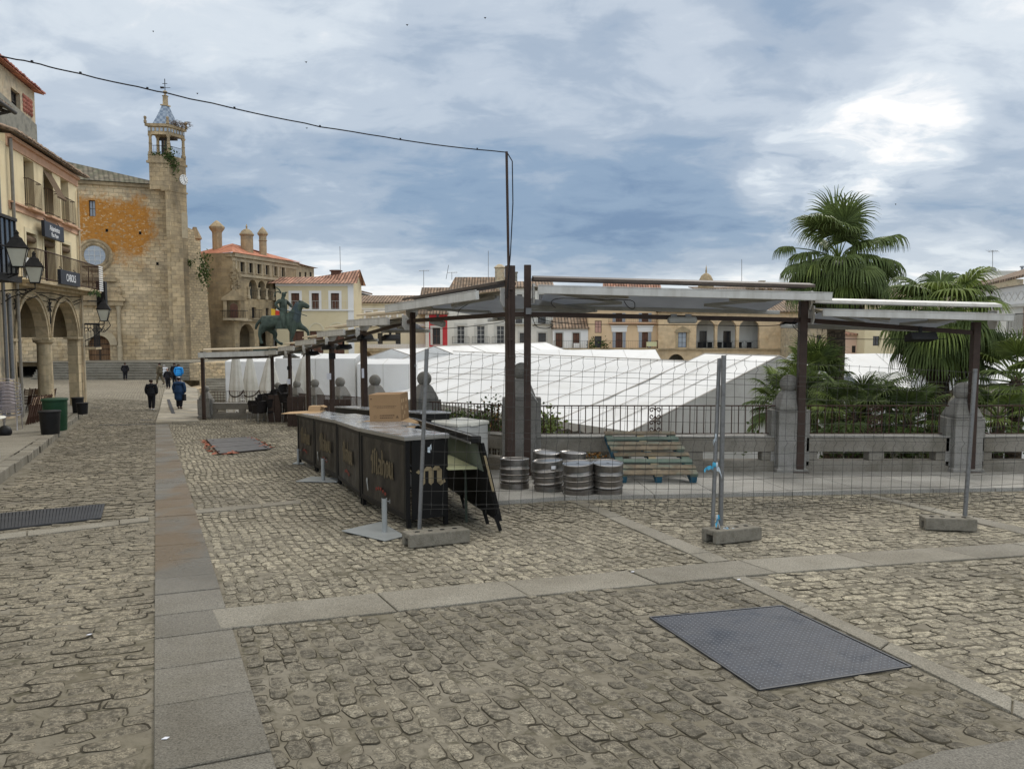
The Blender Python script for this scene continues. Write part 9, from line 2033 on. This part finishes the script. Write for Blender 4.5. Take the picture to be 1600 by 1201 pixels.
for k in range(16):
	az = k * 2.4; el = rs.uniform(.5, 1.25); L_ = 1.25; d = Vc((cos(az) * cos(el), sin(az) * cos(el), sin(el))); p = c.copy(); pts = [p.copy()]
	for j in range(12): d = (d + Vc((0, 0, -.12))).normalized(); p = p + d * L_ / 12; pts.append(p.copy())
	m.tube(pts, .010, 4)
	for j in range(2, 13):
		for f_ in (0, .5):
			q = pts[j - 1].lerp(pts[j], f_); dd = (pts[j] - pts[j - 1]).normalized(); sd_ = dd.cross(Vc((0, 0, 1))).normalized()
			for s_ in (-1, 1):
				v1 = (sd_ * s_ + dd * .5 + Vc((0, 0, -.15))).normalized() * .2; v2 = v1 + (v1 * .8 + Vc((0, 0, -.14))); w = dd * .011; m.face([q - w, q + w, q + v1 + w, q + v1 - w]); m.face([q + v1 - w, q + v1 + w, q + v2])
m.build('crown', MT.leaf_palm, t, fix=False)
def shrub(lab, px, py, Y, rx, rz_, n, seed, mats=('leaf_shrub',), s_=.05, z0=-5.4):
	rs = random.Random(seed); c = P(px, py, Y); t = thing('shrub', lab, 'shrub', (c.x, c.y, z0)); m = MB()
	for k in range(9): d = Vc((rs.uniform(-rx, rx), rs.uniform(-.4, .4), rs.uniform(0, rz_))) * .8; m.tube([(c.x, c.y, z0), (c.x + d.x * .4, c.y + d.y * .4, c.z - rz_), c + d], .012, 4)
	m.build('stems', MT.trunk, t)
	for i, mt in enumerate(mats): m = MB(); leafclump(m, c, rx, .6, rz_, n if i == 0 else n // 5, s_, rs); m.build('leaves', getattr(MT, mt), t, fix=False)
shrub('leafy shrub behind the railing left of the twin posts', 728, 664, 14.6, .75, .28, 1300, 1, ('leaf_shrub', 'leaf_palm_light'), .05)
shrub('taller sprigs with orange leaves reaching above the railing left of the mast', 772, 652, 14.4, .3, .5, 260, 2, ('leaf_shrub', 'leaf_autumn'), .05)
shrub('bright green shrub low behind the railing right of the twin posts', 856, 662, 14.6, .32, .3, 420, 3, ('leaf_palm_light', 'leaf_shrub'), .06)
shrub('dark undergrowth behind the right hand railing', 1400, 690, 15.0, 2.8, .35, 2200, 4, ('leaf_shrub', 'leaf_palm'), .07)
shrub('orange and green ground plants seen through the parapet slot behind the kegs', 900, 712, 14.3, .7, .12, 300, 5, ('leaf_autumn', 'leaf_shrub'), .05)
m = MB(); m.prism([(-1.5, 13.5, -1.75), (16, 13.5, -1.75), (16, 16.2, -2.1), (-1.5, 16.2, -2.1)], (0, 0, .3)); m.prism([(-1.5, 13.5, -1.8), (-1.5, 16.2, -2.1), (-1.5, 16.2, -5.4), (-1.5, 13.5, -5.4)], (17.5, 0, 0)); struct(m.build('garden_bed', MT.earth))
c = P(1325, 597, 21); t = thing('garden_lamp', 'small old fashioned street lamp among the palms', 'street lamp', (c.x, c.y, -5.4)); m = MB(); m.lathe((c.x, c.y, 0), [(.09, -5.4), (.05, -4), (.035, c.z - .3)], 8); m.build('pole', MT.black_iron, t)
m = MB(); m.sqprof(c, [(.09, -.32), (.15, -.02)], rz=.4); m.build('glass', MT.frosted, t); m = MB(); m.sqprof(c, [(.17, -.02), (.16, .02), (.07, .13), (.04, .17), (.05, .2), (0, .27)], rz=.4); m.build('hood', MT.shutter_grey, t)
# ================================================================== ARCADE PAVEMENT CLUTTER
def PV(px, py):
	d = ray(px, py); lo, hi = 5.0, 60.0
	def h(t):
		x, y = d.x * t, d.y * t; xa = ksamp(y); fx = -11.1 - .25 * y; zk = zg(xa - .28, y) + KH; q = min(1.2, max(0, (xa - .28 - x) / max(.3, (xa - .28 - (fx - 4.5))))); fz = faz(y); return CZ + d.z * t - (zk + (fz - zk) * q * q if fz > zk else zk)
	for _ in range(50):
		mm = (lo + hi) / 2
		if h(mm) > 0: lo = mm
		else: hi = mm
	t_ = (lo + hi) / 2; return Vc((d.x * t_, d.y * t_, CZ + d.z * t_))
def bin_(px, py, wpx, hpx, lab, mat, rim=1.0, name='waste_bin', n=20, tap=.82):
	b = PV(px, py); k_ = b.y / 1200; r = wpx * k_ / 2; H = hpx * k_; b = b + Vc((0, r * .8, 0.0)); b.z = PV(px, py).z
	t = thing(name, lab, 'bin', b, local=True); m = MB(); m.lathe((0, 0, 0), [(r * tap, 0), (r * tap * 1.02, .02), (r * .97, H * .93), (r * .97, H * .96), (r * .92, H), (r * .86, H), (r * .84, H * .9), (r * .72, .04), (0, .04)], n); m.build('body', getattr(MT, mat), t, smooth=35)
	m = MB(); m.lathe((0, 0, 0), [(r * .97, H * .93), (r * 1.05, H * .94), (r * 1.05, H * .985), (r * .98, H)], n); m.build('rim', getattr(MT, mat), t, smooth=35); return t
bin_(78.5, 674, 37, 51, 'large dark green plastic bin on the arcade pavement', 'green_bin', tap=.86)
bin_(71.5, 679, 31, 37, 'black plastic bin in front of the green bin', 'black_plastic')
bin_(118, 645, 18, 24, 'black plastic planter by the arcade pillar, the taller of a pair', 'black_plastic', name='planter')
bin_(125.5, 647.5, 17, 18, 'black plastic planter at the kerb edge, the shorter of a pair', 'black_plastic', name='planter')
def cafe_chair(lab):
	t = thing('cafe_chair', lab, 'chair', (0, 0, 0), group='stacked metal chairs at the left edge', local=True)
	for s_ in (-1, 1):
		m = MB(); m.tube([(.24 * s_, -.27, 0), (.25 * s_, -.22, .42), (.27 * s_, -.24, .64), (.27 * s_, -.12, .68), (.27 * s_, .14, .70), (.22 * s_, .24, .76)], .013, 6); m.build('arm', MT.chair_metal, t, smooth=60)
		m = MB(); m.tube([(.23 * s_, .30, 0), (.22 * s_, .22, .42), (.22 * s_, .27, .80)], .013, 6); m.build('leg', MT.chair_metal, t, smooth=60)
	m = MB(); m.tube([(-.22, .27, .80), (-.1, .30, .84), (.1, .30, .84), (.22, .27, .80)], .013, 6); [m.box((0, .265 + .01 * k, .56 + .06 * k), (.42, .012, .035)) for k in range(4)]; m.build('backrest', MT.chair_slat, t)
	m = MB(); [m.box((0, -.2 + .06 * k, .435), (.46, .04, .012)) for k in range(8)]; m.tube([(-.24, -.24, .43), (.24, -.24, .43), (.23, .24, .43), (-.23, .24, .43)], .012, 5, closed=True); m.build('seat', MT.chair_metal, t); return t
b = PV(17, 671); ch = cafe_chair('lowest metal chair of the stack at the left edge')
for k in range(8):
	o = ch if k == 0 else dup(ch, (0, 0, 0), label='metal cafe chair in the tall stack at the left edge')
	if k == 0: o['label'] = 'metal cafe chair in the tall stack at the left edge'
	o.location = b + Vc((-.018 * k, .02 * k, .098 * k)); o.rotation_euler = (0, 0, R(200))
b2 = PV(-12, 673)
for k in range(8): o = dup(ch, b2 + Vc((-.1, .1 + .02 * k, .098 * k)), rz=R(190), label='metal cafe chair in the tall stack at the left edge')
fc0 = thing('folding_chair', 'folded wooden chair leaning in the row behind the green bin', 'chair', (0, 0, 0), group='folded wooden chairs behind the green bin', local=True)
for s_ in (-1, 1): m = MB(); m.beam((.2 * s_, 0, 0), (.2 * s_, .25, .88), .025, .035); m.beam((.17 * s_, .07, 0), (.17 * s_, .12, .62), .022, .03); m.build('frame', MT.wood_frame_dark, fc0)
m = MB(); [m.box((0, .19 + .025 * k, .64 + .085 * k), (.38, .012, .07), M=Matrix.Rotation(-.27, 3, 'X')) for k in range(3)]; m.build('backrest', MT.wood_slat, fc0)
m = MB(); [m.box((0, .10 + .014 * k, .25 + .06 * k), (.36, .012, .045), M=Matrix.Rotation(-.27, 3, 'X')) for k in range(6)]; m.build('seat', MT.wood_frame_dark, fc0)
b = PV(40, 663); rs = random.Random(4); first = True
for k in range(9):
	px = 34 + k * 3.6; q = PV(px, 664 - k * .9); o = fc0 if first else dup(fc0, q); first = False; o.location = q + Vc((0, .25, 0)); o.rotation_euler = (0, 0, R(-60 + rs.uniform(-8, 8)))
for k, (px, py) in enumerate(((34, 642), (44, 640), (62, 640), (71, 640), (50, 641))):
	q = PV(px, py); o = dup(fc0, q + Vc((0, .2, 0)), rz=R(rs.uniform(-20, 10)), label='upright folded wooden chair with pale slats under the arcade'); o['group'] = 'folded wooden chairs under the arcade'
q = PV(3, 716); t = thing('cafe_table', 'small round metal table cut by the left edge', 'table', q + Vc((-.35, 0, 0)), local=True); m = MB(); m.lathe((0, 0, .0), [(.38, .735), (.39, .75), (.38, .765), (0, .765)], 28); m.build('tabletop', MT.fridge_lid, t, smooth=30)
for a in (0.0, 1.57, 3.14, 4.71): m = MB(); m.tube([(.3 * cos(a), .3 * sin(a), 0), (.3 * cos(a), .3 * sin(a), .735)], .016, 8); m.build('leg', MT.chair_metal, t, smooth=50)
q = PV(8, 680); m = MB(); m.lathe(q, [(.13, 0), (.16, .03), (.17, .1), (.14, .2), (.07, .26), (0, .275)], 18); tag(m.build('parasol_weight', MT.black_plastic, smooth=50), 'rounded dark parasol foot beside the metal chairs', 'parasol foot')
wc = thing('wicker_chair', 'black wicker armchair piled by the far end of the counter', 'chair', (0, 0, 0), group='black wicker chairs piled by the balustrade', local=True)
m = MB(); pts = [Vc((.27 * cos(a), .27 * sin(a), 0)) for a in np.linspace(-.5, pi + .5, 15)]; vs = []
for z_, k_ in ((.42, .95), (.6, 1.0), (.72, 1.05)):
	for i, p in enumerate(pts): hh = z_ + (.14 if 4 < i < 10 and z_ > .7 else 0); vs.append(Vc((p.x * k_, p.y * k_, hh)))
m.add(vs, [(j * 15 + i, j * 15 + i + 1, j * 15 + 16 + i, j * 15 + 15 + i) for j in range(2) for i in range(14)]); m.tube([v_ for v_ in vs[30:]], .022, 5); m.build('backrest', MT.wicker, wc)
m = MB(); m.lathe((0, -.02, .38), [(.25, 0), (.27, .02), (.27, .07), (.2, .09), (0, .09)], 14); m.build('seat', MT.wicker, wc, smooth=40)
for sx in (-1, 1):
	for sy in (-1, 1): m = MB(); m.tube([(.2 * sx, .2 * sy, .4), (.25 * sx, .25 * sy, 0)], .014, 6); m.build('leg', MT.chair_leg_grey, wc)
rs = random.Random(12); first = True
spots = [(399, 658, 0), (405, 660, 0), (414, 657, 0), (414, 657, 1), (422, 659, 0), (422, 659, 1), (432, 656, 0), (432, 656, 1), (432, 656, 2), (441, 658, 0), (441, 658, 1), (441, 658, 2), (449, 659, 0), (449, 659, 1), (449, 659, 2), (456, 661, 0), (456, 661, 1), (424, 655, 2), (445, 656, 3), (410, 656, 1)]
for i, (px, py, lv) in enumerate(spots):
	q = G(px, py) + Vc((0, 0, .012)); o = wc if first else dup(wc, q); first = False; o.location = q + Vc((0, 0, lv * .21)); o.rotation_euler = (0, 0, rs.uniform(0, 6.28)) if lv < 2 else (R(rs.uniform(-8, 8)), R(rs.uniform(-10, 10)), rs.uniform(0, 6.28))
for px, Y, w, lab in ((470, 28.0, 1.0, 'dark brown screen panel beside the pillar behind the pale parasol'), (527, 22.6, .8, 'dark brown low panel beside the pillar behind the counter'), (444, 31, 1.3, 'dark brown screen behind the black wicker chairs')):
	c = P(px, 640, Y); m = MB(); z0_ = zg(c.x, c.y) + .01;
	for k in range(5): m.box((c.x - w / 2 + w * (k + .5) / 5, c.y, z0_ + .55), (w / 5 - .015, .03, 1.1), rz=0)
	m.box((c.x, c.y + .03, z0_ + .2), (w, .03, .08)); m.box((c.x, c.y + .03, z0_ + .95), (w, .03, .08)); tag(m.build('wooden_screen', MT.brown_steel), lab, 'screen')
for k, (x, y, s_) in enumerate(((239, 49, .22), (308, 146, .28), (478, 97, .3), (479, 200, .25), (636, 39, .3), (758, 28, .28), (1400, 319, .25))):
	c = P(x, y, 60); s_ *= .6; m = MB(); m.add([c + Vc((-s_ * .6, 0, s_ * .3)), c, c + Vc((s_ * .6, 0, s_ * .25)), c + Vc((0, .1, -.06)), c + Vc((0, -.12, -.02))], [(0, 1, 3), (1, 2, 3), (0, 4, 1), (1, 4, 2)])
	tag(m.build('bird', MT.black_plastic, fix=False), 'tiny dark bird flying high in the cloudy sky', 'bird', 'birds in the sky')
for px, py, lab in ((258, 1153, 'scrap of white paper on the granite band near the camera'), (139, 991, 'white splash of litter on the left hand cobbles'), (988, 893, 'tiny white scrap on the cobbles before the granite cross band'), (1154, 905, 'white scrap where the narrow granite strip begins')):
	g_ = G(px, py, .018); m = MB(); m.prism([g_ + Vc(v_) for v_ in ((-.014, -.008, 0), (.012, -.010, .002), (.017, .006, .003), (-.004, .011, 0))], (0, 0, .002)); tag(m.build('paper_scrap', MT.paper), lab, 'litter')
